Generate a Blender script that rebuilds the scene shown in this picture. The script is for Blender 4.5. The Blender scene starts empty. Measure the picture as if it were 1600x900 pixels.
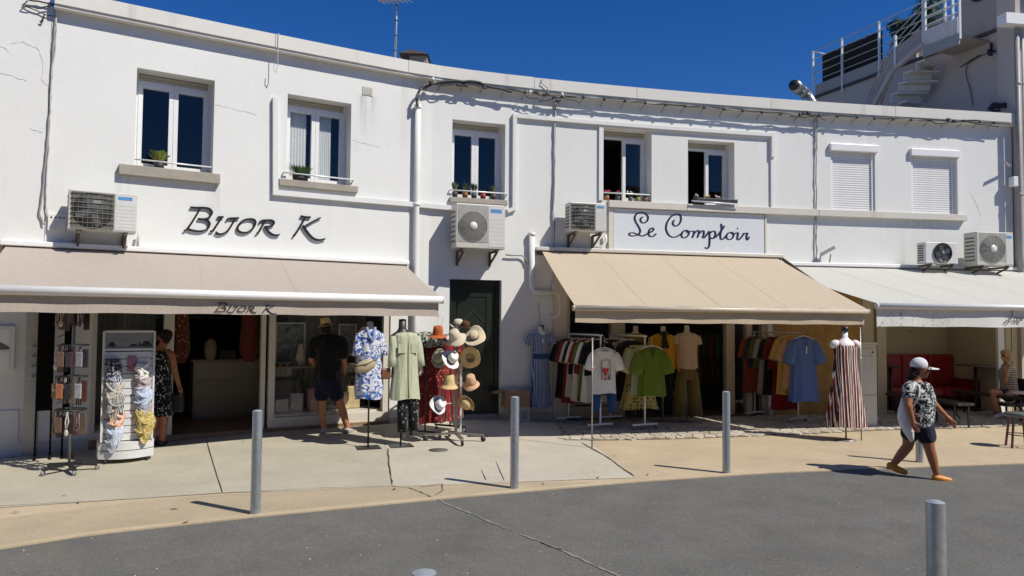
import bpy, bmesh, math, random
from mathutils import Vector, Matrix, Euler
R = math.radians
PI = math.pi
rnd = random.Random(7)
scene = bpy.context.scene
col = scene.collection

# ------------------------------------------------------------------ camera
F, PITCH, ROLL, CZ = 1155.0, R(2.35), R(0.5), 1.78
fw = Vector((0, math.cos(PITCH), math.sin(PITCH)))
up0 = Vector((0, -math.sin(PITCH), math.cos(PITCH)))
rt0 = Vector((1, 0, 0))
rt = rt0 * math.cos(ROLL) + up0 * math.sin(ROLL)
up = up0 * math.cos(ROLL) - rt0 * math.sin(ROLL)
CAM = Vector((0, 0, CZ))
cd = bpy.data.cameras.new('camera')
cd.sensor_width = 36.0
cd.lens = F / 1600 * 36.0
cd.clip_start, cd.clip_end = 0.05, 2000
cam = bpy.data.objects.new('camera', cd)
col.objects.link(cam)
m3 = Matrix((rt, up, -fw)).transposed()
cam.matrix_world = Matrix.Translation(CAM) @ m3.to_4x4()
scene.camera = cam

# ------------------------------------------------------------------ world, sun, exposure
SUN_EL = 48.5
sun_dir = Vector((0.875 * math.cos(R(SUN_EL)), -0.484 * math.cos(R(SUN_EL)), math.sin(R(SUN_EL)))).normalized()
world = bpy.data.worlds.new('World')
scene.world = world
world.use_nodes = True
nt = world.node_tree
bg = nt.nodes['Background']
sky = nt.nodes.new('ShaderNodeTexSky')
sky.sky_type = 'NISHITA'
sky.sun_disc = False
sky.sun_elevation = R(SUN_EL)
sky.sun_rotation = math.atan2(sun_dir.x, sun_dir.y)
sky.altitude = 900
sky.air_density = 0.9
sky.dust_density = 0.0
sky.ozone_density = 4.5
hs = nt.nodes.new('ShaderNodeHueSaturation')
hs.inputs['Hue'].default_value = 0.513
hs.inputs['Saturation'].default_value = 1.31
nt.links.new(sky.outputs[0], hs.inputs['Color'])
nt.links.new(hs.outputs[0], bg.inputs[0])
bg.inputs[1].default_value = 0.096
sd = bpy.data.lights.new('sun', 'SUN')
sd.energy = 4.8
sd.angle = R(0.5)
sd.color = (1.0, 0.945, 0.835)
so = bpy.data.objects.new('sun', sd)
col.objects.link(so)
so.rotation_euler = (-sun_dir).to_track_quat('-Z', 'Y').to_euler()
vs = scene.view_settings
vs.view_transform = 'Standard'
vs.look = 'None'
vs.gamma = 1
vs.exposure = 0.05
vs.use_curve_mapping = False
scene.cycles.max_bounces = 8
scene.cycles.transparent_max_bounces = 12

# ------------------------------------------------------------------ geometry of the place
FS = [(-12, .66), (-5, .63), (-2.2, .58), (-1.6, .52), (-1.2, .40), (-0.5, .335), (1, .27), (2.5, .24), (5, .2), (7, .17), (14, .145)]
def lerp1(tab, x):
    if x <= tab[0][0]: return tab[0][1]
    for (a, b), (c, d) in zip(tab, tab[1:]):
        if x <= c: return b + (d - b) * (x - a) / (c - a)
    return tab[-1][1]
FP = []                                   # facade plan: x, y, slope, arclength
x_, y_, s_ = -12.0, 0.0, 0.0
while x_ < 16.0:
    k = lerp1(FS, x_)
    FP.append([x_, y_, k, s_])
    y_ += lerp1(FS, x_ + .05) * .1
    s_ += math.hypot(.1, lerp1(FS, x_ + .05) * .1)
    x_ += .1
dy = 12.99 - lerp1([(p[0], p[1]) for p in FP], -1.6)
ds = lerp1([(p[0], p[3]) for p in FP], 0.0)
for p in FP:
    p[1] += dy
    p[3] -= ds
SX = [(p[3], p[0]) for p in FP]
XY = [(p[0], p[1]) for p in FP]
def W(s, z=0.0, o=0.0):
    """point on the street front: s metres along it, z up, o metres out towards the street"""
    x = lerp1(SX, s)
    y = lerp1(XY, x)
    k = lerp1(FS, x)
    n = math.hypot(k, 1)
    return Vector((x + k / n * o, y - o / n, z))
def wang(s):
    return math.atan(lerp1(FS, lerp1(SX, s)))   # direction of the front in plan
KERB = [(-9, 2.2), (-6, 4.65), (-4.17, 6.14), (-3.67, 6.55), (-2.44, 7.17), (-.66, 7.97), (1.54, 8.86), (3.25, 9.41), (5.07, 9.81), (7.02, 10.19), (12, 10.9), (16, 11.3)]
ZW = [(-8, -.16), (-6, -.11), (-4, -.03), (-1, -.03), (0.3, -.07), (1, -.12), (16, -.12)]   # pavement height at the wall
def zg(x, y):
    k = lerp1(KERB, x) if x > -9 else 2.2 + (x + 9) * .8
    w = lerp1(XY, x)
    if y < k: return -.15 - .05 * min(1, (k - y))
    v = min(1, (y - k) / (w - k))
    return -.14 + (lerp1(ZW, x) + .14) * v ** 3
def ray(px, py):
    return (fw + rt * ((px - 800) / F) + up * ((450 - py) / F))
def spot(px, py, dz=0.0):
    """ground point in sight at a photo pixel"""
    r = ray(px, py)
    z = -.05
    for _ in range(30):
        t = (z - CZ) / r.z
        z = zg(r.x * t, r.y * t) * .7 + z * .3
    return Vector((r.x * t, r.y * t, z + dz))
def at(px, py, Y):
    r = ray(px, py)
    return CAM + r * (Y / r.y)

# ------------------------------------------------------------------ object helpers
ORG = {}
def put(name, data, parent=None, loc=None):
    o = bpy.data.objects.new(name, data)
    col.objects.link(o)
    if parent: o.parent = parent
    if loc is not None: o.location = loc
    return o
def tag(o, label=None, cat=None, group=None, kind=None):
    if label: o['label'] = label
    if cat: o['category'] = cat
    if group: o['group'] = group
    if kind: o['kind'] = kind
    return o
def thing(name, label, cat, loc=(0, 0, 0), rz=0.0, group=None):
    o = put(name, None, None, loc)
    o.rotation_euler = (0, 0, rz)
    o.empty_display_size = .1
    ORG[o.name] = Vector(loc) if rz == 0 else Vector((0, 0, 0))
    return tag(o, label, cat, group)
def copy_tree(o, parent=None):
    c = o.copy()
    col.objects.link(c)
    if parent: c.parent = parent
    for ch in [q for q in bpy.data.objects if q.parent is o]:
        copy_tree(ch, c)
    return c

class MB:
    """collects shapes into one mesh"""
    def __init__(s):
        s.v, s.f, s.sm, s.mi, s.cur = [], [], [], [], 0
    def add(s, vs_, fs_, smooth=False):
        n = len(s.v)
        s.v += [Vector(q) for q in vs_]
        s.f += [[i + n for i in f] for f in fs_]
        s.sm += [smooth] * len(fs_)
        s.mi += [s.cur] * len(fs_)
        return s
    def hexa(s, p):                        # 8 points: bottom ring 0-3, top ring 4-7
        return s.add(p, [(3, 2, 1, 0), (4, 5, 6, 7), (0, 1, 5, 4), (1, 2, 6, 5), (2, 3, 7, 6), (3, 0, 4, 7)])
    def box(s, x0, x1, y0, y1, z0, z1, M=None):
        p = [Vector(q) for q in ((x0, y0, z0), (x1, y0, z0), (x1, y1, z0), (x0, y1, z0), (x0, y0, z1), (x1, y0, z1), (x1, y1, z1), (x0, y1, z1))]
        if M: p = [M @ q for q in p]
        return s.hexa(p)
    def fbox(s, s0, s1, z0, z1, o0, o1, step=.6):   # box following the street front, o0 inner, o1 outer
        n = max(1, int(abs(s1 - s0) / step))
        ss = [s0 + (s1 - s0) * i / n for i in range(n + 1)]
        vs_ = []
        for q in ss: vs_ += [W(q, z0, o1), W(q, z1, o1), W(q, z1, o0), W(q, z0, o0)]
        fs_ = [(3, 2, 1, 0), (4 * n, 4 * n + 1, 4 * n + 2, 4 * n + 3)]
        for i in range(n):
            a = 4 * i
            for j in range(4):
                k = (j + 1) % 4
                fs_.append((a + j, a + k, a + 4 + k, a + 4 + j))
        return s.add(vs_, fs_)
    def tube(s, pts, r, n=8, cap=True, smooth=True):
        pts = [Vector(p) for p in pts]
        rs = r if isinstance(r, (list, tuple)) else [r] * len(pts)
        vs_, fs_ = [], []
        t0 = (pts[1] - pts[0]).normalized()
        a = t0.orthogonal().normalized()
        for i, p in enumerate(pts):
            t = (pts[min(i + 1, len(pts) - 1)] - pts[max(i - 1, 0)])
            t = t.normalized() if t.length > 1e-9 else t0
            a = (a - t * a.dot(t))
            a = a.normalized() if a.length > 1e-6 else t.orthogonal().normalized()
            b = t.cross(a)
            for j in range(n):
                g = 2 * PI * j / n
                vs_.append(p + (a * math.cos(g) + b * math.sin(g)) * rs[i])
        for i in range(len(pts) - 1):
            for j in range(n):
                k = (j + 1) % n
                fs_.append((i * n + j, i * n + k, (i + 1) * n + k, (i + 1) * n + j))
        if cap:
            fs_.append(tuple(reversed(range(n))))
            fs_.append(tuple(range((len(pts) - 1) * n, len(pts) * n)))
        return s.add(vs_, fs_, smooth)
    def bar(s, a, b, w, h=None):           # square bar between two points
        a, b = Vector(a), Vector(b)
        h = h or w
        t = (b - a).normalized()
        x = t.cross(Vector((0, 0, 1)))
        x = x.normalized() if x.length > 1e-4 else Vector((1, 0, 0))
        y = x.cross(t)
        p = []
        for e in (a, b):
            for i, j in ((-1, -1), (1, -1), (1, 1), (-1, 1)):
                p.append(e + x * (i * w / 2) + y * (j * h / 2))
        return s.hexa(p)
    def lathe(s, prof, n=20, M=None, fx=1.0, fy=1.0, wob=None, cap=True):
        vs_, fs_ = [], []
        for i, (r, z) in enumerate(prof):
            for j in range(n):
                g = 2 * PI * j / n
                q = wob(i, g) if wob else (1, 0)
                v = Vector((r * q[0] * math.cos(g) * fx, r * q[0] * math.sin(g) * fy, z + q[1]))
                vs_.append(M @ v if M else v)
        for i in range(len(prof) - 1):
            for j in range(n):
                k = (j + 1) % n
                fs_.append((i * n + j, i * n + k, (i + 1) * n + k, (i + 1) * n + j))
        if cap:
            fs_.append(tuple(reversed(range(n))))
            fs_.append(tuple(range((len(prof) - 1) * n, len(prof) * n)))
        return s.add(vs_, fs_, True)
    def ell(s, c, r, M=None, n=14, m=9):
        if not isinstance(r, (tuple, list)): r = (r, r, r)
        vs_, fs_ = [], []
        for i in range(m + 1):
            th = PI * i / m
            for j in range(n):
                g = 2 * PI * j / n
                v = Vector((r[0] * math.sin(th) * math.cos(g), r[1] * math.sin(th) * math.sin(g), -r[2] * math.cos(th)))
                if M: v = M @ v
                vs_.append(Vector(c) + v)
        for i in range(m):
            for j in range(n):
                k = (j + 1) % n
                fs_.append((i * n + j, i * n + k, (i + 1) * n + k, (i + 1) * n + j))
        return s.add(vs_, fs_, True)
    def capsule(s, pts, rs, n=12):         # chain of rounded segments (overlaps are fused by a remesh)
        for p, r in zip(pts, rs): s.ell(p, r, n=n, m=8)
        for i in range(len(pts) - 1): s.tube([pts[i], pts[i + 1]], [rs[i], rs[i + 1]], n)
        return s
    def prism(s, poly, M, t):              # polygon in local xy extruded by t along local z
        n = len(poly)
        vs_ = [M @ Vector((x, y, 0)) for x, y in poly] + [M @ Vector((x, y, t)) for x, y in poly]
        return s.add(vs_, [tuple(reversed(range(n))), tuple(range(n, 2 * n))] + [(i, (i + 1) % n, n + (i + 1) % n, n + i) for i in range(n)])
    def mesh(s, name='mesh', org=None):
        me = bpy.data.meshes.new(name)
        o = org or Vector((0, 0, 0))
        me.from_pydata([tuple(q - o) for q in s.v], [], s.f)
        me.polygons.foreach_set('use_smooth', s.sm)
        me.polygons.foreach_set('material_index', s.mi)
        me.update()
        bm = bmesh.new()
        bm.from_mesh(me)
        bmesh.ops.remove_doubles(bm, verts=[v for v in bm.verts], dist=1e-5)
        bmesh.ops.recalc_face_normals(bm, faces=bm.faces)
        bm.to_mesh(me)
        bm.free()
        return me
    def build(s, name, mat, parent=None, local=False, loc=None, label=None, bevel=0):
        """one mesh object; under a parent the vertices are world points unless local"""
        org = None
        if parent and not local:
            q = parent
            while q.parent: q = q.parent
            org = ORG.get(q.name)
        elif loc is not None and not local:
            org = Vector(loc)
        o = put(name, s.mesh(name, org), parent, loc)
        for m in (mat if isinstance(mat, (list, tuple)) else [mat]): o.data.materials.append(m)
        if label: o['label'] = label
        if bevel:
            b = o.modifiers.new('bevel', 'BEVEL')
            b.width = bevel
            b.segments = 2
            b.limit_method = 'ANGLE'
        return o
def box_part(name, mat, parent, *a, local=True, bevel=0):
    return MB().box(*a).build(name, mat, parent, local=local, bevel=bevel)
def fuse(o, voxel, smooth=4):
    """melt the overlapping pieces of a mesh into one continuous skin"""
    r = o.modifiers.new('r', 'REMESH')
    r.mode = 'VOXEL'
    r.voxel_size = voxel
    r.use_smooth_shade = True
    sm = o.modifiers.new('s', 'SMOOTH')
    sm.factor = .5
    sm.iterations = smooth
    dg = bpy.context.evaluated_depsgraph_get()
    me = bpy.data.meshes.new_from_object(o.evaluated_get(dg))
    old = o.data
    mats = [m for m in old.materials]
    o.modifiers.clear()
    o.data = me
    if not me.materials:
        for m in mats: me.materials.append(m)
    bpy.data.meshes.remove(old)
    return o

# ------------------------------------------------------------------ materials
MC = {}
def rgb(h):
    """sRGB hex to linear"""
    c = [int(h[i:i + 2], 16) / 255 for i in (0, 2, 4)]
    return tuple(x / 12.92 if x < .04045 else ((x + .055) / 1.055) ** 2.4 for x in c)
class N:
    def __init__(s, name):
        s.m = bpy.data.materials.new(name)
        s.m.use_nodes = True
        s.t = s.m.node_tree
        s.b = s.t.nodes['Principled BSDF']
        s.co = None
    def n(s, typ, **kw):
        q = s.t.nodes.new('ShaderNode' + typ)
        for k, v in kw.items():
            if k[0] == '_': setattr(q, k[1:], v)
            else: q.inputs[k.replace('_', ' ')].default_value = v
        return q
    def l(s, a, b): s.t.links.new(a, b)
    def coord(s, scale=(1, 1, 1), rot=(0, 0, 0)):
        if s.co is None: s.co = s.n('TexCoord')
        mp = s.n('Mapping')
        mp.inputs['Scale'].default_value = scale
        mp.inputs['Rotation'].default_value = rot
        s.l(s.co.outputs['Object'], mp.inputs[0])
        return mp.outputs[0]
    def noise(s, scale, detail=4, rough=.55, stretch=(1, 1, 1), dist=0):
        q = s.n('TexNoise', Scale=scale, Detail=detail, Roughness=rough, Distortion=dist)
        s.l(s.coord(stretch), q.inputs['Vector'])
        return q.outputs[0]
    def ramp(s, fac, a, b, ca=(0, 0, 0), cb=(1, 1, 1), mode='LINEAR'):
        q = s.n('ValToRGB')
        e = q.color_ramp.elements
        q.color_ramp.interpolation = mode
        e[0].position, e[1].position = a, b
        e[0].color, e[1].color = (*ca, 1), (*cb, 1)
        s.l(fac, q.inputs[0])
        return q.outputs[0]
    def mix(s, fac, a, b, mode='MIX'):
        q = s.n('Mix', _data_type='RGBA', _blend_type=mode)
        if isinstance(fac, (int, float)): q.inputs[0].default_value = fac
        else: s.l(fac, q.inputs[0])
        for v, i in ((a, 6), (b, 7)):
            if isinstance(v, tuple): q.inputs[i].default_value = (*v[:3], 1)
            else: s.l(v, q.inputs[i])
        return q.outputs[2]
    def bump(s, h, strength, dist=.01):
        q = s.n('Bump', Strength=strength, Distance=dist)
        s.l(h, q.inputs['Height'])
        s.l(q.outputs[0], s.b.inputs['Normal'])
    def base(s, c):
        if isinstance(c, tuple): s.b.inputs['Base Color'].default_value = (*c[:3], 1)
        else: s.l(c, s.b.inputs['Base Color'])
    def p(s, **kw):
        for k, v in kw.items(): s.b.inputs[k.replace('_', ' ')].default_value = v
        return s
def M(name, c, rough=.6, var=.12, sc=12, metal=0.0, bump=0.0, bsc=60, spec=.5):
    """plain material: a colour with gentle mottling and fine relief"""
    key = (name, c)
    if key in MC: return MC[key]
    q = N(name)
    c = rgb(c) if isinstance(c, str) else c
    d = tuple(max(0, x * (1 - var)) for x in c)
    u = tuple(min(1, x * (1 + var * .6)) for x in c)
    q.base(q.mix(q.ramp(q.noise(sc), .3, .7), d, u))
    q.p(Roughness=rough, Metallic=metal, Specular_IOR_Level=spec)
    if bump: q.bump(q.noise(bsc, 6), bump, .01)
    MC[key] = q.m
    return q.m
def cloth(name, c, c2=None, pat=None, sc=30, thr=.5, trans=.0, c3=None, wid=.5):
    """fabric: plain, 'stripe' (along local x), 'flower', 'dots', 'check'"""
    key = (name, c, c2, pat)
    if key in MC: return MC[key]
    q = N(name)
    c = rgb(c) if isinstance(c, str) else c
    c2 = rgb(c2) if isinstance(c2, str) else c2
    c3 = rgb(c3) if isinstance(c3, str) else c3
    basec = q.mix(q.ramp(q.noise(25), .3, .7), tuple(x * .86 for x in c), c)
    if pat == 'stripe':
        w = q.n('TexWave', _wave_type='BANDS', _bands_direction='X', Scale=sc, Distortion=.25, Detail=1)
        q.l(q.coord(), w.inputs['Vector'])
        basec = q.mix(q.ramp(w.outputs[1], thr - .04, thr + .04), basec, c2)
        if c3:
            w2 = q.n('TexWave', _wave_type='BANDS', _bands_direction='X', Scale=sc * .57, Distortion=.3, Detail=1)
            q.l(q.coord(), w2.inputs['Vector'])
            basec = q.mix(q.ramp(w2.outputs[1], .6, .66), basec, c3)
    elif pat in ('flower', 'dots'):
        v = q.n('TexVoronoi', Scale=sc, Randomness=1.0 if pat == 'flower' else .35)
        if pat == 'flower':
            nz = q.n('TexNoise', Scale=sc * 1.2, Detail=2)
            q.l(q.coord(), nz.inputs['Vector'])
            ad = q.n('VectorMath', _operation='MULTIPLY_ADD')
            ad.inputs[1].default_value = (.05, .05, .05)
            q.l(nz.outputs[1], ad.inputs[0])
            q.l(q.coord(), ad.inputs[2])
            q.l(ad.outputs[0], v.inputs['Vector'])
        else: q.l(q.coord(), v.inputs['Vector'])
        basec = q.mix(q.ramp(v.outputs['Distance'], thr - .05, thr + .05), c2, basec)
        if c3: basec = q.mix(q.ramp(q.noise(sc * .4, 2), .55, .6), basec, c3)
    elif pat == 'paint':
        n1 = q.noise(sc, 3, .6, dist=2.5)
        basec = q.mix(q.ramp(n1, thr - .03, thr + .03), basec, c2)
        if c3: basec = q.mix(q.ramp(q.noise(sc * .6, 3, .6, dist=2), .56, .61), basec, c3)
    q.base(basec)
    q.p(Roughness=.85, Specular_IOR_Level=.2, Sheen_Weight=.15)
    ad2 = q.n('Math', _operation='MULTIPLY_ADD')
    ad2.inputs[1].default_value = .12
    q.l(q.noise(140, 3), ad2.inputs[0])
    q.l(q.noise(11, 3, .5, stretch=(1.4, 1.4, .16), dist=.6), ad2.inputs[2])
    q.bump(ad2.outputs[0], .0 if trans else .9, .035)
    if trans:
        tr = q.n('BsdfTranslucent')
        q.l(basec, tr.inputs[0]) if not isinstance(basec, tuple) else None
        ms = q.n('MixShader')
        ms.inputs[0].default_value = trans
        q.l(q.b.outputs[0], ms.inputs[1])
        q.l(tr.outputs[0], ms.inputs[2])
        q.l(ms.outputs[0], q.t.nodes['Material Output'].inputs[0])
    MC[key] = q.m
    return q.m
def glass(name='window_glass', ior=1.7, tint=(1, 1, 1)):
    key = (name, ior)
    if key in MC: return MC[key]
    q = N(name)
    t = q.n('BsdfTransparent')
    t.inputs[0].default_value = (*tint, 1)
    g = q.n('BsdfGlossy')
    g.inputs['Roughness'].default_value = .01
    fr = q.n('Fresnel', IOR=ior)
    bp = q.n('Bump', Strength=.02, Distance=.02)
    q.l(q.noise(1.2, 1), bp.inputs['Height'])
    q.l(bp.outputs[0], g.inputs['Normal'])
    ge = q.n('NewGeometry')
    inv = q.n('Math', _operation='SUBTRACT')
    inv.inputs[0].default_value = 1.0
    q.l(ge.outputs['Backfacing'], inv.inputs[1])
    mu = q.n('Math', _operation='MULTIPLY')
    q.l(fr.outputs[0], mu.inputs[0])
    q.l(inv.outputs[0], mu.inputs[1])
    ms = q.n('MixShader')
    q.l(mu.outputs[0], ms.inputs[0])
    q.l(t.outputs[0], ms.inputs[1])
    q.l(g.outputs[0], ms.inputs[2])
    q.l(ms.outputs[0], q.t.nodes['Material Output'].inputs[0])
    MC[key] = q.m
    return q.m
def plaster(name, c, dirt=.35, runs=()):
    q = N(name)
    c = rgb(c) if isinstance(c, str) else c
    a = q.mix(q.ramp(q.noise(.9, 6, .6), .35, .7), tuple(x * .95 for x in c), c)
    a = q.mix(q.ramp(q.noise(14, 4), .3, .75), tuple(x * .96 for x in c), a, 'MIX') if False else a
    # rain streaks and grey grime
    st = q.ramp(q.noise(3.0, 5, .6, stretch=(1.6, 1.6, .10)), .56, .82)
    pa = q.ramp(q.noise(.55, 3, .5), .45, .65)
    f = q.mix(1.0, st, pa, 'MULTIPLY')
    f2 = q.mix(1.0, f, (dirt, dirt, dirt), 'MULTIPLY')
    a = q.mix(f2, a, (.36, .34, .30))
    # grey runs below fixings: (x, top z, half width, length, strength)
    if runs:
        sx = q.n('SeparateXYZ')
        q.l(q.coord(), sx.inputs[0])
        stk = q.ramp(q.noise(9, 4, .6, stretch=(1.5, 1.5, .08)), .40, .68)
    for x0, z0, w, L, k in runs:
        d = q.n('Math', _operation='SUBTRACT')
        q.l(sx.outputs[0], d.inputs[0])
        d.inputs[1].default_value = x0
        ab = q.n('Math', _operation='ABSOLUTE')
        q.l(d.outputs[0], ab.inputs[0])
        mx = q.n('MapRange')
        q.l(ab.outputs[0], mx.inputs[0])
        mx.inputs[1].default_value, mx.inputs[2].default_value, mx.inputs[3].default_value, mx.inputs[4].default_value = w * .4, w, k, 0
        mz = q.n('MapRange')
        q.l(sx.outputs[2], mz.inputs[0])
        mz.inputs[1].default_value, mz.inputs[2].default_value, mz.inputs[3].default_value, mz.inputs[4].default_value = z0 - L, z0 - .02, 0, 1
        cut = q.n('Math', _operation='LESS_THAN')
        q.l(sx.outputs[2], cut.inputs[0])
        cut.inputs[1].default_value = z0
        m1 = q.n('Math', _operation='MULTIPLY')
        q.l(mx.outputs[0], m1.inputs[0]); q.l(mz.outputs[0], m1.inputs[1])
        m2 = q.n('Math', _operation='MULTIPLY')
        q.l(m1.outputs[0], m2.inputs[0]); q.l(cut.outputs[0], m2.inputs[1])
        a = q.mix(q.mix(1.0, m2.outputs[0], stk, 'MULTIPLY'), a, (.30, .29, .27))
    # scuffs near the ground and hairline flecks
    fl = q.ramp(q.noise(38, 2, .5), .70, .76)
    a = q.mix(q.mix(1.0, fl, (.18, .18, .18), 'MULTIPLY'), a, (.45, .43, .40))
    q.base(a)
    q.p(Roughness=.9, Specular_IOR_Level=.25)
    nb = q.n('Math', _operation='ADD')
    q.l(q.noise(75, 5, .6), nb.inputs[0])
    q.l(q.noise(6, 4, .6), nb.inputs[1])
    q.bump(nb.outputs[0], .35, .008)
    return q.m
# ------------------------------------------------------------------ ground, road, pavement
def mottled(name, c, c2, sc=1.2, fine=90, fleck=.12, rough=.9, bump=.4, fleckc=(.75, .72, .66), grain=.25, warm=False):
    q = N(name)
    c = rgb(c) if isinstance(c, str) else c
    c2 = rgb(c2) if isinstance(c2, str) else c2
    a = q.mix(q.ramp(q.noise(sc, 6, .6), .3, .72), c2, c)
    a = q.mix(q.mix(1.0, q.ramp(q.noise(fine, 3, .7), .35, .7), (grain, grain, grain), 'MULTIPLY'), a, tuple(x * .45 for x in c))
    # blotches a hand wide and wide worn stains
    a = q.mix(q.mix(1.0, q.ramp(q.noise(9, 4, .65, dist=.5), .50, .74), (.34, .34, .34), 'MULTIPLY'), a, tuple(x * .66 for x in c))
    a = q.mix(q.mix(1.0, q.ramp(q.noise(24, 3, .6), .56, .72), (.30, .30, .30), 'MULTIPLY'), a, tuple(min(1, x * 1.35) for x in c))
    if warm: a = q.mix(q.mix(1.0, q.ramp(q.noise(1.1, 4, .6, dist=1), .50, .70), (.45, .45, .45), 'MULTIPLY'), a, (.19, .155, .12))
    a = q.mix(q.mix(1.0, q.ramp(q.noise(.5, 5, .65, dist=.8), .52, .75), (.3, .3, .3), 'MULTIPLY'), a, tuple(x * .62 for x in c))
    v = q.n('TexVoronoi', Scale=fine * .45)
    q.l(q.coord(), v.inputs['Vector'])
    a = q.mix(q.mix(1.0, q.ramp(v.outputs['Distance'], .10, .16, (1, 1, 1), (0, 0, 0)), (fleck, fleck, fleck), 'MULTIPLY'), a, fleckc)
    q.base(a)
    q.p(Roughness=rough, Specular_IOR_Level=.3)
    q.bump(q.noise(fine, 5, .65), bump, .012)
    return q.m
m_asphalt = mottled('asphalt', (.175, .172, .160), (.125, .123, .115), 1.6, 44, .32, bump=.8, fleckc=(.40, .38, .33), grain=.65, warm=True)
m_sand = mottled('sandy_concrete', (.56, .455, .31), (.45, .365, .245), 1.3, 120, .15, grain=.3)
m_concrete = mottled('pale_concrete', (.50, .46, .36), (.41, .375, .295), 1.6, 120, .10, grain=.28)
m_concrete2 = mottled('paler_concrete', (.56, .51, .42), (.47, .43, .35), 1.6, 120, .10, grain=.26)
m_ground = mottled('far_ground', (.12, .11, .10), (.08, .075, .07), .4, 40, .1)

def sheet(name, mat, xs, ys_of, dz, kind='structure'):
    b = MB()
    cols = [[Vector((x, y, zg(x, y) + dz)) for y in ys_of(x)] for x in xs]
    m = len(cols[0])
    vs_ = [p for c in cols for p in c]
    b.add(vs_, [(i * m + j, (i + 1) * m + j, (i + 1) * m + j + 1, i * m + j + 1) for i in range(len(cols) - 1) for j in range(m - 1)])
    return tag(b.build(name, mat), kind=kind)
def kerb_y(x):
    if x < -9: return 2.2 + (x + 9) * .8
    if x > 16: return 11.3 + (x - 16) * .1
    return lerp1(KERB, x)
def wall_y(x):
    if x < -11.9: return XY[0][1] + (x + 12) * .66
    return lerp1(XY, x) if x < 15.9 else XY[-1][1] + (x - 15.9) * .145
b = MB().add([(-500, -300, -.32), (500, -300, -.32), (500, 700, -.32), (-500, 700, -.32)], [(0, 1, 2, 3)])
tag(b.build('ground', m_ground), kind='structure')
xs = [-30, -20, -14, -11] + [-9 + .35 * i for i in range(64)] + [14, 17, 22, 30]
sheet('road', m_asphalt, xs, lambda x: [kerb_y(x) - d for d in (6.2, 5, 3.5, 2, 1, .6, .3, .12, .0001)], 0)
sheet('pavement', m_sand, xs, lambda x: [kerb_y(x) + (wall_y(x) + .3 - kerb_y(x)) * t for t in (.0002, .05, .1, .2, .35, .5, .65, .8, .92, 1)], 0)
# rounded stone-coloured kerb edge, a small step above the asphalt
sheet('near_pavement', m_concrete, xs, lambda x: [kerb_y(x) - 9, kerb_y(x) - 7.5, kerb_y(x) - 6.1], .12)
b = MB()
for x0, x1 in zip(xs, xs[1:]):
    a0, a1 = Vector((x0, kerb_y(x0), 0)), Vector((x1, kerb_y(x1), 0))
    p = [a0 + Vector((0, -.0, -.30)), a1 + Vector((0, -.0, -.30)), a1 + Vector((0, .09, -.30)), a0 + Vector((0, .09, -.30)),
         a0 + Vector((0, .0, -.136)), a1 + Vector((0, .0, -.136)), a1 + Vector((0, .09, -.131)), a0 + Vector((0, .09, -.131))]
    b.hexa(p)
tag(b.build('kerb', m_sand), kind='structure')
m_strip = mottled('kerb_strip', (.485, .405, .28), (.39, .325, .22), 1.1, 110, .12, grain=.35)
def quad_sheet(name, mat, px4, n, m, dz, wavy=0):
    c = [spot(*q) for q in px4]
    b = MB()
    vs_ = []
    for i in range(n + 1):
        for j in range(m + 1):
            u, v = i / n, j / m
            p = (c[0] * (1 - u) + c[1] * u) * (1 - v) + (c[3] * (1 - u) + c[2] * u) * v
            vs_.append(Vector((p.x, p.y, zg(p.x, p.y) + dz)))
    b.add(vs_, [(i * (m + 1) + j, (i + 1) * (m + 1) + j, (i + 1) * (m + 1) + j + 1, i * (m + 1) + j + 1) for i in range(n) for j in range(m)])
    return tag(b.build(name, mat), kind='structure')
sheet('kerb_strip', m_strip, [-9 + .4 * i for i in range(27)], lambda x: [kerb_y(x) + (.02 + (1.25 - .12 * (x + 4)) * t) * min(1, max(.02, (1.6 - x) / 2.5)) for t in (0, .3, .6, 1)], .003)
quad_sheet('concrete_slab', m_concrete, [(-140, 724), (318, 678), (346.5, 771), (-140, 803)], 24, 8, .005)
quad_sheet('concrete_slab', m_concrete, [(320, 678), (595, 658), (612, 760.5), (348.5, 771)], 16, 8, .005)
quad_sheet('concrete_slab', m_concrete2, [(597, 658), (862, 641), (992, 747), (614, 760.5)], 16, 8, .005)
# cracks and pale seam in the road
def ribbon(name, mat, pxs, w, dz, jit=.3, kind='structure', sub=6):
    pts = []
    for (a, b_) in zip(pxs, pxs[1:]):
        for i in range(sub):
            t = i / sub
            pts.append(spot(a[0] + (b_[0] - a[0]) * t, a[1] + (b_[1] - a[1]) * t))
    pts.append(spot(*pxs[-1]))
    vs_, fs_ = [], []
    for i, p in enumerate(pts):
        t = (pts[min(i + 1, len(pts) - 1)] - pts[max(0, i - 1)])
        n = Vector((-t.y, t.x, 0)).normalized()
        p = p + n * rnd.uniform(-.4, .4) * w * jit * 2
        ww = w * rnd.uniform(1 - jit, 1 + jit) * (.3 if i in (0, len(pts) - 1) else 1)
        for sg in (-.5, .5):
            q = p + n * sg * ww
            vs_.append(Vector((q.x, q.y, zg(q.x, q.y) + dz)))
    for i in range(len(pts) - 1): fs_.append((2 * i, 2 * i + 2, 2 * i + 3, 2 * i + 1))
    return tag(MB().add(vs_, fs_).build(name, mat), kind=kind)
m_seam = mottled('seam', (.34, .33, .30), (.20, .195, .185), 9, 90, .1, grain=.3)
m_crack = M('crack_dark', (.05, .045, .04), .95)
ribbon('road_seam', m_seam, [(678, 779), (735, 803), (795, 828)], .022, .006, .6, sub=9)
ribbon('road_seam', m_seam, [(812, 835), (860, 853), (905, 873), (985, 908)], .02, .006, .6, sub=9)
ribbon('road_crack', m_crack, [(845, 848), (866, 857), (888, 863)], .009, .010, .6)
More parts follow.
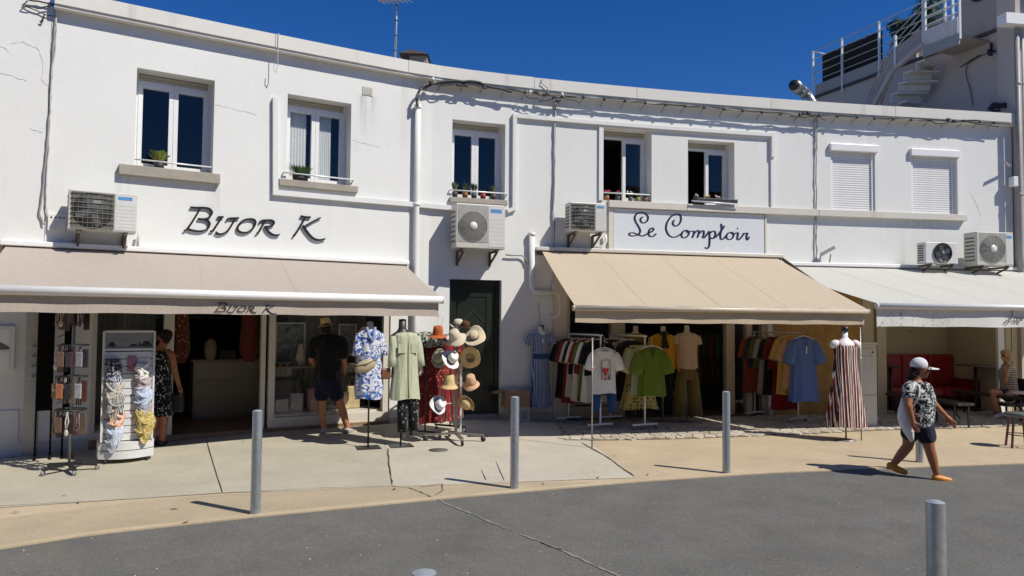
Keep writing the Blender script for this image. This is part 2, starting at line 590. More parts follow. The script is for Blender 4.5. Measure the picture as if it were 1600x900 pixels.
ribbon('pavement_crack', m_crack, [(612, 760), (640, 763), (660, 771), (677, 779)], .012, .009, .5)
ribbon('pavement_crack', m_crack, [(655, 762), (690, 757), (692, 767), (680, 775)], .010, .009, .5)
ribbon('pavement_crack', m_crack, [(606, 700), (608, 728), (613, 758)], .013, .010, .6)
ribbon('pavement_crack', m_crack, [(752, 735), (760, 752)], .008, .010, .4)
ribbon('pavement_crack', m_crack, [(775, 722), (788, 752)], .008, .010, .4)
ribbon('pavement_joint', m_crack, [(320, 681), (334, 728), (347.5, 771)], .012, .009, .3)
ribbon('pavement_joint', m_crack, [(908, 692), (950, 716), (992, 746)], .02, .010, .5)
ribbon('pavement_joint', m_crack, [(-30, 793), (160, 783), (345, 771), (480, 764), (612, 760)], .005, .009, .5)
# old patch in the asphalt
quad_sheet('asphalt_patch', mottled('asphalt_patch', (.135, .128, .116), (.09, .087, .082), 1.5, 70, .4, bump=.8, fleckc=(.4, .36, .3), grain=.6), [(1120, 858), (1345, 838), (1420, 905), (1130, 925)], 4, 4, .004) if False else None
# small drain lid by the hat stand
g0 = spot(685, 704)
b = MB().lathe([(.0, .0), (.13, .0), (.14, .004), (.14, .009), (.0, .009)], 24, Matrix.Translation(g0 + Vector((0, 0, .002))), cap=False)
tag(b.build('drain_lid', M('iron_lid', (.16, .15, .14), .6, metal=.4)), kind='structure')
# a few dry leaves and spots of litter on the pavement
LEAFL = ['dry brown leaf on the kerb strip at the far left', 'second dry leaf from the left on the kerb strip', 'dry leaf on the kerb strip left of the leftmost bollard', 'dry leaf on the strip below the shadow of the leftmost bollard', 'dry leaf on the pale slab edge at the left', 'dry leaf by the slab corner left of the third bollard', 'dry leaf on the kerb strip right of the second bollard', 'dry leaf at the sandy paving corner by the kerb', 'dry leaf at the pavement crack near the hat stand', 'dry leaf on the sandy paving behind the thin pole', 'dry leaf at the shade edge near the left shop doorway']
m_leaf = M('dry_leaf', (.11, .065, .03), .8)
for (px, py) in ((24, 802), (122, 787), (272, 797), (290, 818), (100, 776), (934, 748), (849, 757), (1012, 743), (616, 766), (960, 713), (380, 690)):
    p = spot(px, py)
    a = rnd.uniform(0, 6)
    L, w_ = rnd.uniform(.03, .05), rnd.uniform(.012, .02)
    u, v = Vector((math.cos(a), math.sin(a), 0)), Vector((-math.sin(a), math.cos(a), 0))
    b = MB().add([p - u * L + Vector((0, 0, .01)), p - v * w_ + Vector((0, 0, .016)), p + u * L + Vector((0, 0, .02)), p + v * w_ + Vector((0, 0, .015))], [(0, 1, 2), (0, 2, 3)])
    tag(b.build('dry_leaf', m_leaf), LEAFL.pop(0), 'leaf', 'dry leaves on the pavement')

# loose grit lying on road and pavement
b = MB()
for k in range(260):
    q = spot(rnd.uniform(-40, 1640), rnd.uniform(735, 905))
    e = rnd.uniform(.004, .011)
    b.cur = rnd.randrange(3)
    o1, o2 = rnd.uniform(0, 6), rnd.uniform(.6, 1.4)
    ring = [q + Vector((e * math.cos(o1 + 1.57 * i), e * o2 * math.sin(o1 + 1.57 * i), -.004)) for i in range(4)]
    b.add(ring + [q + Vector((0, 0, e * .9))], [(0, 1, 4), (1, 2, 4), (2, 3, 4), (3, 0, 4)])
tag(b.build('grit', [M('grit_pale', (.55, .52, .46), .9), M('grit_grey', (.25, .24, .22), .9), M('grit_dark', (.07, .065, .06), .9)]), 'loose grit scattered over the road and kerb strip', 'grit', kind='stuff')
# crazy paving of pale stones in front of the two right-hand shops
def clip(poly, a, b_, c):
    out = []
    for i in range(len(poly)):
        p, q = poly[i], poly[(i + 1) % len(poly)]
        dp, dq = a * p[0] + b_ * p[1] - c, a * q[0] + b_ * q[1] - c
        if dp <= 0: out.append(p)
        if (dp < 0 < dq) or (dq < 0 < dp):
            t = dp / (dp - dq)
            out.append((p[0] + (q[0] - p[0]) * t, p[1] + (q[1] - p[1]) * t))
    return out
near = [spot(*q) for q in ((900, 689), (1040, 687), (1180, 682), (1370, 673), (1480, 670), (1640, 664))]
NEAR = [(p.x, p.y) for p in near]
X0, X1 = spot(868, 655).x, 11.6
cell = .185
pts = {}
for i in range(int((X1 - X0) / cell) + 3):
    for j in range(34):
        y = 11.2 + j * cell * .86 - .9
        pts[i, j] = (X0 - cell + (i + .5 * (j % 2)) * cell + rnd.uniform(-.42, .42) * cell, y + rnd.uniform(-.40, .40) * cell)
m_stones = [mottled('paving_stone', c, tuple(x * .8 for x in c), 3, 60, .1, grain=.25) for c in ((.56, .50, .40), (.50, .43, .33), (.60, .55, .47), (.46, .42, .35))]
m_joint = M('paving_joint', (.20, .165, .12), .95, bump=.4)
apron = sheet('stone_paving', m_joint, [X0 + (X1 - X0) * i / 24 for i in range(25)], lambda x: [lerp1(NEAR, x) + (lerp1(XY, x) + .2 - lerp1(NEAR, x)) * t / 6 for t in range(7)], .006)
cells = []
for (i, j), c in pts.items():
    inside = lerp1(NEAR, c[0]) + .02 < c[1] < lerp1(XY, c[0]) + (1.35 if 7.9 < c[0] < 10.4 else -.02) and X0 + (.3 if c[1] < 11.4 else 0) < c[0] < X1
    if not inside: continue
    poly = [(c[0] + dx * .3, c[1] + dy_ * .3) for dx, dy_ in ((-1, -1), (1, -1), (1, 1), (-1, 1))]
    for a in range(-2, 3):
        for b_ in range(-2, 3):
            q = pts.get((i + a, j + b_))
            if not q or q is c: continue
            nx, ny = q[0] - c[0], q[1] - c[1]
            L = math.hypot(nx, ny)
            if L < 1e-6: continue
            nx, ny = nx / L, ny / L
            poly = clip(poly, nx, ny, (nx * (q[0] + c[0]) + ny * (q[1] + c[1])) / 2 - .010)
            if len(poly) < 3: break
        if len(poly) < 3: break
    if len(poly) >= 3: cells.append((math.hypot(*c), c, poly))
cells.sort(key=lambda q: q[0])
rest = MB()
for n_, (d, c, poly) in enumerate(cells):
    h = .016 + rnd.uniform(0, .006)
    z = zg(c[0], c[1])
    ins = [(c[0] + (x - c[0]) * .93, c[1] + (y - c[1]) * .93) for x, y in poly]
    k = len(poly)
    tz = lambda x, y: z + (zg(x, y) - zg(c[0], c[1]))
    vs_ = [(x, y, tz(x, y)) for x, y in poly] + [(x, y, tz(x, y) + h * .8) for x, y in poly] + [(x, y, tz(x, y) + h) for x, y in ins]
    fs_ = [(i, (i + 1) % k, k + (i + 1) % k, k + i) for i in range(k)] + [(k + i, k + (i + 1) % k, 2 * k + (i + 1) % k, 2 * k + i) for i in range(k)] + [tuple(range(2 * k, 3 * k))]
    if n_ < 300:
        MB().add(vs_, fs_).build('paving_stone', m_stones[rnd.randrange(4)], apron)
    else:
        rest.cur = rnd.randrange(4)
        rest.add(vs_, fs_)
if rest.v: tag(rest.build('paving_stone', m_stones, apron), kind='stuff')
# ------------------------------------------------------------------ the white building
RX = lambda s_: W(s_).x - W(0).x
m_wall = plaster('white_plaster', (.735, .74, .72), .42, [(RX(-2.80), 5.56, .10, .9, .5), (RX(-2.62), 5.56, .09, .7, .4), (RX(-5.15), 3.8, .14, .7, .35), (RX(-6.42), 3.8, .12, .6, .3), (RX(-2.95), 3.86, .12, .5, .3), (RX(-.3), 3.02, .12, .5, .3), (RX(-3.75), 6.04, .5, .35, .22), (RX(4.4), 3.92, .5, .35, .25), (RX(8.8), 3.92, .9, .35, .28), (RX(2.4), 6.04, .8, .3, .2), (RX(7.5), 6.04, 1.2, .3, .2)])
m_wall_old = plaster('old_white_plaster', (.72, .72, .70), .5)
m_white = M('white_paint', (.80, .80, .79), .4, .05)
m_pvc = M('white_plastic', (.78, .78, .77), .3, .04)
m_cream = M('cream_plastic', (.52, .49, .41), .5, .08)
m_cornice = plaster('cornice_concrete', (.70, .685, .635), .9)
m_sill = mottled('sill_stone', (.44, .40, .34), (.33, .30, .25), 5, 70, .1, grain=.4)
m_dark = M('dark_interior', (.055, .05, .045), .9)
m_room = M('room_paint', (.22, .21, .20), .9)
m_glass = glass('window_glass', 1.62)
m_shopglass = glass('shop_glass', 1.5)
m_rail = M('white_rail', (.75, .76, .76), .35, .03, metal=.2)
m_alu = M('pale_aluminium', (.52, .50, .46), .4, .06, metal=.3)
m_black = M('black_metal', (.018, .018, .018), .45, .1)
m_steel = M('galvanised_steel', (.42, .45, .48), .42, .18, sc=22, metal=.75)
m_chrome = M('chrome', (.62, .62, .62), .22, .05, metal=.95)

bld = thing('shop_building', 'long white plastered two-storey building curving along the street with shops below', 'building', tuple(W(0)))
Z1 = 6.04
OPEN = [  # s0, s1, z0, z1, depth of the reveal
    (-6.26, -5.19, 3.93, 5.39, .34), (-4.08, -3.02, 3.97, 5.375, .34), (-1.165, -.155, 3.94, 5.365, .34),
    (1.79, 2.80, 4.055, 5.465, .34), (3.57, 4.575, 4.06, 5.345, .34), (6.72, 7.73, 4.055, 5.30, .24), (8.57, 9.625, 4.05, 5.28, .24),
    (-6.72, -2.26, .0, 2.58, .16), (-1.18, -.20, .03, 2.475, .20), (1.07, 5.30, -.13, 2.66, .25), (7.88, 10.52, -.13, 2.62, .012)]
def skin(s0, s1, z0, z1, opens, mat, parent, name='wall'):
    sb = sorted({s0, s1} | {v for o in opens for v in o[:2] if s0 < v < s1})
    ss = []
    for a, b_ in zip(sb, sb[1:]):
        n = max(1, int((b_ - a) / .35))
        ss += [a + (b_ - a) * i / n for i in range(n)]
    ss.append(s1)
    zz = sorted({z0, z1} | {v for o in opens for v in o[2:4] if z0 < v < z1})
    b = MB()
    idx = {}
    vs_, fs_ = [], []
    def vi(i, j):
        if (i, j) not in idx:
            idx[i, j] = len(vs_)
            vs_.append(W(ss[i], zz[j], 0))
        return idx[i, j]
    for i in range(len(ss) - 1):
        for j in range(len(zz) - 1):
            cs, cz = (ss[i] + ss[i + 1]) / 2, (zz[j] + zz[j + 1]) / 2
            if any(o[0] < cs < o[1] and o[2] < cz < o[3] for o in opens): continue
            fs_.append((vi(i, j), vi(i + 1, j), vi(i + 1, j + 1), vi(i, j + 1)))
    b.add(vs_, fs_)
    for a, c, e, f, d in opens:          # reveals
        for p, q in (((a, e), (a, f)), ((a, f), (c, f)), ((c, f), (c, e)), ((c, e), (a, e))):
            if p[1] == q[1] == 0.0: continue
            n = max(1, int(abs(q[0] - p[0]) / .5))
            for k in range(n):
                u0, u1 = k / n, (k + 1) / n
                A = (p[0] + (q[0] - p[0]) * u0, p[1] + (q[1] - p[1]) * u0)
                B = (p[0] + (q[0] - p[0]) * u1, p[1] + (q[1] - p[1]) * u1)
                b.add([W(*A, 0), W(*B, 0), W(*B, -d), W(*A, -d)], [(0, 1, 2, 3)])
    return b.build(name, mat, parent)
skin(-7.33, 10.98, -.3, Z1, OPEN, m_wall, bld)
# body of the building behind the front: floors, roof, back and partition walls
b = MB()
b.fbox(-7.33, 10.98, 2.78, 2.90, -6.5, -.26)
b.build('upper_floor', m_room, bld)
MB().fbox(-7.33, 10.98, 5.86, 6.0, -6.6, .0 - .01).build('roof', M('roof_felt', (.30, .29, .27), .9), bld)
MB().fbox(-7.33, 10.98, -.2, 5.86, -6.7, -6.5).build('back_wall', m_room, bld)
for s in (-7.3, -1.75, .55, 10.9):
    MB().fbox(s - .04, s + .04, -.1, 5.86, -6.5, -.01).build('partition_wall', m_room, bld)
for s in (-4.6, -2.1, 1.2, 3.2, 5.9, 8.2):
    MB().fbox(s - .04, s + .04, 2.9, 5.86, -6.5, -.26).build('partition_wall', m_room, bld)
MB().fbox(5.34, 5.44, -.1, 2.78, -6.5, -.02).build('partition_wall', m_room, bld)
MB().fbox(7.3, 7.4, -.1, 2.78, -6.5, -.02).build('partition_wall', m_room, bld)
# coping blocks along the roof edge
cuts = [-7.31, -4.33, -2.06, .35, 2.42, 5.30, 8.1, 11.0]
for a, c in zip(cuts, cuts[1:]):
    MB().fbox(a + .004, c - .004, 6.04 + rnd.uniform(-.003, .003), 6.25 + rnd.uniform(-.006, .006), -.32, .16).build('coping', m_cornice, bld)
MB().fbox(-7.31, 11.0, 6.0, 6.07, -.30, .135).build('coping_core', m_cornice, bld)

def casement(a, c, e, f, open_left=False, curtain=False, sill=None, rail=None, rail_over=.03, flip=False):
    """a window set back in its reveal; frame is the part, the rest its sub-parts"""
    D = -.26
    fr = MB()
    fr.fbox(a, a + .05, e, f, D - .07, D, 9).fbox(c - .05, c, e, f, D - .07, D, 9)
    fr.fbox(a + .05, c - .05, f - .15, f - .11, D - .07, D, 9).fbox(a + .05, c - .05, e, e + .05, D - .07, D, 9)
    w = fr.build('window', m_pvc, bld)
    sb = MB().fbox(a + .0505, c - .0505, f - .11, f - .005, D - .10, D - .03, 9)
    for k in range(2): sb.fbox(a + .0505, c - .0505, f - .108 + k * .052, f - .064 + k * .052, D - .03, D - .012, 9)
    sb.build('shutter_box', m_cream, w)
    mid = (a + c) / 2
    t, bz = f - .15, e + .05
    for k, (p, q) in enumerate(((a + .05, mid - .002), (mid + .002, c - .05))):
        if k == 0 and open_left:     # sash swung into the room
            P = W(a + .09, 0, D - .06)
            n = (W(a + .09, 0, -2) - P).normalized()
            u = n
            t_ = Vector((-n.y, n.x, 0))
            sm = MB()
            L = q - p
            for (l0, l1, z0, z1) in ((0, .06, bz, t), (L - .06, L, bz, t), (.06, L - .06, bz, bz + .06), (.06, L - .06, t - .06, t)):
                A, B = P + u * l0, P + u * l1
                sm.hexa([A - t_ * .02 + Vector((0, 0, z0)), B - t_ * .02 + Vector((0, 0, z0)), B + t_ * .02 + Vector((0, 0, z0)), A + t_ * .02 + Vector((0, 0, z0)),
                         A - t_ * .02 + Vector((0, 0, z1)), B - t_ * .02 + Vector((0, 0, z1)), B + t_ * .02 + Vector((0, 0, z1)), A + t_ * .02 + Vector((0, 0, z1))])
            sm.build('sash', m_pvc, w)
            A, B = P + u * .06, P + u * (L - .06)
            MB().add([A + Vector((0, 0, bz)), B + Vector((0, 0, bz)), B + Vector((0, 0, t)), A + Vector((0, 0, t))], [(0, 1, 2, 3)]).build('pane', m_glass, w)
            continue
        sm = MB()
        fw_ = .062
        sm.fbox(p, p + fw_, bz, t, D - .055, D + .012, 9).fbox(q - fw_, q, bz, t, D - .055, D + .012, 9)
        sm.fbox(p + fw_, q - fw_, bz, bz + fw_, D - .055, D + .010, 9).fbox(p + fw_, q - fw_, t - fw_, t, D - .055, D + .010, 9)
        sm.build('sash', m_pvc, w)
        MB().fbox(p + fw_, q - fw_, bz + fw_, t - fw_, D - .03, D - .022, 9).build('pane', m_glass, w)
    if curtain:
        m_cur = cloth('sheer_curtain', (.74, .78, .78), trans=.25)
        for (p, q) in ((a + .06, mid - .13), (mid + .06, c - .24)):
            vs_ = [W(p + (q - p) * i / 40, z, D - .085 + .008 * math.sin(i * 1.1)) for z in (e, f - .12) for i in range(41)]
            MB().add(vs_, [(i, i + 1, i + 42, i + 41) for i in range(40)], True).build('curtain', m_cur, w)
    if sill:
        s0, s1, z0, z1, o = sill
        MB().fbox(s0, s1, z0, z1, -.02, o, 9).build('sill', m_sill, w, bevel=.008)
        MB().fbox(a + .002, c - .002, e - .0, e + .012, -.26, .0 - .002, 9).build('sill_ledge', m_sill, w)
    if rail:
        z, o, ov = rail
        MB().tube([W(a - ov, z, o), W((a + c) / 2, z, o), W(c + ov, z, o)], .013).tube([W(a - ov, z, o), W(a - ov, z, -.01)], .011).tube([W(c + ov, z, o), W(c + ov, z, -.01)], .011).build('rail', m_rail, w)
    return w
casement(*OPEN[0][:4], sill=(-6.46, -5.09, 3.79, 3.94, .095), rail=(4.05, -.03, .0))
casement(*OPEN[1][:4], curtain=True, sill=(-4.2, -2.9, 3.865, 3.975, .07), rail=(4.08, .05, .05))
casement(*OPEN[2][:4], sill=(-1.21, -.12, 3.85, 3.945, .07), rail=(4.07, .05, .04))
casement(*OPEN[3][:4], open_left=True, rail=(4.21, -.03, .0))
casement(*OPEN[4][:4], open_left=True)
for (a, c, e, f, d) in OPEN[5:7]:      # roller shutters, pulled down
    w = MB().fbox(a, a + .06, e, f, -.10, -.03, 9).build('shutter', m_pvc, bld)
    MB().fbox(c - .06, c, e, f, -.10, -.03, 9).build('shutter_rail', m_pvc, w)
    MB().fbox(a - .04, c + .05, f - .015, f + .135, -.02, .075, 9).build('shutter_housing', m_pvc, w, bevel=.01)
    n = 26
    base = None
    for k in range(n):
        z = e + .02 + (f - e - .02) * k / n
        h = (f - e - .02) / n
        if base is None:
            q = MB()
            A, B = W(a + .06, 0, 0), W(c - .06, 0, 0)
            nn = (W((a + c) / 2, 0, 1) - W((a + c) / 2, 0, 0))
            prof = [(-.085, 0), (-.062, .002), (-.058, h * .45), (-.062, h * .90), (-.066, h * .92), (-.085, h * .92)]
            vs_ = [P + nn * o + Vector((0, 0, zz)) for P in (A, B) for o, zz in prof]
            m_ = len(prof)
            q.add(vs_, [(i, (i + 1) % m_, m_ + (i + 1) % m_, m_ + i) for i in range(m_)])
            base = q.build('slat', m_pvc, w)
            base.location.z = z
        else:
            o = base.copy()
            col.objects.link(o)
            o.parent = w
            o.location.z = z
    MB().fbox(a + .06, c - .06, e, f, -.13, -.095, 9).build('shutter_backing', m_pvc, w)
# long window ledge and raised surrounds
for a, c in ((1.88, 3.5), (3.504, 6.38), (6.384, 9.80)):
    MB().fbox(a, c, 3.915, 4.05, -.005, .105).build('ledge', m_sill if False else plaster('ledge_concrete', (.62, .59, .53), .7), bld, bevel=.008)
for a, c, e, f in ((1.70, 1.788, 4.052, 5.56), (1.79, 5.40, 5.468, 5.555), (9.63, 9.70, 4.052, 5.30), (5.36, 5.42, 4.052, 5.45)):
    MB().fbox(a, c, e, f, -.003, .035).build('window_surround', m_wall, bld)
# ventilation grille high on the wall
g = MB().fbox(-2.83, -2.65, 5.565, 5.71, -.01, .012, 9).build('vent_grille', m_cream, bld)
for k in range(5): MB().fbox(-2.80 + k * .027, -2.785 + k * .027, 5.585, 5.69, .012, .018, 9).build('grille_bar', m_alu, g)
# plinth under the shop fronts and threshold
m_step = mottled('doorstep', (.36, .33, .28), (.28, .26, .22), 3, 90)
MB().fbox(-6.72, -2.26, -.20, .016, -6.4, .03).build('shop_floor', M('wood_floor', (.24, .15, .085), .5, .3, sc=3, bump=.1), bld)
MB().fbox(-1.18, -.20, -.2, .035, -1.0, .02).build('doorstep', m_step, bld)
MB().fbox(1.07, 5.30, -.25, -.09, -6.4, .0).build('shop_floor', M('dark_tiles', (.10, .085, .07), .5, .2), bld)
MB().fbox(7.88, 10.52, -.25, -.118, -1.45, .0).build('niche_floor', m_joint, bld)
# lower wall strip, slightly grubby
for a, c in ((-7.33, -6.72), (-2.26, -1.18), (-.20, 1.07), (5.3, 7.88)):
    MB().fbox(a + .003, c - .003, -.25, .06, .0005, .012).build('skirting', plaster('skirting_plaster', (.55, .53, .48), .9), bld)

# --- front of the jewellery shop
m_frame = M('cream_frame', (.62, .59, .52), .4, .05)
fz = 2.575
for a, c in ((-6.72, -6.66), (-5.80, -5.66), (-4.40, -4.33), (-4.28, -4.18), (-2.37, -2.262)):
    MB().fbox(a, c, .017, fz, -.14, -.03, 9).build('shop_frame', m_frame, bld)
for a, c, e, f in ((-6.66, -5.80, .017, .12), (-4.18, -2.37, .017, .17), (-6.66, -5.80, fz - .08, fz), (-4.18, -2.37, fz - .08, fz), (-5.66, -4.40, fz - .08, fz)):
    MB().fbox(a, c, e, f, -.135, -.035, 9).build('shop_frame', m_frame, bld)
MB().fbox(-6.66, -5.80, .12, fz - .08, -.09, -.08, 9).build('shop_pane', m_shopglass, bld)
MB().fbox(-4.18, -2.37, .17, fz - .08, -.09, -.08, 9).build('shop_pane', m_shopglass, bld)
# panelled backs of the display windows: separate boards
m_boards = [M('grey_green_board', (.17 * k, .175 * k, .145 * k), .8, .25, sc=4) for k in (1, .8, 1.15)]
for s0, s1, o in ((-6.62, -5.82, -.75), (-4.14, -2.40, -.85)):
    s = s0
    while s < s1 - .02:
        w = rnd.uniform(.07, .11)
        MB().fbox(s, min(s + w - .006, s1), .16, 2.5, o - .02, o + rnd.uniform(0, .012), 9).build('board', m_boards[rnd.randrange(3)], bld)
        s += w
MB().fbox(-4.16, -2.38, .017, .20, -.85, -.14, 9).build('display_plinth', m_frame, bld)
MB().fbox(-6.64, -5.82, .017, .14, -.75, -.14, 9).build('display_plinth', m_frame, bld)
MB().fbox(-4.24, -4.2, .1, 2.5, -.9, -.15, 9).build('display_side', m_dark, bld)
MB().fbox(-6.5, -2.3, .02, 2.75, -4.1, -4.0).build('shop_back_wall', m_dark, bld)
# --- green door
m_door = M('dark_green_door', (.012, .018, .012), .35, .2)
m_doorpane = M('dark_door_glass', (.006, .007, .007), .12)
dz0 = .036
door = MB().fbox(-1.175, -.205, dz0, 2.47, -.20, -.155, 9).build('front_door', m_door, bld)
for a, c, e, f in ((-1.175, -1.10, dz0, 2.47), (-.28, -.205, dz0, 2.47), (-1.10, -.28, 2.39, 2.47)):
    MB().fbox(a, c, e, f, -.154, -.12, 9).build('door_frame', m_door, door)
for a, c, e, f in ((-1.0, -.95, .85, 2.22), (-.45, -.40, .85, 2.22), (-.95, -.45, .85, .90), (-.95, -.45, 2.17, 2.22), (-1.0, -.40, .16, .21), (-1.0, -.40, .66, .71), (-1.0, -.95, .21, .66), (-.45, -.40, .21, .66)):
    MB().fbox(a, c, e, f, -.155, -.135, 9).build('moulding', m_door, door)
MB().fbox(-.95, -.45, .90, 2.17, -.155, -.150, 9).build('door_pane', m_doorpane, door)
lz = MB()
cx, cz = -.70, 1.72
for (p, q) in (((0, .2), (.19, 0)), ((.19, 0), (0, -.2)), ((0, -.2), (-.19, 0)), ((-.19, 0), (0, .2)), ((0, .2), (0, .45)), ((0, -.2), (0, -.8)), ((-.19, 0), (-.25, 0)), ((.19, 0), (.25, 0))):
    lz.bar(W(cx + p[0], cz + p[1], -.142), W(cx + q[0], cz + q[1], -.142), .014)
lz.build('grille', M('grille_iron', (.08, .085, .085), .4, metal=.6), door)
MB().bar(W(-.98, 1.08, -.10), W(-.98, 1.22, -.10), .02).bar(W(-.98, 1.1, -.15), W(-.98, 1.1, -.1), .02).bar(W(-.98, 1.2, -.15), W(-.98, 1.2, -.1), .02).build('handle', m_chrome, door)
# --- front of the clothes shop
m_bframe = M('beige_frame', (.50, .43, .32), .5, .08)
for a, c in ((1.07, 1.16), (2.0, 2.28), (4.42, 4.60), (4.86, 4.98), (5.2, 5.297)):
    MB().fbox(a, c, -.10, 2.65, -.20, -.06, 9).build('shop_frame', m_bframe, bld)
MB().fbox(1.16, 5.2, 2.50, 2.65, -.19, -.07, 9).build('shop_frame', m_bframe, bld)
MB().fbox(1.16, 2.0, -.10, .12, -.19, -.07, 9).build('shop_frame', m_bframe, bld)
MB().fbox(4.60, 4.86, -.10, 2.5, -.15, -.14, 9).build('shop_pane', m_shopglass, bld)
MB().fbox(1.16, 2.0, .12, 2.5, -.15, -.14, 9).build('shop_pane', m_shopglass, bld)
MB().fbox(.80, 1.066, -.2, 2.95, -.002, .05, 9).build('pilaster', plaster('beige_plaster', (.62, .55, .44), .5), bld)
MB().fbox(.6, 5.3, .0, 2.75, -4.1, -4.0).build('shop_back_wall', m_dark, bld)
# ochre wooden panelling beside the clothes shop: boards
m_ochre = M('ochre_wood', (.40, .22, .045), .55, .2, sc=5)
for k in range(5):
    a = 5.42 + k * .38
    MB().fbox(a, a + .374, -.14, 2.6, .001, .03, 9).build('ochre_panel', m_ochre, bld)
# beige pillar, niche walls
m_niche = plaster('cream_plaster', (.54, .475, .34), .5)
MB().fbox(7.36, 7.62, -.2, 2.75, .002, .06, 9).build('pillar', m_niche, bld)
MB().fbox(7.66, 7.86, -.2, 2.75, .002, .11, 9).build('pillar', m_niche, bld)
MB().fbox(7.86, 10.6, -.2, 2.7, -1.5, -1.41).build('niche_back_wall', m_niche, bld)
MB().fbox(10.522, 10.60, -.2, 2.7, -1.5, -.013, 9).build('niche_side_wall', m_niche, bld)
MB().fbox(7.80, 7.878, -.2, 2.7, -1.5, -.013, 9).build('niche_side_wall', m_niche, bld)
MB().fbox(7.8, 10.6, 2.622, 2.68, -1.5, -.013, 9).build('niche_ceiling', m_niche, bld)
MB().fbox(10.53, 10.68, -.2, 2.7, -.01, .04, 9).build('niche_pillar', m_white, bld)
for k in range(4):
    a = 10.72 + k * .14
    MB().fbox(a, a + .125, -.2, 2.6, .002, .035 + .01 * (k % 2), 9).build('folding_panel', m_niche, bld)
# small fixings dotted on the niche wall
for px, py in ((1397, 521), (1472, 523), (1524, 520), (1420, 505)):
    r = ray(px, py)
    s = 8.4 + (px - 1397) * .0155
    MB().fbox(s, s + .03, 1.56, 1.58, -1.41, -1.395, 9).build('wall_fixing', m_black, bld)

# --- neighbour on the left, a little older
nb = thing('old_building', 'older white building at the left edge with cracked plaster', 'building', tuple(W(-7.4)))
skin(-11, -7.335, -.3, 8.6, [], m_wall_old, nb)
MB().fbox(-11, -7.335, -.3, 8.6, -5, -4.8).build('back_wall', m_wall_old, nb)
MB().fbox(-7.40, -7.336, -.3, 8.6, -4.8, -.01).build('side_wall', m_wall_old, nb)
MB().fbox(-11, -7.335, 8.5, 8.6, -4.8, -.01).build('roof', m_wall_old, nb)
m_crk = M('crack_shadow', (.42, .40, .37), .95)
def wall_line(name, pts, r, mat, parent, o=.003):
    P = []
    for (a, b_), (c, d) in zip(pts, pts[1:]):
        for i in range(6): P.append(W(a + (c - a) * i / 6 + rnd.uniform(-.006, .006), b_ + (d - b_) * i / 6 + rnd.uniform(-.012, .012), o - .002))
    P.append(W(*pts[-1], o - .002))
    MB().tube(P, [r * rnd.uniform(.25, .75) for _ in P], 4, True, False).build(name, mat, parent)
for pts in ([(-8.05, 5.42), (-7.88, 5.36), (-7.8, 5.3)], [(-7.8, 5.42), (-7.66, 5.47), (-7.48, 5.42), (-7.42, 5.27), (-7.42, 4.98), (-7.34, 4.92)], [(-8.05, 4.98), (-7.85, 5.0), (-7.6, 4.95)], [(-7.55, 4.3), (-7.40, 4.27)]):
    wall_line('crack', pts, .006, m_crk, nb)
wall_line('crack', [(-5.18, 5.02), (-4.95, 5.0), (-4.7, 4.97), (-4.55, 4.95)], .005, m_crk, bld)
wall_line('crack', [(-3.0, 4.76), (-2.8, 4.74), (-2.62, 4.71), (-2.5, 4.70)], .005, m_crk, bld)
wall_line('crack', [(9.95, 4.55), (10.1, 4.3), (10.2, 4.05)], .004, m_crk, bld)
# letter box panel and meter hatch on the wall under the awning
t = thing('letter_box', 'white wall letter box with a grey mound picture at the left edge', 'letter box', tuple(W(-7.9, 1.25)))
MB().fbox(-8.35, -7.62, 1.02, 1.62, .001, .05, 9).build('body', m_wall, t, bevel=.006)
MB().fbox(-8.3, -7.68, 1.30, 1.575, .051, .058, 9).build('door', m_white, t)
MB().fbox(-8.3, -7.68, 1.05, 1.275, .051, .058, 9).build('door', m_white, t)
pr = [(-8.3 + i * .062, .03 + .11 * math.sin(min(1, i / 10) * PI) ** .7 + rnd.uniform(-.008, .008)) for i in range(11)]
b = MB()
vs_ = [W(s, 1.305, .061) for s, h in pr] + [W(s, 1.305 + h, .061) for s, h in pr]
b.add(vs_, [(i, i + 1, i + 12, i + 11) for i in range(10)])
b.build('picture', M('print_grey', (.12, .12, .13), .7), t)
MB().fbox(-7.96, -7.93, 1.535, 1.55, .058, .064, 9).build('lock', m_black, t)
t = thing('meter_hatch', 'small white meter hatch low on the wall below the letter box', 'hatch', tuple(W(-7.7, .3)))
MB().fbox(-7.92, -7.55, .06, .50, .001, .02, 9).build('door', m_wall, t, bevel=.004)
MB().fbox(-7.88, -7.86, .22, .24, .02, .024, 9).fbox(-7.88, -7.86, .27, .29, .02, .024, 9).build('lock', m_black, t)
MB().fbox(-7.50, -7.36, -.2, 2.6, .001, .04, 9).build('door_jamb', m_alu, nb)

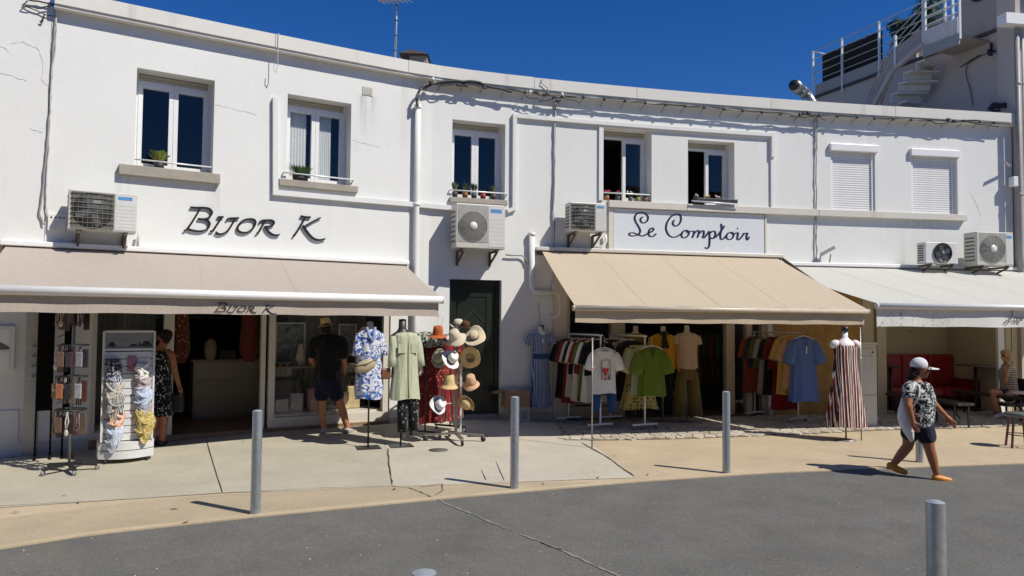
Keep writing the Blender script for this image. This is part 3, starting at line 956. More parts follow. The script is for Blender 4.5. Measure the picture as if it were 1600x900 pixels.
# --- unseen row of houses behind the viewer, added to hold back sky light
m_opp = plaster('ochre_plaster', (.30, .25, .19), .5)
m_shut = M('grey_blue_shutter', (.16, .21, .24), .6)
for k, (x0, x1, h, yy) in enumerate(((-26, -12.5, 7.4, -10.5), (-12.4, 1.0, 8.2, -7.2), (1.1, 13.5, 7.6, -4.4), (13.6, 27, 8.0, -2.6))):
    L = ('narrow unseen ochre house added to block sky, left end of the row', 'tall unseen ochre house added behind the viewer to block sky', 'unseen ochre house added facing the green door to block sky', 'unseen ochre house added to block sky, right end of the row')[k]
    t = thing('sky_block_house', L, 'building', (x0, yy, -.1), 0, 'unseen houses added to block sky')
    MB().box(x0, x1, yy - 8, yy, -.3, h).build('wall', m_opp, t)
    MB().box(x0, x1, yy - 8.2, yy + .3, h, h + .15).build('roof', M('terracotta', (.30, .13, .07), .8), t)
    n = int((x1 - x0) / 3)
    for i in range(n):
        for z in (.9, 4.4):
            x = x0 + (i + .5) * (x1 - x0) / n
            w = MB().box(x - .55, x + .55, yy, yy + .04, z, z + 1.7).build('window', m_pvc, t)
            MB().box(x - .48, x - .03, yy + .04, yy + .05, z + .08, z + 1.62).box(x + .03, x + .48, yy + .04, yy + .05, z + .08, z + 1.62).build('pane', m_doorpane, w)
            for sx in (-1, 1): MB().box(x + sx * .62 - (.5 if sx < 0 else 0), x + sx * .62 + (.5 if sx > 0 else 0), yy, yy + .05, z, z + 1.7).build('window_shutter', m_shut, w)
# ------------------------------------------------------------------ fixtures on the front
def fpx(px, py, o=0.0):
    """street-front coordinates (s, z) seen at a photo pixel, o metres off the wall"""
    r = ray(px, py)
    lo, hi = -11.5, 14.0
    for _ in range(50):
        m_ = (lo + hi) / 2
        p = W(m_, 0, o)
        if p.x * r.y - p.y * r.x > 0: hi = m_
        else: lo = m_
    p = W(lo, 0, o)
    t = (p.x * r.x + p.y * r.y) / (r.x ** 2 + r.y ** 2)
    return lo, CZ + r.z * t
def frameM(s, z=0.0, o=0.0):
    """local frame on the wall: x along it, y into it, z up"""
    a = wang(s)
    return Matrix.Translation(W(s, z, o)) @ Matrix.Rotation(a, 4, 'Z')
def smooth(p, sub=6):
    out = []
    n = len(p)
    for i in range(n - 1):
        a, b_, c, d = p[max(0, i - 1)], p[i], p[i + 1], p[min(n - 1, i + 2)]
        for k in range(sub):
            t = k / sub
            out.append(tuple(.5 * (2 * b_[j] + (c[j] - a[j]) * t + (2 * a[j] - 5 * b_[j] + 4 * c[j] - d[j]) * t * t + (3 * b_[j] - a[j] - 3 * c[j] + d[j]) * t ** 3) for j in range(len(b_))))
    out.append(tuple(p[-1]))
    return out
def pen(b, pts, wf, place, d0, d1):
    """a calligraphic stroke: place(u, v, d) gives the point in space"""
    P = smooth(pts)
    vs_, fs_ = [], []
    n = len(P)
    for i, p in enumerate(P):
        a, c = P[max(0, i - 1)], P[min(n - 1, i + 1)]
        dx, dy_ = c[0] - a[0], c[1] - a[1]
        L = math.hypot(dx, dy_) or 1
        dx, dy_ = dx / L, dy_ / L
        w = wf(dx, dy_) / 2 * (.7 if i in (0, n - 1) else 1)
        for d in (d0, d1):
            for sg in (-1, 1):
                vs_.append(place(p[0] - dy_ * w * sg, p[1] + dx * w * sg, d))
    for i in range(n - 1):
        a, c = 4 * i, 4 * i + 4
        fs_ += [(a + 2, a + 3, c + 3, c + 2), (a, c, c + 1, a + 1), (a, a + 2, c + 2, c), (a + 1, c + 1, c + 3, a + 3)]
    fs_ += [(0, 1, 3, 2), (4 * n - 4, 4 * n - 2, 4 * n - 1, 4 * n - 3)]
    b.add(vs_, fs_)
BIJOR = {
    'B': [[(175, 88), (230, 92), (300, 92), (360, 102), (391, 135), (378, 172), (340, 200), (300, 207), (250, 203)], [(300, 207), (345, 220), (368, 252), (353, 297), (308, 322), (250, 328), (190, 318), (150, 305)], [(277, 96), (240, 160), (185, 248), (140, 308), (110, 322)]],
    'I': [[(446, 188), (475, 186), (510, 185)], [(490, 188), (440, 265), (400, 325)], [(372, 330), (392, 326), (412, 322)]],
    'J': [[(538, 217), (560, 201), (605, 198), (664, 196)], [(628, 199), (592, 260), (552, 320), (505, 350), (460, 356), (428, 336)]],
    'O': [[(765, 204), (815, 215), (826, 250), (796, 305), (740, 340), (680, 338), (648, 310), (660, 265), (705, 220), (765, 204)]],
    'R': [[(868, 242), (890, 222), (940, 218), (990, 220), (1012, 242), (995, 270), (950, 282), (915, 282)], [(925, 222), (895, 275), (860, 335), (834, 354)], [(925, 285), (955, 330), (1000, 362), (1045, 368), (1070, 359)]],
    'K': [[(1278, 176), (1325, 186), (1382, 188)], [(1325, 190), (1280, 270), (1240, 335), (1204, 380)], [(1482, 192), (1420, 220), (1322, 276)], [(1300, 268), (1340, 330), (1390, 388), (1440, 413), (1490, 413), (1527, 401)]]}
m_letter = M('black_letters', (.012, .012, .014), .4)
sg = thing('shop_sign', 'black italic letters reading BIJOR K standing off the white wall', 'sign', tuple(W(-4.5, 3.2)))
def pl_wall(zx, zy, d):
    s, z = fpx(270 + zx / 6.4, 310 + zy / 6.4, .036)
    return W(s, z, d)
for ch, strokes in BIJOR.items():
    b = MB()
    for k, st in enumerate(strokes):
        pen(b, st, lambda dx, dy: 14 + 10 * abs(dx * .45 + dy * .9), pl_wall, .018 + .0012 * k, .036 + .0012 * k)
    b.build('letter', m_letter, sg)
COMP = {
    'L': [[(300, 92), (274, 110), (277, 140), (305, 155), (340, 135), (351, 95), (325, 60), (280, 48), (235, 60), (212, 95), (221, 140), (250, 190), (268, 230), (261, 265), (235, 282), (190, 291), (157, 280), (160, 263), (190, 257), (235, 270), (290, 291), (335, 272)]],
    'e': [[(335, 271), (375, 252), (406, 230), (400, 209), (380, 213), (361, 237), (356, 272), (375, 295), (407, 291), (438, 267)]],
    'C': [[(627, 125), (608, 150), (619, 179), (645, 186), (680, 160), (695, 110), (681, 72), (645, 65), (590, 90), (550, 150), (538, 210), (555, 265), (590, 298), (635, 302), (690, 273), (718, 242)]],
    'o': [[(748, 231), (716, 245), (699, 280), (711, 306), (745, 305), (773, 275), (771, 242), (748, 231), (762, 252), (806, 240)], [(1217, 252), (1182, 265), (1167, 300), (1185, 325), (1220, 321), (1241, 290), (1237, 262), (1217, 252), (1236, 270), (1275, 258)]],
    'm': [[(806, 240), (826, 243), (828, 265), (812, 310)], [(820, 280), (852, 243), (876, 235), (880, 262), (864, 310)], [(872, 280), (906, 243), (930, 239), (931, 275), (922, 303), (942, 303), (978, 255)]],
    'p': [[(985, 238), (992, 300), (991, 365), (985, 403), (965, 421), (942, 408)], [(990, 270), (1018, 243), (1046, 245), (1052, 280), (1027, 316), (1002, 310)], [(1025, 317), (1070, 290), (1112, 235)]],
    't': [[(1112, 163), (1117, 220), (1104, 280), (1110, 322), (1135, 320), (1168, 284)], [(1147, 184), (1125, 220), (1093, 268)]],
    'i': [[(1288, 252), (1285, 290), (1281, 322), (1300, 327), (1330, 296), (1350, 262)], [(1280, 212), (1289, 212)]],
    'r': [[(1350, 262), (1368, 268), (1386, 262), (1376, 300), (1384, 331), (1408, 300)]]}
sg = thing('shop_sign', 'white rectangular shop sign with navy script reading Le Comptoir', 'sign', tuple(W(3.5, 3.5)))
m_signboard = M('pale_blue_board', (.66, .69, .72), .35, .04)
MB().fbox(2.0, 5.20, 3.12, 3.905, .002, .04).build('board', m_signboard, sg)
for a, c, e, f in ((1.90, 1.99, 3.10, 3.905), (5.21, 5.25, 3.10, 3.905)):
    MB().fbox(a, c, e, f, .002, .05, 9).build('frame', m_frame, sg)
MB().fbox(1.99, 5.21, 3.07, 3.115, .002, .06).build('frame', m_frame, sg)
m_navy = M('navy_letters', (.018, .015, .06), .4)
def pl_sign(zx, zy, d):
    s, z = fpx(960 + zx / 6.667, 325 + zy / 6.667, .045)
    return W(s, z, d)
for ch, strokes in COMP.items():
    if ch == 'o':
        for st in strokes:
            b = MB()
            pen(b, st, lambda dx, dy: 8 + 12 * abs(dy) ** 1.3, pl_sign, .0405, .046)
            b.build('letter', m_navy, sg)
        continue
    b = MB()
    for k, st in enumerate(strokes):
        pen(b, st, (lambda dx, dy: 17) if (ch == 'i' and k == 1) else (lambda dx, dy: 8 + 13 * abs(dy) ** 1.3), pl_sign, .0405, .046 + .0008 * k)
    b.build('letter', m_navy, sg)

# ------------------------------------------------------------------ awnings
def awning(label, sa, sb, z, proj, zf, vbot, fab, barm, wallm, top=.06, r=.055, inset=(0, 0), wave=.010, text=None, valm=None, sag=.03, vin=.045, skew=0.0):
    A, B = W(sa, z), W(sb, z)
    t = (B - A).normalized()
    n = Vector((t.y, -t.x, 0))
    L = (B - A).length
    o = thing('awning', label, 'awning', tuple((A + B) / 2))
    P = lambda u, d, zz: A + t * (u + skew * d / proj) + n * d + Vector((0, 0, zz - z))
    def slab(u0, u1, d0, d1, z0, z1):
        return [P(u0, d1, z0), P(u1, d1, z0), P(u1, d0, z0), P(u0, d0, z0), P(u0, d1, z1), P(u1, d1, z1), P(u1, d0, z1), P(u0, d0, z1)]
    MB().hexa(slab(-.06, L + .06, -.25, .13, z - .01, z + .06)).build('wall_bar', wallm, o, bevel=.012)
    MB().hexa(slab(-.03, L + .03, -.2, .08, z - .09, z - .012)).build('roller', M('brown_bar', (.13, .10, .075), .5), o)
    # fabric: slightly sagging sheet of several widths with sewn seams
    nu, nd = 48, 12
    a0, a1 = inset
    vs_ = []
    za = z - .03
    for i in range(nu + 1):
        for j in range(nd + 1):
            u, v = i / nu, j / nd
            uu = a0 * (1 - v) + (L - (a0 + a1) * (1 - v)) * u
            zz = za + (zf + .04 - za) * v - sag * math.sin(PI * v) * (.7 + .3 * math.sin(u * 17)) + .004 * math.sin(u * 40) * v
            vs_.append(P(uu, .10 + (proj - .10) * v, zz))
    fs_ = [(i * (nd + 1) + j, (i + 1) * (nd + 1) + j, (i + 1) * (nd + 1) + j + 1, i * (nd + 1) + j + 1) for i in range(nu) for j in range(nd)]
    f = MB().add(vs_, fs_, True).build('fabric', fab, o)
    sm = MB()
    for k in range(1, int(L / 1.2)):
        i = round(nu * k * 1.2 / L)
        q = [vs_[i * (nd + 1) + j] + Vector((0, 0, .003)) for j in range(nd + 1)]
        sm.add([v_ - t * .006 for v_ in q] + [v_ + t * .006 for v_ in q], [(j, j + 1, nd + 2 + j, nd + 1 + j) for j in range(nd)])
    if sm.v: tag(sm.build('seam', fab, f), kind='stuff')
    MB().tube([P(-.01, proj, zf), P(L + .01, proj, zf)], r, 14).build('front_bar', barm, o)
    for u in (-.03, L + .01):
        MB().tube([P(u, proj, zf), P(u + .02, proj, zf)], r * 1.12, 14).build('end_cap', barm, o)
    # valance
    nu2 = 90
    vs_ = []
    dv = proj - vin
    w_ = [rnd.uniform(0, 6) for _ in range(4)]
    for i in range(nu2 + 1):
        u = i / nu2
        ph = math.sin(u * 23 + w_[0]) + .6 * math.sin(u * 51 + w_[1]) + .5 * math.sin(u * 9 + w_[2])
        for j in range(5):
            v = j / 4
            vs_.append(P(.02 + u * (L - .04), dv + wave * ph * v * 1.0, zf - r * .6 + (vbot - zf + r * .6) * v + .004 * v * math.sin(u * 37 + w_[3])))
    MB().add(vs_, [(i * 5 + j, (i + 1) * 5 + j, (i + 1) * 5 + j + 1, i * 5 + j + 1) for i in range(nu2) for j in range(4)], True).build('valance', valm or fab, o)
    # folding arms below the fabric
    for u in (L * .12, L * .88):
        sgn = 1 if u < L / 2 else -1
        k = P(u + sgn * .55, proj * .5, (z + zf) / 2 - .12)
        MB().bar(P(u, .10, z - .12), k, .05, .06).bar(k, P(u + sgn * .05, proj - .05, zf), .045, .05).build('arm', barm, o)
    return o, P, L, dv
def on_plane(px, py, P0, n):
    r = ray(px, py)
    d = (P0 - CAM).dot(n) / r.dot(n)
    return CAM + r * d
m_fabA = cloth('taupe_awning', (.46, .40, .345), trans=.06)
m_fabB = cloth('beige_awning', (.60, .50, .37), trans=.14)
m_fabC = cloth('white_awning', (.66, .655, .60), trans=.15)
awA, PA, LA, dvA = awning('taupe fabric awning over the left shop with BIJOR K on its valance', -7.75, -2.03, 2.70, 1.88, 2.05, 1.80, m_fabA, m_white, m_white, r=.055, wave=.006, inset=(.0, .0), skew=-.2)
tA = (PA(1, 0, 2) - PA(0, 0, 2)).normalized()
n_ = Vector((tA.y, -tA.x, 0))
b = MB()
for ch, strokes in BIJOR.items():
    for k, st in enumerate(strokes):
        pl = lambda zx, zy, d: on_plane(335 + (zx - 112) * 97 / 1413, 473.2 + ((zy - 88) - (zx - 112) * .05) * .058 + (zx - 112) * .0016, PA(0, dvA + .0135, 2), n_) + n_ * d
        pen(b, st, lambda dx, dy: 15 + 17 * abs(dx * .5 + dy * .87), pl, 0, .001 + .0004 * k)
b.build('lettering', m_letter, awA)
awB, PB, LB, dvB = awning('beige fabric awning over the clothes shop on thin corner poles', .50, 5.52, 3.05, 2.82, 1.94, 1.725, m_fabB, M('beige_bar', (.56, .49, .38), .4), m_frame, r=.04, wave=.006, inset=(.06, .06), skew=-.2)
# brown side strip and corner poles of this awning
MB().bar(PB(LB + .03, .12, 3.02), PB(LB + .03, 2.40, 1.98), .03, .06).build('side_bar', M('brown_bar', (.13, .10, .075), .5), awB)
for u, d in ((.02, 2.38), (LB - .02, 2.36)):
    p = PB(u, d, 1.93)
    p0 = PB(u, d, zg(p.x, p.y))
m_pole = M('grey_pole', (.33, .32, .30), .4, .1, metal=.5)
for px, py, zt in ((925, 700, 1.62), (1346, 688, 1.80)):
    p = spot(px, py)
    t = thing('awning_pole', 'thin grey pole standing in front of the white t-shirt' if px < 1000 else 'thin dark pole behind the striped dress', 'pole', tuple(p))
    MB().tube([p, p + Vector((0, 0, zt))], .011, 8).build('pole', m_pole, t)
    MB().tube([p + Vector((0, 0, zt * .72)), p + Vector((0, 0, zt * .72 + .04))], .017, 8).build('collar', m_alu, t)
    MB().tube([p + Vector((0, 0, zt)), p + Vector((0, 0, zt + .015))], .015, 8).build('cap', m_alu, t)
m_valC = N('printed_valance')
q = m_valC
spk = q.ramp(q.noise(22, 3, .6, stretch=(1, 1, .55), dist=1.6), .57, .62)
gx = q.n('SeparateXYZ')
q.l(q.coord(), gx.inputs[0])
fade = q.n('MapRange')
q.l(gx.outputs[0], fade.inputs[0])
fade.inputs[1].default_value, fade.inputs[2].default_value, fade.inputs[3].default_value, fade.inputs[4].default_value = -1.2, -.3, .85, 0
q.base(q.mix(q.mix(1.0, spk, fade.outputs[0], 'MULTIPLY'), (.70, .69, .66), (.30, .31, .33)))
q.p(Roughness=.85)
awC, PC, LC, dvC = awning('white awning over the cafe terrace with grey flecks on its valance', 5.15, 11.9, 2.90, 2.72, 2.04, 1.70, m_fabC, m_white, m_white, r=.05, wave=.012, inset=(.02, .0), skew=.61, valm=m_valC.m)
tC = (PC(1, 0, 2) - PC(0, 0, 2)).normalized()
nC = Vector((tC.y, -tC.x, 0))
JONE = [[(1528, 140), (1524, 175), (1512, 205), (1495, 222), (1480, 220), (1488, 205), (1515, 190)], [(1548, 185), (1538, 195), (1540, 208), (1550, 206), (1555, 192), (1548, 185)], [(1562, 186), (1561, 208)], [(1561, 195), (1570, 186), (1575, 190), (1574, 208)], [(1582, 197), (1592, 193), (1590, 185), (1582, 190), (1582, 204), (1594, 206)]]
b = MB()
for k, st in enumerate(JONE):
    pen(b, st, lambda dx, dy: 2.6 + 3.2 * abs(dy), lambda zx, zy, d: on_plane(1200 + zx / 4, 450 + zy / 4, PC(0, dvC + .027, 2), nC) + nC * d, 0, .001 + .0004 * k)
b.build('lettering', M('grey_ink', (.08, .08, .09), .6), awC)

# ------------------------------------------------------------------ air conditioners
m_acw = M('ac_white', (.54, .53, .48), .4, .05)
m_acp = M('ac_panel', (.62, .62, .60), .4, .04)
m_acg = M('ac_dark_fins', (.12, .115, .10), .6)
m_fan = M('fan_dark', (.05, .05, .05), .5)
m_brk = M('rusty_bracket', (.10, .075, .06), .7, .3)
m_blue = M('blue_badge', (.10, .28, .55), .4)
def ac(label, px0, px1, pyt, pyb, grille, style, o1=.44, dep=.30, body=None, legs=True, panel=True):
    pm = (px0 + px1) / 2
    s0, zt = fpx(px0, pyt[0], o1)
    s1, zt2 = fpx(px1, pyt[1], o1)
    s0b, zb = fpx(px0, pyb[0], o1)
    s1b, zb2 = fpx(px1, pyb[1], o1)
    zt, zb = (zt + zt2) / 2, (zb + zb2) / 2
    s = (s0 + s1) / 2
    A, B = W(s0, 0, o1), W(s1, 0, o1)
    w, h = (B - A).length, zt - zb
    a = math.atan2(B.y - A.y, B.x - A.x)
    o = thing('air_conditioner', label, 'air conditioner', (A.x, A.y, zb), a, None)
    body = body or m_acw
    MB().box(0, w, 0, dep, 0, h).build('body', body, o, local=True, bevel=.015)
    g0, g1 = grille
    x0, x1 = w * g0, w * g1
    cx, cz, rr = (x0 + x1) / 2, h * .5, min((x1 - x0), h * .94) * .47
    Mf = Matrix.Translation((cx, 0, cz)) @ Matrix.Rotation(PI / 2, 4, 'X')
    if style == 'grid':
        MB().box(x0, x1, -.004, .004, h * .05, h * .95).build('fin_panel', m_acg, o, local=True)
        MB().lathe([(0, .006), (rr, .006), (rr, .012), (0, .012)], 28, Mf, cap=False).build('fan', m_fan, o, local=True)
        for k in range(4):
            b = MB()
            for q in range(1):
                an = k * PI / 2 + .3
                b.box(.02, rr * .9, -.03, .05, .0125, .016, Mf @ Matrix.Rotation(an, 4, 'Z'))
            b.build('fan_blade', M('fan_grey', (.09, .09, .09), .5), o, local=True)
        for k in range(8):
            z = h * (.07 + .86 * k / 7)
            MB().box(x0, x1, -.026, -.018, z - .0035, z + .0035).build('grille_bar', M('grille_grey', (.22, .21, .18), .5), o, local=True)
        for k in range(9):
            x = x0 + (x1 - x0) * (k + .5) / 9
            MB().box(x - .002, x + .002, -.0178, -.0142, h * .05, h * .95).build('grille_bar', M('grille_grey', (.22, .21, .18), .5), o, local=True)
    elif style == 'round':
        MB().box(x0, x1, -.006, .004, h * .14, h * .96).build('fin_panel', M('ac_grey', (.36, .35, .32), .5), o, local=True)
        MB().lathe([(0, .008), (rr, .008), (rr, .016), (0, .016)], 32, Mf, cap=False).build('fan', m_acg, o, local=True)
        for k in range(1, 7):
            r_ = rr * (.3 + .7 * k / 6)
            MB().tube([Mf @ Vector((r_ * math.cos(2 * PI * i / 28), r_ * math.sin(2 * PI * i / 28), .024)) for i in range(29)], .004, 4, False).build('grille_ring', body, o, local=True)
        MB().lathe([(0, .02), (rr * .3, .02), (rr * .28, .034), (0, .036)], 18, Mf, cap=False).build('fan_hub', m_acp, o, local=True)
        for k in range(12):
            an = k * PI / 6
            MB().bar(Mf @ Vector((rr * .3 * math.cos(an), rr * .3 * math.sin(an), .026)), Mf @ Vector((rr * math.cos(an), rr * math.sin(an), .026)), .004).build('grille_spoke', body, o, local=True)
    elif style == 'black':
        MB().lathe([(0, .001), (rr, .001), (rr * 1.08, .02), (rr * 1.04, .035), (rr, .03), (rr * .96, .01), (0, .008)], 32, Mf, cap=False).build('fan_ring', m_black, o, local=True)
        for k in range(4):
            an = k * PI / 2 + .35
            MB().box(.02, rr * .85, -.05, .05, .012, .018, Mf @ Matrix.Rotation(an, 4, 'Z')).build('fan_blade', M('fan_grey', (.06, .06, .065), .25), o, local=True)
        MB().lathe([(0, .02), (rr * .2, .02), (rr * .16, .035), (0, .037)], 14, Mf, cap=False).build('fan_hub', M('fan_hubgrey', (.2, .2, .2), .3), o, local=True)
    if panel:
        xa, xb = (x1 + .012, w - .012)
        MB().box(xa, xb, -.005, .003, h * .05, h * .95).build('side_panel', m_acp if body is not m_acw else m_acp, o, local=True)
        for k in range(7): MB().box(xa + .01, xb - .01, -.007, -.0052, h * (.12 + .09 * k), h * (.12 + .09 * k) + .004).build('panel_groove', m_acw, o, local=True)
        MB().box(xa + (xb - xa) * .12, xa + (xb - xa) * .8, -.0085, -.0055, h * .82, h * .90).build('badge', m_blue, o, local=True)
    # vent slots on the left side
    for k in range(7):
        z = h * (.14 + .11 * k)
        MB().box(-.006, .002, .06, dep - .05, z, z + .03).build('side_vent', m_acg, o, local=True)
    if legs:
        for x in (w * .16, w * .84):
            b = MB().box(x - .02, x + .02, -.02, o1 - .01, -.05, -.012)
            b.bar((x, .02, -.05), (x, o1 - .02, -.24), .03)
            b.box(x - .02, x + .02, o1 - .04, o1 - .004, -.28, -.05)
            b.build('bracket', m_brk, o, local=True)
            MB().box(x - .03, x + .03, .01, .05, -.012, .0).build('foot', m_black, o, local=True)
    return o
ac('cream air conditioner with square grille on the wall above the left awning', 107.5, 215, (295, 303), (359, 364), (.035, .66), 'grid')
ac('pale air conditioner with white fan hub on the wall above the green door', 713, 790, (316, 322), (386, 391), (.04, .64), 'round', o1=.46, dep=.34)
ac('air conditioner beside the Le Comptoir sign with slotted left side', 891, 948, (315, 318), (360, 364), (.03, .68), 'grid', o1=.44)
ac('small white air conditioner with black fan above the white awning', 1446, 1497, (378, 379), (411, 413), (.12, .9), 'black', o1=.50, dep=.26, body=m_acp, panel=False)
ac('large grey air conditioner with round grille at the right end of the front', 1526, 1583, (362, 363), (414, 416), (.08, .78), 'round', o1=.62, dep=.36)
# square junction plate left of the first unit
t = thing('junction_box', 'flat white junction box on the wall left of the first air conditioner', 'junction box', tuple(W(-7.2, 3.05)))
s0, z0 = fpx(74, 360); s1, z1 = fpx(104, 336)
MB().fbox(s0, s1, z0, z1, .001, .05, 9).build('box', m_wall, t, bevel=.006)
for k in range(4): MB().fbox(s0 + .03 + k * .05, s0 + .05 + k * .05, z1 - .06, z1 - .04, .05, .054, 9).build('screw', m_black, t)
# floodlight on two legs lying on the awning box
p0 = [fpx(*q, .12) for q in ((1281, 413), (1283, 398), (1300, 387), (1303, 391), (1297, 411))]
t = thing('floodlight', 'small grey floodlight tilted on its stand above the beige awning corner', 'floodlight', tuple(W(6.5, 3.0, .12)))
MB().bar(W(*p0[1], .10), W(*p0[2], .20), .10, .07).build('housing', M('grey_plastic', (.45, .45, .44), .5), t)
for q in (0, 4):
    MB().bar(W(*p0[q], .1), W(p0[q][0] + .02, p0[q][1] + .18, .12), .025).build('leg', M('grey_plastic', (.45, .45, .44), .5), t)
# ------------------------------------------------------------------ pipes, trunking, cables
def wpath(pxs, o=.03): return [W(*fpx(x, y, o), o) for x, y in pxs]
def trunk(label, pxs, w, o, mat, name='cable_trunking'):
    P = [fpx(x, y, o / 2) for x, y in pxs]
    t = thing(name, label, 'trunking', tuple(W(*P[0])))
    for (a, c), (e, f) in zip(P, P[1:]):
        L = math.hypot(e - a, f - c)
        n = max(1, int(L / .8))
        nx, nz = -(f - c) / L * w / 2, (e - a) / L * w / 2
        b = MB()
        vs_ = []
        ex, ez = (e - a) / L * w / 2, (f - c) / L * w / 2
        for i in range(n + 1):
            k = i / n
            s, z = (a - ex) + (e - a + 2 * ex) * k, (c - ez) + (f - c + 2 * ez) * k
            vs_ += [W(s + nx, z + nz, .001), W(s - nx, z - nz, .001), W(s - nx, z - nz, o), W(s + nx, z + nz, o)]
        fs_ = [(0, 1, 2, 3), (4 * n + 3, 4 * n + 2, 4 * n + 1, 4 * n)]
        for i in range(n):
            for j in range(4): fs_.append((4 * i + j, 4 * i + 4 + j, 4 * i + 4 + (j + 1) % 4, 4 * i + (j + 1) % 4))
        o += .002
        b.add(vs_, fs_).build('length', mat, t, bevel=.004)
    return t
trunk('white square trunking stepping round the second window then along to the door', [(430, 157), (430, 301), (648, 320), (712, 326)], .085, .07, m_wall)
trunk('white square trunking rising right of the third window and running right above the twin windows', [(795, 329), (803, 326), (804, 181), (1207, 211), (1207, 243)], .075, .06, m_wall)
def pipe(label, P, r, mat, name='downpipe', cat='pipe', clips=()):
    t = thing(name, label, cat, tuple(P[-1]))
    MB().tube(P, r, 10).build('pipe', mat, t)
    for p in clips: MB().tube([p - Vector((0, 0, .03)), p + Vector((0, 0, .03))], r * 1.18, 10).build('collar', mat, t)
    return t
s = -1.845
P = [W(s, 5.53, .07), W(s, 4.2, .07), W(s, 2.0, .07), W(s, .02, .07)]
pipe('white downpipe on the wall between the left shop and the green door', P, .05, m_wall, clips=[W(s, 3.76, .07), W(s, 5.48, .07), W(s, 1.4, .07)])
P = wpath([(831, 366), (831, 448), (834, 457), (860, 458)], .06)
pipe('white waste pipe dropping beside the beige awning and turning right', P, .055, m_wall, 'waste_pipe', clips=[P[0], P[-1]])
P = wpath([(864, 440), (864, 455), (872, 460), (875, 480), (873, 492), (866, 497), (858, 492)], .04)
pipe('thin white hose looping down beside the pilaster', P, .016, m_pvc, 'hose', 'hose')
m_cable = M('grey_cable', (.30, .29, .28), .6)
m_cablew = M('pale_cable', (.55, .54, .52), .6)
m_cabled = M('black_cable', (.03, .03, .03), .6)
def cable(label, runs, name='cable', group=None, base=None):
    t = thing(name, label, 'cable', tuple(base or runs[0][0][0]), 0, group)
    for P, r, m_ in runs: MB().tube(smooth([tuple(p) for p in P], 3), r, 6).build('strand', m_, t)
    return t
def wavy(pxs, o, amp, n=10):
    out = []
    for (a, b_) in zip(pxs, pxs[1:]):
        for i in range(n):
            k = i / n
            s, z = fpx(a[0] + (b_[0] - a[0]) * k, a[1] + (b_[1] - a[1]) * k, o)
            out.append(W(s + rnd.uniform(-amp, amp), z + rnd.uniform(-amp, amp), o + rnd.uniform(-amp, amp) * .5))
    s, z = fpx(*pxs[-1], o)
    out.append(W(s, z, o))
    return out
cable('two grey cables running down the left building joint to the first air conditioner', [
    (wavy([(86, 0), (86, 30), (82, 90), (79, 150), (76, 200), (72, 240), (66, 300), (62, 335), (68, 352)], .03, .006, 4), .012, m_cable),
    (wavy([(88, 28), (88, 60), (80, 120), (79, 180), (75, 250), (72, 300), (73, 340)], .035, .008, 4), .009, m_cablew),
    (wavy([(36, 6), (45, 12), (70, 22), (84, 26)], .03, .004, 4), .007, m_cabled)])
cable('dark cable stubs tied to a hook at the top left corner', [(wavy([(42, 0), (36, 10), (60, 13), (85, 8)], .05, .01, 3), .008, m_cabled), (wavy([(45, 0), (66, 3), (86, 7)], .05, .006, 3), .011, m_cabled), (wavy([(70, 22), (66, 34), (62, 33)], .03, .003, 3), .01, m_cabled)])
cable('short white wire hooked below the roof edge above the second window', [(wavy([(435, 52), (434, 80), (434, 103), (431, 113), (428, 108), (429, 98)], .17, .002, 3), .006, m_cablew)])
cable('grey cable coming down the wall left of the twin windows', [(wavy([(868, 158), (867, 200), (866, 280), (864, 330), (866, 345), (866, 385)], .03, .005, 6), .016, m_cable), (wavy([(868, 158), (866, 220), (867, 300), (864, 335), (865, 380)], .036, .008, 5), .011, m_cablew)])
cable('grey twisted cable coming down the wall left of the roller shutters', [(wavy([(1276, 182), (1276, 240), (1275, 330), (1276, 412)], .03, .012, 8), .012, m_cable), (wavy([(1275, 182), (1275, 230), (1276, 300), (1275, 412)], .03, .012, 8), .010, m_cablew)])
# bundle of cables under the cornice, held off the wall by iron spikes
OB = .16
main = [(652, 164), (652, 150), (658, 138), (672, 129), (700, 130), (740, 130), (765, 137), (800, 141), (845, 148), (870, 151), (911, 152), (976, 158), (1040, 164), (1100, 168), (1160, 173), (1220, 178), (1300, 181), (1380, 186), (1450, 188), (1510, 189), (1578, 193)]
up_ = [(x, y + (2 if 670 < x < 760 else -1)) for x, y in main]
bund = cable('black and grey cable bundle strung below the cornice on iron spikes', [
    (wavy(main, OB, .006, 4), .018, m_cable), (wavy(up_, OB + .01, .014, 5), .012, m_cabled),
    (wavy([(672, 131), (705, 126), (745, 128), (770, 137), (800, 143)], OB + .02, .012, 5), .022, m_cabled),
    (wavy([(652, 166), (651, 150), (657, 140), (675, 131)], OB * .8, .003, 3), .026, m_cabled),
    (wavy(main[8:], OB - .02, .016, 5), .010, m_cablew),
    (wavy([(822, 150), (850, 158), (872, 152), (905, 160)], OB, .016, 5), .009, m_cabled),
    (wavy([(848, 122), (846, 130), (855, 137), (858, 148)], OB + .03, .004, 4), .008, m_cable),
    (wavy([(1235, 181), (1255, 184), (1275, 180), (1290, 188)], OB, .015, 4), .010, m_cabled),
    (wavy([(1430, 187), (1470, 192), (1510, 190), (1560, 198)], OB, .02, 5), .012, m_cabled)])
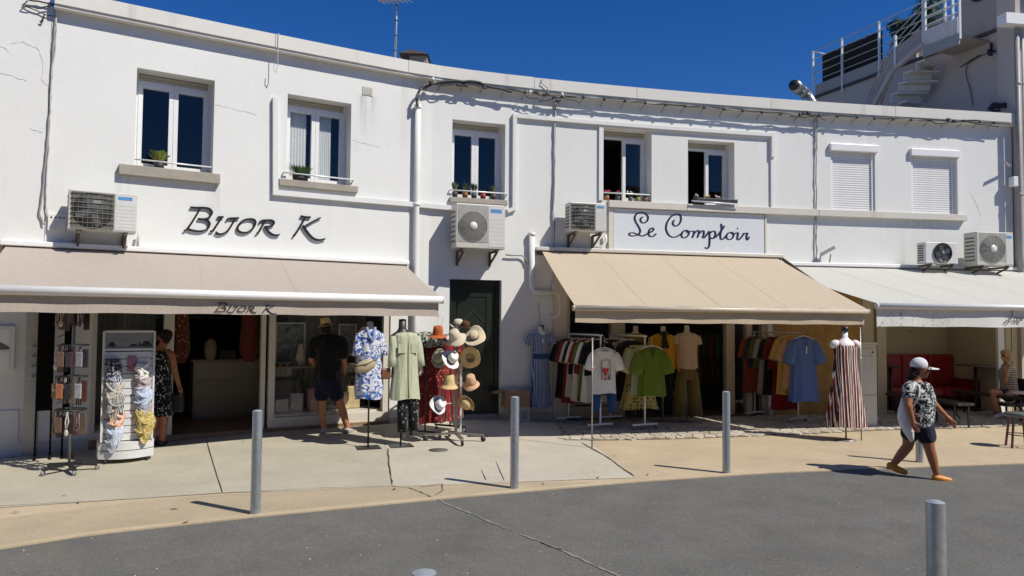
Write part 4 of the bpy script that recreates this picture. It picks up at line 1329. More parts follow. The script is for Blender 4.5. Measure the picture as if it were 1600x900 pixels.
for i, x in enumerate([672, 690, 725, 755, 788, 820, 850, 878, 911, 944, 976, 1008, 1040, 1070, 1100, 1131, 1160, 1190, 1219, 1249, 1279, 1308, 1338, 1366, 1395, 1423, 1452, 1480, 1506, 1530, 1552]):
    y = lerp1([(a, c) for a, c in main[3:]], x)
    s, z = fpx(x, y, OB)
    MB().tube([W(s, z + .02, OB + .02), W(s - .02, z - .10, .0)], .005, 5).build('spike', m_black, bund)
    b = MB().tube([W(s - .02, z, OB + .005), W(s + .02, z - .002, OB + .005)], .03, 8)
    b.build('clip', m_black, bund)
for x, y in ((828, 144), (878, 148), (676, 124)):
    s, z = fpx(x, y, OB)
    MB().lathe([(.0, -.03), (.022, -.03), (.026, 0), (.018, .03), (0, .036)], 10, Matrix.Translation(W(s, z, OB + .02)), cap=False).build('insulator', m_pvc, bund)
for x, y in ((838, 145), (855, 148), (866, 152), (872, 158), (757, 137), (716, 133), (728, 134), (1256, 178), (1263, 177), (1481, 187), (1490, 189)):
    s, z = fpx(x, y, OB)
    MB().fbox(s - .035, s + .035, z - .02, z + .025, OB - .02, OB + .04, 9).build('connector', m_cabled, bund, bevel=.006)
for k, (a, c) in enumerate(((678, 700), (712, 730), (738, 752), (748, 760))):     # slack loops under the bundle
    s0, z0 = fpx(a, lerp1(main[3:], a), OB)
    s1, z1 = fpx(c, lerp1(main[3:], c), OB)
    if k < 4: MB().tube(smooth([tuple(W(s0, z0, OB)), tuple(W((s0 * .6 + s1 * .4), z0 - .05, OB + .03)), tuple(W(s1, z1 - .03, OB + .03)), tuple(W(s1 + .02, z1, OB))], 5), .010, 6).build('strand', m_cabled, bund)
# pipes by the units and at the right end
P = wpath([(790, 398), (800, 399), (815, 399), (821, 403), (824, 412)], .05)
pipe('thin grey pipe running from the middle air conditioner to the waste pipe', P, .014, m_cable, 'coolant_pipe', clips=())
P = wpath([(218, 362), (216, 374), (215, 386)], .1)
pipe('short insulated pipes behind the first air conditioner', P, .02, m_cablew, 'coolant_pipe')
P = wpath([(946, 366), (947, 376), (943, 384), (930, 388)], .06)
pipe('white elbow pipe under the air conditioner beside the sign', P, .025, m_pvc, 'coolant_pipe')
t = thing('junction_box', 'small white junction box on the right-hand corner pipes', 'junction box', tuple(W(10.9, 4.6)))
s0, z0 = fpx(1583, 291, .2); s1, z1 = fpx(1596, 276, .2)
MB().fbox(s0, s1, z0, z1, .08, .22, 9).build('box', m_pvc, t, bevel=.01)
s, z = fpx(1570, 256, .2)
MB().bar(W(s - .04, z + .02, .24), W(s + .22, z - .03, .1), .05, .02).build('lamp_arm', m_alu, t)
# ------------------------------------------------------------------ above the roof
m_steelw = M('aerial_metal', (.55, .56, .57), .35, .1, metal=.7)
t = thing('tv_aerial', 'thin metal television aerial mast behind the roof edge left of the chimney', 'aerial', tuple(W(-2.3, 6.0, -.7)))
p = at(617, 92, W(-2.3, 0, -.7).y)
MB().tube([Vector((p.x, p.y, 5.9)), Vector((p.x + .03, p.y, 8.4))], .022, 8).build('mast', m_steelw, t)
for k in range(6): MB().tube([Vector((p.x + .004 * k, p.y, 6.35 + k * .28)), Vector((p.x + .004 * k, p.y, 6.38 + k * .28))], .027, 8).build('clamp', M('dark_clamp', (.08, .08, .08), .5), t)
c = at(617, 1, p.y)
MB().bar(c + Vector((-.32, .15, .06)), c + Vector((.26, -.12, -.02)), .03).build('boom', m_steelw, t)
for k in range(7):
    q = c + Vector((-.30, .14, .055)).lerp(Vector((.24, -.11, -.02)), k / 6)
    MB().tube([q + Vector((-.08, -.14, 0)), q + Vector((.08, .14, 0))], .008, 6).build('element', m_steelw, t)
t = thing('chimney', 'low chimney with a dark overhanging cap behind the roof edge', 'chimney', tuple(W(-1.7, 6.0, -2.4)))
Yc = W(-1.75, 0, -2.2).y
a, b_ = at(641, 98, Yc), at(668, 100, Yc)
MB().box(a.x, b_.x, Yc - .1, Yc + .55, 5.9, at(655, 88, Yc).z).build('stack', M('chimney_render', (.34, .31, .27), .9, .3), t)
zt = at(655, 88, Yc).z
l, r_ = at(626, 93, Yc), at(671, 90, Yc)
MB().hexa([Vector((l.x, Yc - .25, zt - .02)), Vector((r_.x, Yc - .2, zt - .02)), Vector((r_.x, Yc + .8, zt - .02)), Vector((l.x, Yc + .8, zt - .02)),
           Vector((a.x, Yc - .05, zt + .13)), Vector((r_.x - .05, Yc - .05, zt + .05)), Vector((r_.x - .05, Yc + .5, zt + .05)), Vector((a.x, Yc + .5, zt + .13))]).build('cap', M('dark_tile', (.05, .035, .03), .8, .3), t)

# the taller building on the right with its roof terrace
tb = thing('terrace_building', 'tall grey-pink building at the right with a railed roof terrace', 'building', (9.5, 18.5, 0))
m_pink = plaster('pinkish_plaster', (.52, .46, .43), .5)
m_pgrey = plaster('parapet_plaster', (.40, .37, .35), .7)
SA, SB = Vector((8.85, 21.5, 0)), Vector((11.12, 15.62, 0))     # foot of the wall that faces left
sd_ = (SB - SA).normalized()
sn_ = Vector((-sd_.y, sd_.x, 0))
if sn_.x > 0: sn_ = -sn_
def side(px, py, off=0.0):
    """point on the terrace wall (moved off metres towards the roof) at a photo pixel"""
    return on_plane(px, py, SA + sn_ * off, sn_)
def wallpoly(pts, th, name, mat, parent=tb, off=0.0):
    P = [side(x, y, off) for x, y in pts]
    n = len(P)
    vs_ = P + [q - sn_ * th for q in P]
    return MB().add(vs_, [tuple(range(n)), tuple(range(2 * n - 1, n - 1, -1))] + [(i, (i + 1) % n, n + (i + 1) % n, n + i) for i in range(n)]).build(name, mat, parent)
def sideU(u, z, off=0.0): return SA + sd_ * u + sn_ * off + Vector((0, 0, z))
UL = (SB - SA).length
def u_at(px, py, off=0):
    q = side(px, py, off)
    return (q - SA).dot(sd_), q.z
# main wall up to the terrace floor, parapet above it
zt0 = (u_at(1305, 155)[1] + u_at(1575, 18)[1]) / 2
MB().hexa([sideU(-8, -.2), sideU(UL, -.2), sideU(UL, -.2, -6), sideU(-8, -.2, -6), sideU(-8, zt0), sideU(UL, zt0), sideU(UL, zt0, -6), sideU(-8, zt0, -6)]).build('wall', m_pink, tb)
zp = (u_at(1330, 118)[1] + u_at(1400, 77)[1]) / 2
u0 = u_at(1275, 148)[0]
MB().hexa([sideU(u0, zt0 + .001, .02), sideU(UL * .55, zt0 + .001, .02), sideU(UL * .55, zt0 + .001, -.2), sideU(u0, zt0 + .001, -.2), sideU(u0, zp, .02), sideU(UL * .55, zp, .02), sideU(UL * .55, zp, -.2), sideU(u0, zp, -.2)]).build('parapet', m_pgrey, tb)
u2, zq = u_at(1503, 28)
MB().hexa([sideU(u2, zt0 + .001, .02), sideU(UL + .01, zt0 + .001, .02), sideU(UL + .01, zt0 + .001, -.25), sideU(u2, zt0 + .001, -.25), sideU(u2, zt0 + 1.0, .02), sideU(UL + .01, zt0 + 1.0, .02), sideU(UL + .01, zt0 + 1.0, -.25), sideU(u2, zt0 + 1.0, -.25)]).build('parapet', m_pgrey, tb)
MB().hexa([sideU(-1, zt0 - .07, .06), sideU(UL + .05, zt0 - .07, .06), sideU(UL + .05, zt0 - .07, -.0), sideU(-1, zt0 - .07, 0.0), sideU(-1, zt0 + .0005, .06), sideU(UL + .05, zt0 + .0005, .06), sideU(UL + .05, zt0 + .0005, 0), sideU(-1, zt0 + .0005, 0)]).build('drip_edge', M('dark_flashing', (.06, .055, .05), .6), tb)
# street front of this building and its projecting slab
fn = wang(11.2)
ft = Vector((math.cos(fn), math.sin(fn), 0))
fo = Vector((ft.y, -ft.x, 0))
C0 = W(11.02, 0, .12)
q0 = [C0 + ft * a + fo * o for a, o in ((0, 0), (7, 0), (7, -.5), (0, -.5))]
MB().hexa([q + Vector((0, 0, -.2)) for q in q0] + [q + Vector((0, 0, zt0 + .9)) for q in q0]).build('front_wall', m_pink, tb)
zs = on_plane(1590, 40, C0, fo).z
q0 = [C0 + ft * a + fo * o for a, o in ((-.45, .25), (7, .25), (7, .001), (-.45, .001))]
MB().hexa([q + Vector((0, 0, zs - .07)) for q in q0] + [q + Vector((0, 0, zs + .16)) for q in q0]).build('slab_edge', m_white, tb)
q0 = [C0 + ft * a + fo * o for a, o in ((.25, .05), (.45, .05), (.45, .001), (.25, .001))]
MB().hexa([q + Vector((0, 0, zs - 2.4)) for q in q0] + [q + Vector((0, 0, zs - .85)) for q in q0]).build('pilaster', m_white, tb)
for k, (off, r_) in enumerate(((-.05, .05), (.09, .03))):
    P = [C0 + ft * off + fo * .08 + Vector((0, 0, z)) for z in (zs - .1, 4.5, 3.2, 2.9)]
    pipe(('grey downpipe at the corner of the right-hand building', 'thin pale pipe beside the right-hand corner downpipe')[k], P, r_, (M('pipe_grey', (.33, .32, .31), .5), m_cablew)[k], clips=[P[1], P[0] + Vector((0, 0, -1.2))])
cable('tangled cables hanging at the right-hand corner above the roof edge', [
    ([side(1548, 82, .08), side(1535, 86, .06), side(1512, 100, .05), side(1510, 118, .05), side(1516, 140, .05), side(1520, 165, .05)], .010, m_cabled),
    ([side(1548, 82, .08), side(1558, 85, .08), side(1570, 95, .1), side(1576, 120, .12), side(1578, 150, .12), side(1582, 180, .12), side(1585, 190, .15)], .026, m_cable),
    ([side(1552, 86, .1), side(1566, 90, .1), side(1572, 108, .1), side(1573, 140, .1)], .018, m_cablew),
    ([side(1530, 86, .05), side(1500, 105, .03)], .011, m_cabled)])
b = MB()
p = side(1549, 80, .08)
t = thing('cable_anchor', 'dark cable anchor bracket on the pink wall near the top right corner', 'bracket', tuple(p))
MB().bar(p + sn_ * -.08, p + sn_ * .1, .05).bar(p + Vector((0, 0, -.07)), p + Vector((0, 0, .19)), .04).build('bracket', m_black, t)
MB().ell(p + Vector((0, 0, -.05)), (.09, .06, .06)).build('clamp', m_cabled, t)
# black bag of cable on the roof at the right end
p = at(1561, 170, W(10.7, 0, -.3).y)
t = thing('cable_coil', 'coil of black cable lying on the roof edge at the right', 'cable', tuple(p))
for k in range(4):
    MB().tube([p + Vector((.23 * math.cos(g * .35 + k) * (1 - .1 * k), .1 * math.sin(g * .35 + k), .03 * k + .02 * math.sin(g))) for g in range(19)], .022, 6, False).build('loop', m_cabled, t)
# dark screen of reed on the terrace, separate lengths
m_reed = M('dark_reed', (.035, .032, .028), .95, .4, sc=30, bump=.5)
top_ = lambda u: zp + .86
ua, ub = u_at(1279, 140)[0] + .05, u_at(1374, 92)[0]
n = 4
for k in range(n):
    a, c = ua + (ub - ua) * k / n, ua + (ub - ua) * (k + 1) / n - .01
    b = MB()
    m_ = 26
    vs_ = []
    for i in range(m_ + 1):
        u = a + (c - a) * i / m_
        o_ = -.10 + .012 * (i % 2)
        vs_ += [sideU(u, zp + .002, o_), sideU(u, zp + .80 + rnd.uniform(0, .05), o_)]
    b.add(vs_, [(2 * i, 2 * i + 2, 2 * i + 3, 2 * i + 1) for i in range(m_)])
    vs2 = [v - sn_ * .03 for v in vs_]
    b.add(vs2, [(2 * i, 2 * i + 1, 2 * i + 3, 2 * i + 2) for i in range(m_)])
    b.build('reed_screen', m_reed, tb)
# terrace railing
m_galv = M('pale_rail', (.50, .49, .46), .4, .08, metal=.3)
rl = thing('terrace_railing', 'pale metal railing with five rails along the roof terrace', 'railing', tuple(side(1272, 150)))
posts = [(1271, 104, 152), (1316, 76, 128), (1374, 37, 93)]
PU = []
for x, yt, yb in posts:
    u, z_b = u_at(x, yb, .05)
    zt_ = u_at(x, yt, .05)[1]
    PU.append((u, z_b, zt_))
    MB().bar(sideU(u, zp - .5, .05), sideU(u, zp + 1.02, .05), .05).build('post', m_white, rl)
u3 = u_at(1442, 0, .05)[0]
for k in range(5):
    z = zp + .12 + k * .22
    MB().tube([sideU(PU[0][0], z, .05), sideU(u3 + 1.0, z, .05)], .014, 6).build('rail', m_galv, rl)
MB().tube([sideU(PU[0][0], zp + 1.0, .05), sideU(PU[0][0], zp + 1.0, -.6), sideU(PU[0][0], zp - .1, -.6)], .02, 6).build('return_rail', m_galv, rl)
MB().bar(sideU(u3 + .6, zp - .5, .05), sideU(u3 + .6, zp + 1.3, .05), .05).build('post', m_white, rl)
# metal stair with winding steps from the roof to the terrace landing
st = thing('roof_stair', 'cream metal stair curving up from the roof to the terrace landing', 'stair', tuple(side(1410, 160, .9)))
m_stair = M('cream_steel', (.40, .335, .30), .5, .08)
m_tread = M('pale_tread', (.72, .68, .62), .6)
OF = .95
def so(px, py, off): return side(px, py, off)
def plate(name, pts, off, th, mat, parent):
    P = [so(x, y, off) for x, y in pts]
    n = len(P)
    vs_ = P + [q - sn_ * th for q in P]
    return MB().add(vs_, [tuple(range(n)), tuple(range(2 * n - 1, n - 1, -1))] + [(i, (i + 1) % n, n + (i + 1) % n, n + i) for i in range(n)]).build(name, mat, parent)
plate('stringer', [(1376, 162), (1398, 109), (1443, 69), (1443, 42), (1400, 74), (1392, 84), (1362, 140), (1352, 162)], OF, .05, m_stair, st)
plate('stringer', [(1432, 163), (1455, 126), (1456, 102), (1452, 98), (1448, 122), (1426, 163)], OF - .75, .05, m_stair, st)
for q0, q1 in (((1366, 163), (1396, 109)), ((1396, 109), (1443, 69))):
    MB().bar(so(*q0, OF + .03), so(*q1, OF + .03), .09, .10).build('beam', M('beam_cream', (.56, .48, .42), .5), st)
steps = [((1403, 162), (1432, 164)), ((1391, 147), (1438, 148)), ((1403, 129), (1452, 131)), ((1411, 112), (1455, 117)), ((1431, 95), (1452, 108))]
for k, ((xa, ya), (xb, yb)) in enumerate(steps):
    A1, B1 = so(xa, ya, OF - .06), so(xb, yb, OF - .72)
    A2 = A1 + sd_ * .24 + Vector((0, 0, 0))
    B2 = B1 + sd_ * .24
    zt_ = (A1.z + B1.z) / 2
    b = MB()
    ring = [Vector((q.x, q.y, zt_)) for q in (A1, A2, B2, B1)]
    b.hexa([q - Vector((0, 0, .04)) for q in ring] + ring)
    b.build('tread', m_tread, st)
    rr_ = [ring[0], ring[1], ring[1], ring[0]]
    b = MB().hexa([ring[0] - Vector((0, 0, .19)), ring[0] - Vector((0, 0, .19)) + sd_ * .02, ring[3] - Vector((0, 0, .19)) + sd_ * .02, ring[3] - Vector((0, 0, .19)), ring[0] - Vector((0, 0, .041)), ring[0] - Vector((0, 0, .041)) + sd_ * .02, ring[3] - Vector((0, 0, .041)) + sd_ * .02, ring[3] - Vector((0, 0, .041))])
    b.build('riser', m_tread, st)
# landing: floor plate, rim and railing
L0, L1 = so(1443, 67, OF), so(1500, 60, OF)
zl = (L0.z + L1.z) / 2 - .02
w1 = (L1 - L0).dot(sd_)
ring = [Vector((q.x, q.y, 0)) for q in (L0, L0 + sd_ * w1, L0 + sd_ * w1 - sn_ * (OF - .01), L0 - sn_ * (OF - .01))]
MB().hexa([q + Vector((0, 0, zl - .04)) for q in ring] + [q + Vector((0, 0, zl)) for q in ring]).build('landing', m_stair, st)
MB().hexa([ring[0] + sn_ * .03 + Vector((0, 0, zl - .22)), ring[1] + sn_ * .03 + Vector((0, 0, zl - .22)), ring[1] + Vector((0, 0, zl - .22)), ring[0] + Vector((0, 0, zl - .22)),
           ring[0] + sn_ * .03 + Vector((0, 0, zl + .03)), ring[1] + sn_ * .03 + Vector((0, 0, zl + .03)), ring[1] + Vector((0, 0, zl + .03)), ring[0] + Vector((0, 0, zl + .03))]).build('rim', M('rim_grey', (.36, .35, .33), .5), st)
MB().hexa([ring[0] + sd_ * .01 + Vector((0, 0, zl + .032)), ring[1] - sd_ * .05 + Vector((0, 0, zl + .032)), ring[1] - sd_ * .05 - sn_ * .02 + Vector((0, 0, zl + .032)), ring[0] + sd_ * .01 - sn_ * .02 + Vector((0, 0, zl + .032)),
           ring[0] + sd_ * .01 + Vector((0, 0, zl + .42)), ring[1] - sd_ * .05 + Vector((0, 0, zl + .42)), ring[1] - sd_ * .05 - sn_ * .02 + Vector((0, 0, zl + .42)), ring[0] + sd_ * .01 - sn_ * .02 + Vector((0, 0, zl + .42))]).build('kick_panel', m_tread, st)
for f_ in (0.0, .06, .82, 1.0):
    p = ring[0] + sd_ * (w1 * f_)
    MB().bar(p + Vector((0, 0, zl - .1)), p + Vector((0, 0, zl + 1.25)), .045).build('post', m_white, st)
for k in range(4):
    z = zl + .52 + .2 * k
    MB().tube([ring[0] + Vector((0, 0, z)), ring[1] + Vector((0, 0, z))], .017, 6).build('rail', m_white, st)
p0 = so(1399, 104, OF)
MB().bar(p0, so(1399, 56, OF), .05).build('post', m_white, st)
for k in range(4):
    q0, q1, q2 = so(1356 + 6 * k, 152 - 2 * k, OF), so(1396 + k * 1.5, 57 + 9 * k, OF), so(1441, 8 + 10 * k, OF)
    MB().tube([q0, q1, q2], .013, 6).build('handrail', m_galv, st)
# clipped hedge in a planter on the terrace
hd = thing('hedge', 'dark green clipped shrub behind the terrace railing', 'plant', tuple(sideU(u3 - .4, zp, -.6)))
m_leaf1 = [M('hedge_leaf', c, .5, .3) for c in ((.022, .055, .018), (.035, .08, .022), (.05, .095, .035))]
uc0, uc1 = u_at(1376, 80)[0], u_at(1446, 30)[0]
lm = MB()
for k in range(6500):
    u = uc0 + (uc1 - uc0) * rnd.random()
    hgt = (1.05 + .35 * (u - uc0) / (uc1 - uc0) + .10 * math.sin(u * 6) + .07 * math.sin(u * 15)) * 1.0
    z = zp - .1 + hgt * rnd.random() ** .7
    p = sideU(u, z, -.25 - .55 * rnd.random() - .1 * math.sin(z * 7 + u * 5))
    a = Vector((rnd.gauss(0, 1), rnd.gauss(0, 1), rnd.gauss(0, 1))).normalized()
    c = a.orthogonal().normalized()
    e = rnd.uniform(.035, .065)
    lm.cur = rnd.randrange(3)
    lm.add([p - a * e, p + c * e * .5, p + a * e, p - c * e * .5], [(0, 1, 2, 3)])
tag(lm.build('leaves', m_leaf1, hd), kind='stuff')
for k in range(5): MB().tube([sideU(uc0 + (uc1 - uc0) * (k + .5) / 5, zp - .3, -.5), sideU(uc0 + (uc1 - uc0) * (k + .45) / 5, zp + .6, -.5)], [.03, .015], 6).build('trunk', M('bark', (.08, .06, .04), .9), hd)
# galvanised flue elbow
Yf = W(5.8, 0, -2.4).y
t = thing('flue_pipe', 'bent galvanised flue pipe with a black mouth above the roof edge', 'flue', tuple(at(1262, 150, Yf)))
a, b_, c = at(1268, 160, Yf), at(1258, 146, Yf), at(1241, 133, Yf - .55)
r_ = .125
m_galvf = M('galvanised_flue', (.34, .36, .37), .38, .15, metal=.85)
MB().tube([a + Vector((0, 0, -.4)), a, b_], r_, 18).build('pipe', m_galvf, t)
MB().tube([b_, b_.lerp(c, .5)], r_ * 1.03, 18).build('elbow', m_galvf, t)
MB().tube([b_.lerp(c, .45), c], r_ * 1.08, 18).build('cowl', m_galvf, t)
d = (c - b_).normalized()
MB().tube([c - d * .02, c + d * .004], r_ * .98, 18).build('mouth', m_black, t)
for q, k in ((a, 0), (b_, 1)): MB().tube([q - Vector((0, 0, .02)), q + Vector((0, 0, .02))], r_ * 1.1, 18).build('collar', m_galvf, t)
# round dark lamp at the very top right
p = side(1527, 0, .1)
t = thing('satellite_horn', 'small black rounded fitting on the parapet at the top right', 'lamp', tuple(p))
MB().ell(p + Vector((0, 0, .06)), (.16, .12, .09)).build('head', m_black, t)
MB().bar(p + Vector((.1, 0, .0)), p + Vector((.12, 0, -.3)), .04).build('arm', m_galv, t)
# ------------------------------------------------------------------ bollards
def bollard(p, h, label):
    t = thing('bollard', label, 'bollard', tuple(p), 0, 'steel bollards along the kerb')
    r_ = .048
    MB().lathe([(r_, -.05), (r_, h - .015), (r_ * .96, h - .004)], 24, cap=False).build('post', m_steel, t, local=True)
    MB().lathe([(r_ * .955, h - .004), (r_ * .5, h + .004), (.0, h + .006)], 24, cap=False).build('cap', M('bollard_cap', (.50, .53, .55), .5, .1, metal=.6), t, local=True)
    return t
for (px, py), h, L in (((399, 803), 1.0, 'leftmost grey steel bollard at the pavement edge'), ((803.5, 763), 1.03, 'grey steel bollard at the kerb near the cardboard boxes'),
                       ((1135, 739), 1.02, 'grey steel bollard at the kerb before the clothes shop'), ((1437, 722), .98, 'grey steel bollard behind the legs of the walking woman')):
    bollard(spot(px, py), h, L)
for (px, py), Y, L in (((1461.5, 783), 3.98, 'nearest grey steel bollard at the lower right'), ((663, 893), 2.80, 'grey steel bollard whose cap just shows at the bottom edge')):
    q = at(px, py, Y)
    bollard(Vector((q.x, q.y, q.z - 1.0)), 1.0, L)

# ------------------------------------------------------------------ clothes
def hem_body(prof, folds=9, amp=.12, n=40, ph=0.0, front=0.0):
    """cloth tube from the shoulders down: prof = (z, half width, half depth)"""
    b = MB()
    zt, zb = prof[0][0], prof[-1][0]
    P = smooth(prof, 4)
    def ring(i, g):
        f = (zt - P[i][0]) / (zt - zb)
        a = amp * f ** 1.2
        return 1 + a * (math.sin(folds * g + ph) + .5 * math.sin((folds * 2 + 1) * g + ph * 2))
    vs_, fs_ = [], []
    for i, (z, hw, hd) in enumerate(P):
        for j in range(n):
            g = 2 * PI * j / n
            k = ring(i, g)
            c, s_ = math.cos(g), math.sin(g)
            c = math.copysign(abs(c) ** .8, c)
            f = (zt - z) / (zt - zb)
            vs_.append(Vector((hw * k * c, hd * k * s_ - front * (s_ < 0) * math.sin(PI * min(1, f * 1.4)), z + .012 * math.sin(3 * g + ph) * f)))
    m_ = len(P)
    for i in range(m_ - 1):
        for j in range(n):
            k = (j + 1) % n
            fs_.append((i * n + j, i * n + k, (i + 1) * n + k, (i + 1) * n + j))
    fs_.append(tuple(range(n)))
    b.add(vs_, fs_, True)
    return b
def garment(name, label, cat, loc, rz, prof, mat, sleeves=None, folds=9, amp=.10, group=None, hanger=None, collar=None, front=0.0):
    t = thing(name, label, cat, tuple(loc), rz, group)
    hem_body(prof, folds, amp, 44, rnd.uniform(0, 6), front).build('body', mat, t, local=True)
    if sleeves:
        L, r0, r1, ang, zs_, xs_ = sleeves
        for sg in (-1, 1):
            d = Vector((sg * math.sin(ang), -.12, -math.cos(ang)))
            p0 = Vector((sg * xs_, 0, zs_))
            pts_ = [p0 + d * (L * k / 4) + Vector((0, 0, -.015 * k * k * .2)) for k in range(5)]
            rs_ = [r0 * .75, r0, (r0 + r1) / 2 * 1.04, r1 * 1.02, r1]
            MB().tube(pts_, rs_, 14).build('sleeve', mat, t, local=True)
    if collar:
        MB().add([(collar * math.cos(2 * PI * i / 20), -.005 + .6 * collar * math.sin(2 * PI * i / 20) - .02, prof[0][0] + .004 - (.03 if math.sin(2 * PI * i / 20) < 0 else 0)) for i in range(20)], [tuple(range(20))]).build('neck_opening', m_inner, t, local=True)
    return t
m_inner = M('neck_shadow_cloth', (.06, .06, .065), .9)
m_hanger = M('white_hanger', (.72, .72, .70), .4)
m_wood = M('wooden_hanger', (.30, .19, .10), .5)
def hanger(label, loc, rz, mat, w=.20, group=None, hook=.10):
    t = thing('clothes_hanger', label, 'hanger', tuple(loc), rz, group)
    MB().tube([(-w, 0, -.06), (-w * .5, 0, -.022), (0, 0, .0), (w * .5, 0, -.022), (w, 0, -.06)], [.008, .012, .014, .012, .008], 8).build('arms', mat, t, local=True)
    MB().tube(smooth([(0, 0, 0), (0, 0, hook * .5), (.015, 0, hook * .75), (.0, 0, hook), (-.02, 0, hook * .85)], 4), .003, 6).build('hook', m_chrome, t, local=True)
    return t
TEE = [(0, .09, .045), (-.03, .17, .06), (-.07, .22, .07), (-.2, .225, .085), (-.4, .23, .09), (-.62, .235, .085)]
LONG = [(0, .07, .03), (-.04, .17, .05), (-.10, .20, .055), (-.4, .20, .06), (-.8, .22, .07), (-1.12, .24, .075)]
def rack(label, A, B, zr, base_z, name='clothes_rail', mat=None, foot=.26, castor=True):
    """clothes rail between two plan points with a T foot at each end"""
    A, B = Vector((A[0], A[1], 0)), Vector((B[0], B[1], 0))
    d = (B - A).normalized()
    n = Vector((-d.y, d.x, 0))
    mat = mat or m_rail
    t = thing(name, label, 'clothes rail', (A.x, A.y, base_z))
    MB().tube([A - d * .05 + Vector((0, 0, zr)), B + d * .05 + Vector((0, 0, zr))], .014, 8).build('rail', mat, t)
    for q in (A, B):
        MB().bar(q + Vector((0, 0, base_z + .10)), q + Vector((0, 0, zr)), .026).build('upright', mat, t)
        MB().bar(q - n * foot + Vector((0, 0, base_z + .10)), q + n * foot + Vector((0, 0, base_z + .10)), .03, .03).build('foot', mat, t)
        for sg in (-1, 1):
            c = q + n * foot * .92 * sg + Vector((0, 0, base_z + .04))
            MB().tube([c - n * .012, c + n * .012], .035, 12).build('castor', M('castor_grey', (.22, .22, .22), .4), t)
            MB().bar(c + Vector((0, 0, .0)), c + Vector((0, 0, .06)), .014).build('castor_fork', m_chrome, t)
    return t
HEX = lambda h: rgb(h)
# --- rail with the white t-shirt at its front
f1 = spot(938, 672)
A1, B1 = (f1.x, f1.y), (f1.x - .48, f1.y + .88)
rack('white clothes rail holding the white t-shirt and dark tops', A1, B1, 1.50, f1.z)
row = [('black_garment', 'black long-sleeved top at the wall end of the left rail', '15161a', LONG), ('dark_jacket', 'dark green jacket second from the wall on the left rail', '1f2a22', LONG), ('red_garment', 'dark red top near the wall end of the left rail', '8c2326', LONG),
       ('cream_dress', 'long cream dress beside the dark red top on the left rail', 'c9bda4', LONG), ('black_blouse', 'black blouse with white trim in the middle of the left rail', '17171a', TEE), ('cream_garment', 'pale ecru top in the middle of the left rail', 'd8cdb8', LONG),
       ('wine_garment', 'wine red shirt in the middle of the left rail', '7b1f25', TEE), ('green_dress', 'moss green dress on the left rail', '5b6b28', LONG), ('pale_garment', 'off-white tunic on the left rail beside the green dress', 'ded9cb', LONG), ('black_shirt', 'black shirt just behind the white t-shirt', '141416', TEE)]
n = len(row)
for i, (nm, L, c, prof) in enumerate(row):
    k = 1 - i / (n - 1) * .92
    x, y = A1[0] + (B1[0] - A1[0]) * k, A1[1] + (B1[1] - A1[1]) * k
    s_ = rnd.uniform(.92, 1.05)
    garment(nm, L, 'clothing', (x, y, 1.42), rnd.uniform(-.1, .12), [(z * s_, w * .95, d * .55) for z, w, d in prof], cloth(nm + '_cloth', c), (.34, .07, .065, .35, -.06, .19), 7, .10, 'clothes on the left rail')
    hanger('hanger of the ' + L, (x, y, 1.425), rnd.uniform(-.1, .1), m_hanger if i % 2 else m_wood, .17)
# white t-shirt with a printed panel and a red heart
ft_ = Vector((A1[0] + .05, A1[1] - .12, 1.27))
tee = garment('white_tshirt', 'white t-shirt with a red heart print hanging at the front of the left rail', 'clothing', ft_, .1, [(0, .10, .04), (-.03, .15, .06), (-.07, .19, .075), (-.25, .195, .085), (-.5, .20, .085), (-.76, .21, .08)], cloth('white_jersey', 'e2e4e6'), (.26, .085, .09, .40, -.075, .17), 6, .05, collar=.085)
hanger('white hanger of the white t-shirt', ft_ + Vector((0, 0, .02)), .1, m_hanger, .20, hook=.18)
pr = N('print_block')
v = pr.n('TexNoise', Scale=60, Detail=2)
pr.l(pr.coord((1, 1, .12)), v.inputs['Vector'])
pr.base(pr.mix(pr.ramp(v.outputs[0], .48, .52), (.10, .10, .10), (.55, .55, .55)))
pr.p(Roughness=.8)
def chest(b, poly, yoff):
    yoff += .022
    b.add([(x * .85, yoff - .004 * math.cos(x * 6), z) for x, z in poly], [tuple(range(len(poly)))])
b = MB(); chest(b, [(-.10, -.52), (.10, -.52), (.10, -.20), (-.10, -.20)], -.128); b.build('print', pr.m, tee, local=True)
b = MB(); chest(b, [(-.05, -.36), (.05, -.36), (.05, -.19), (-.05, -.19)], -.131); b.build('print_strip', M('print_white', (.65, .65, .65), .8), tee, local=True)
b = MB(); chest(b, [(.016 * 4.0 * math.sin(a) ** 3, -.365 + .0042 * (13 * math.cos(a) - 5 * math.cos(2 * a) - 2 * math.cos(3 * a) - math.cos(4 * a))) for a in [2 * PI * k / 40 for k in range(40)]], -.134); b.build('heart_print', M('print_red', (.55, .03, .06), .7), tee, local=True)
b = MB(); chest(b, [(-.045, -.49), (.045, -.49), (.045, -.44), (-.045, -.44)], -.131); b.build('print_strip', M('print_pink', (.60, .30, .32), .8), tee, local=True)
for sg, nm in ((-1, 'left'), (1, 'right')):
    pass
jn = garment('blue_jeans', 'blue jeans hanging below the white t-shirt', 'clothing', (ft_.x + .02, ft_.y + .16, .62), .1, [(0, .20, .05), (-.1, .21, .06), (-.16, .20, .06)], cloth('denim', '37598c'), None, 3, .03)
for sg in (-1, 1): MB().tube([(sg * .13, 0, -.1), (sg * .14, 0, -.3), (sg * .15, 0, -.45)], [.085, .08, .075], 14).build('leg', cloth('denim', '37598c'), jn, local=True)

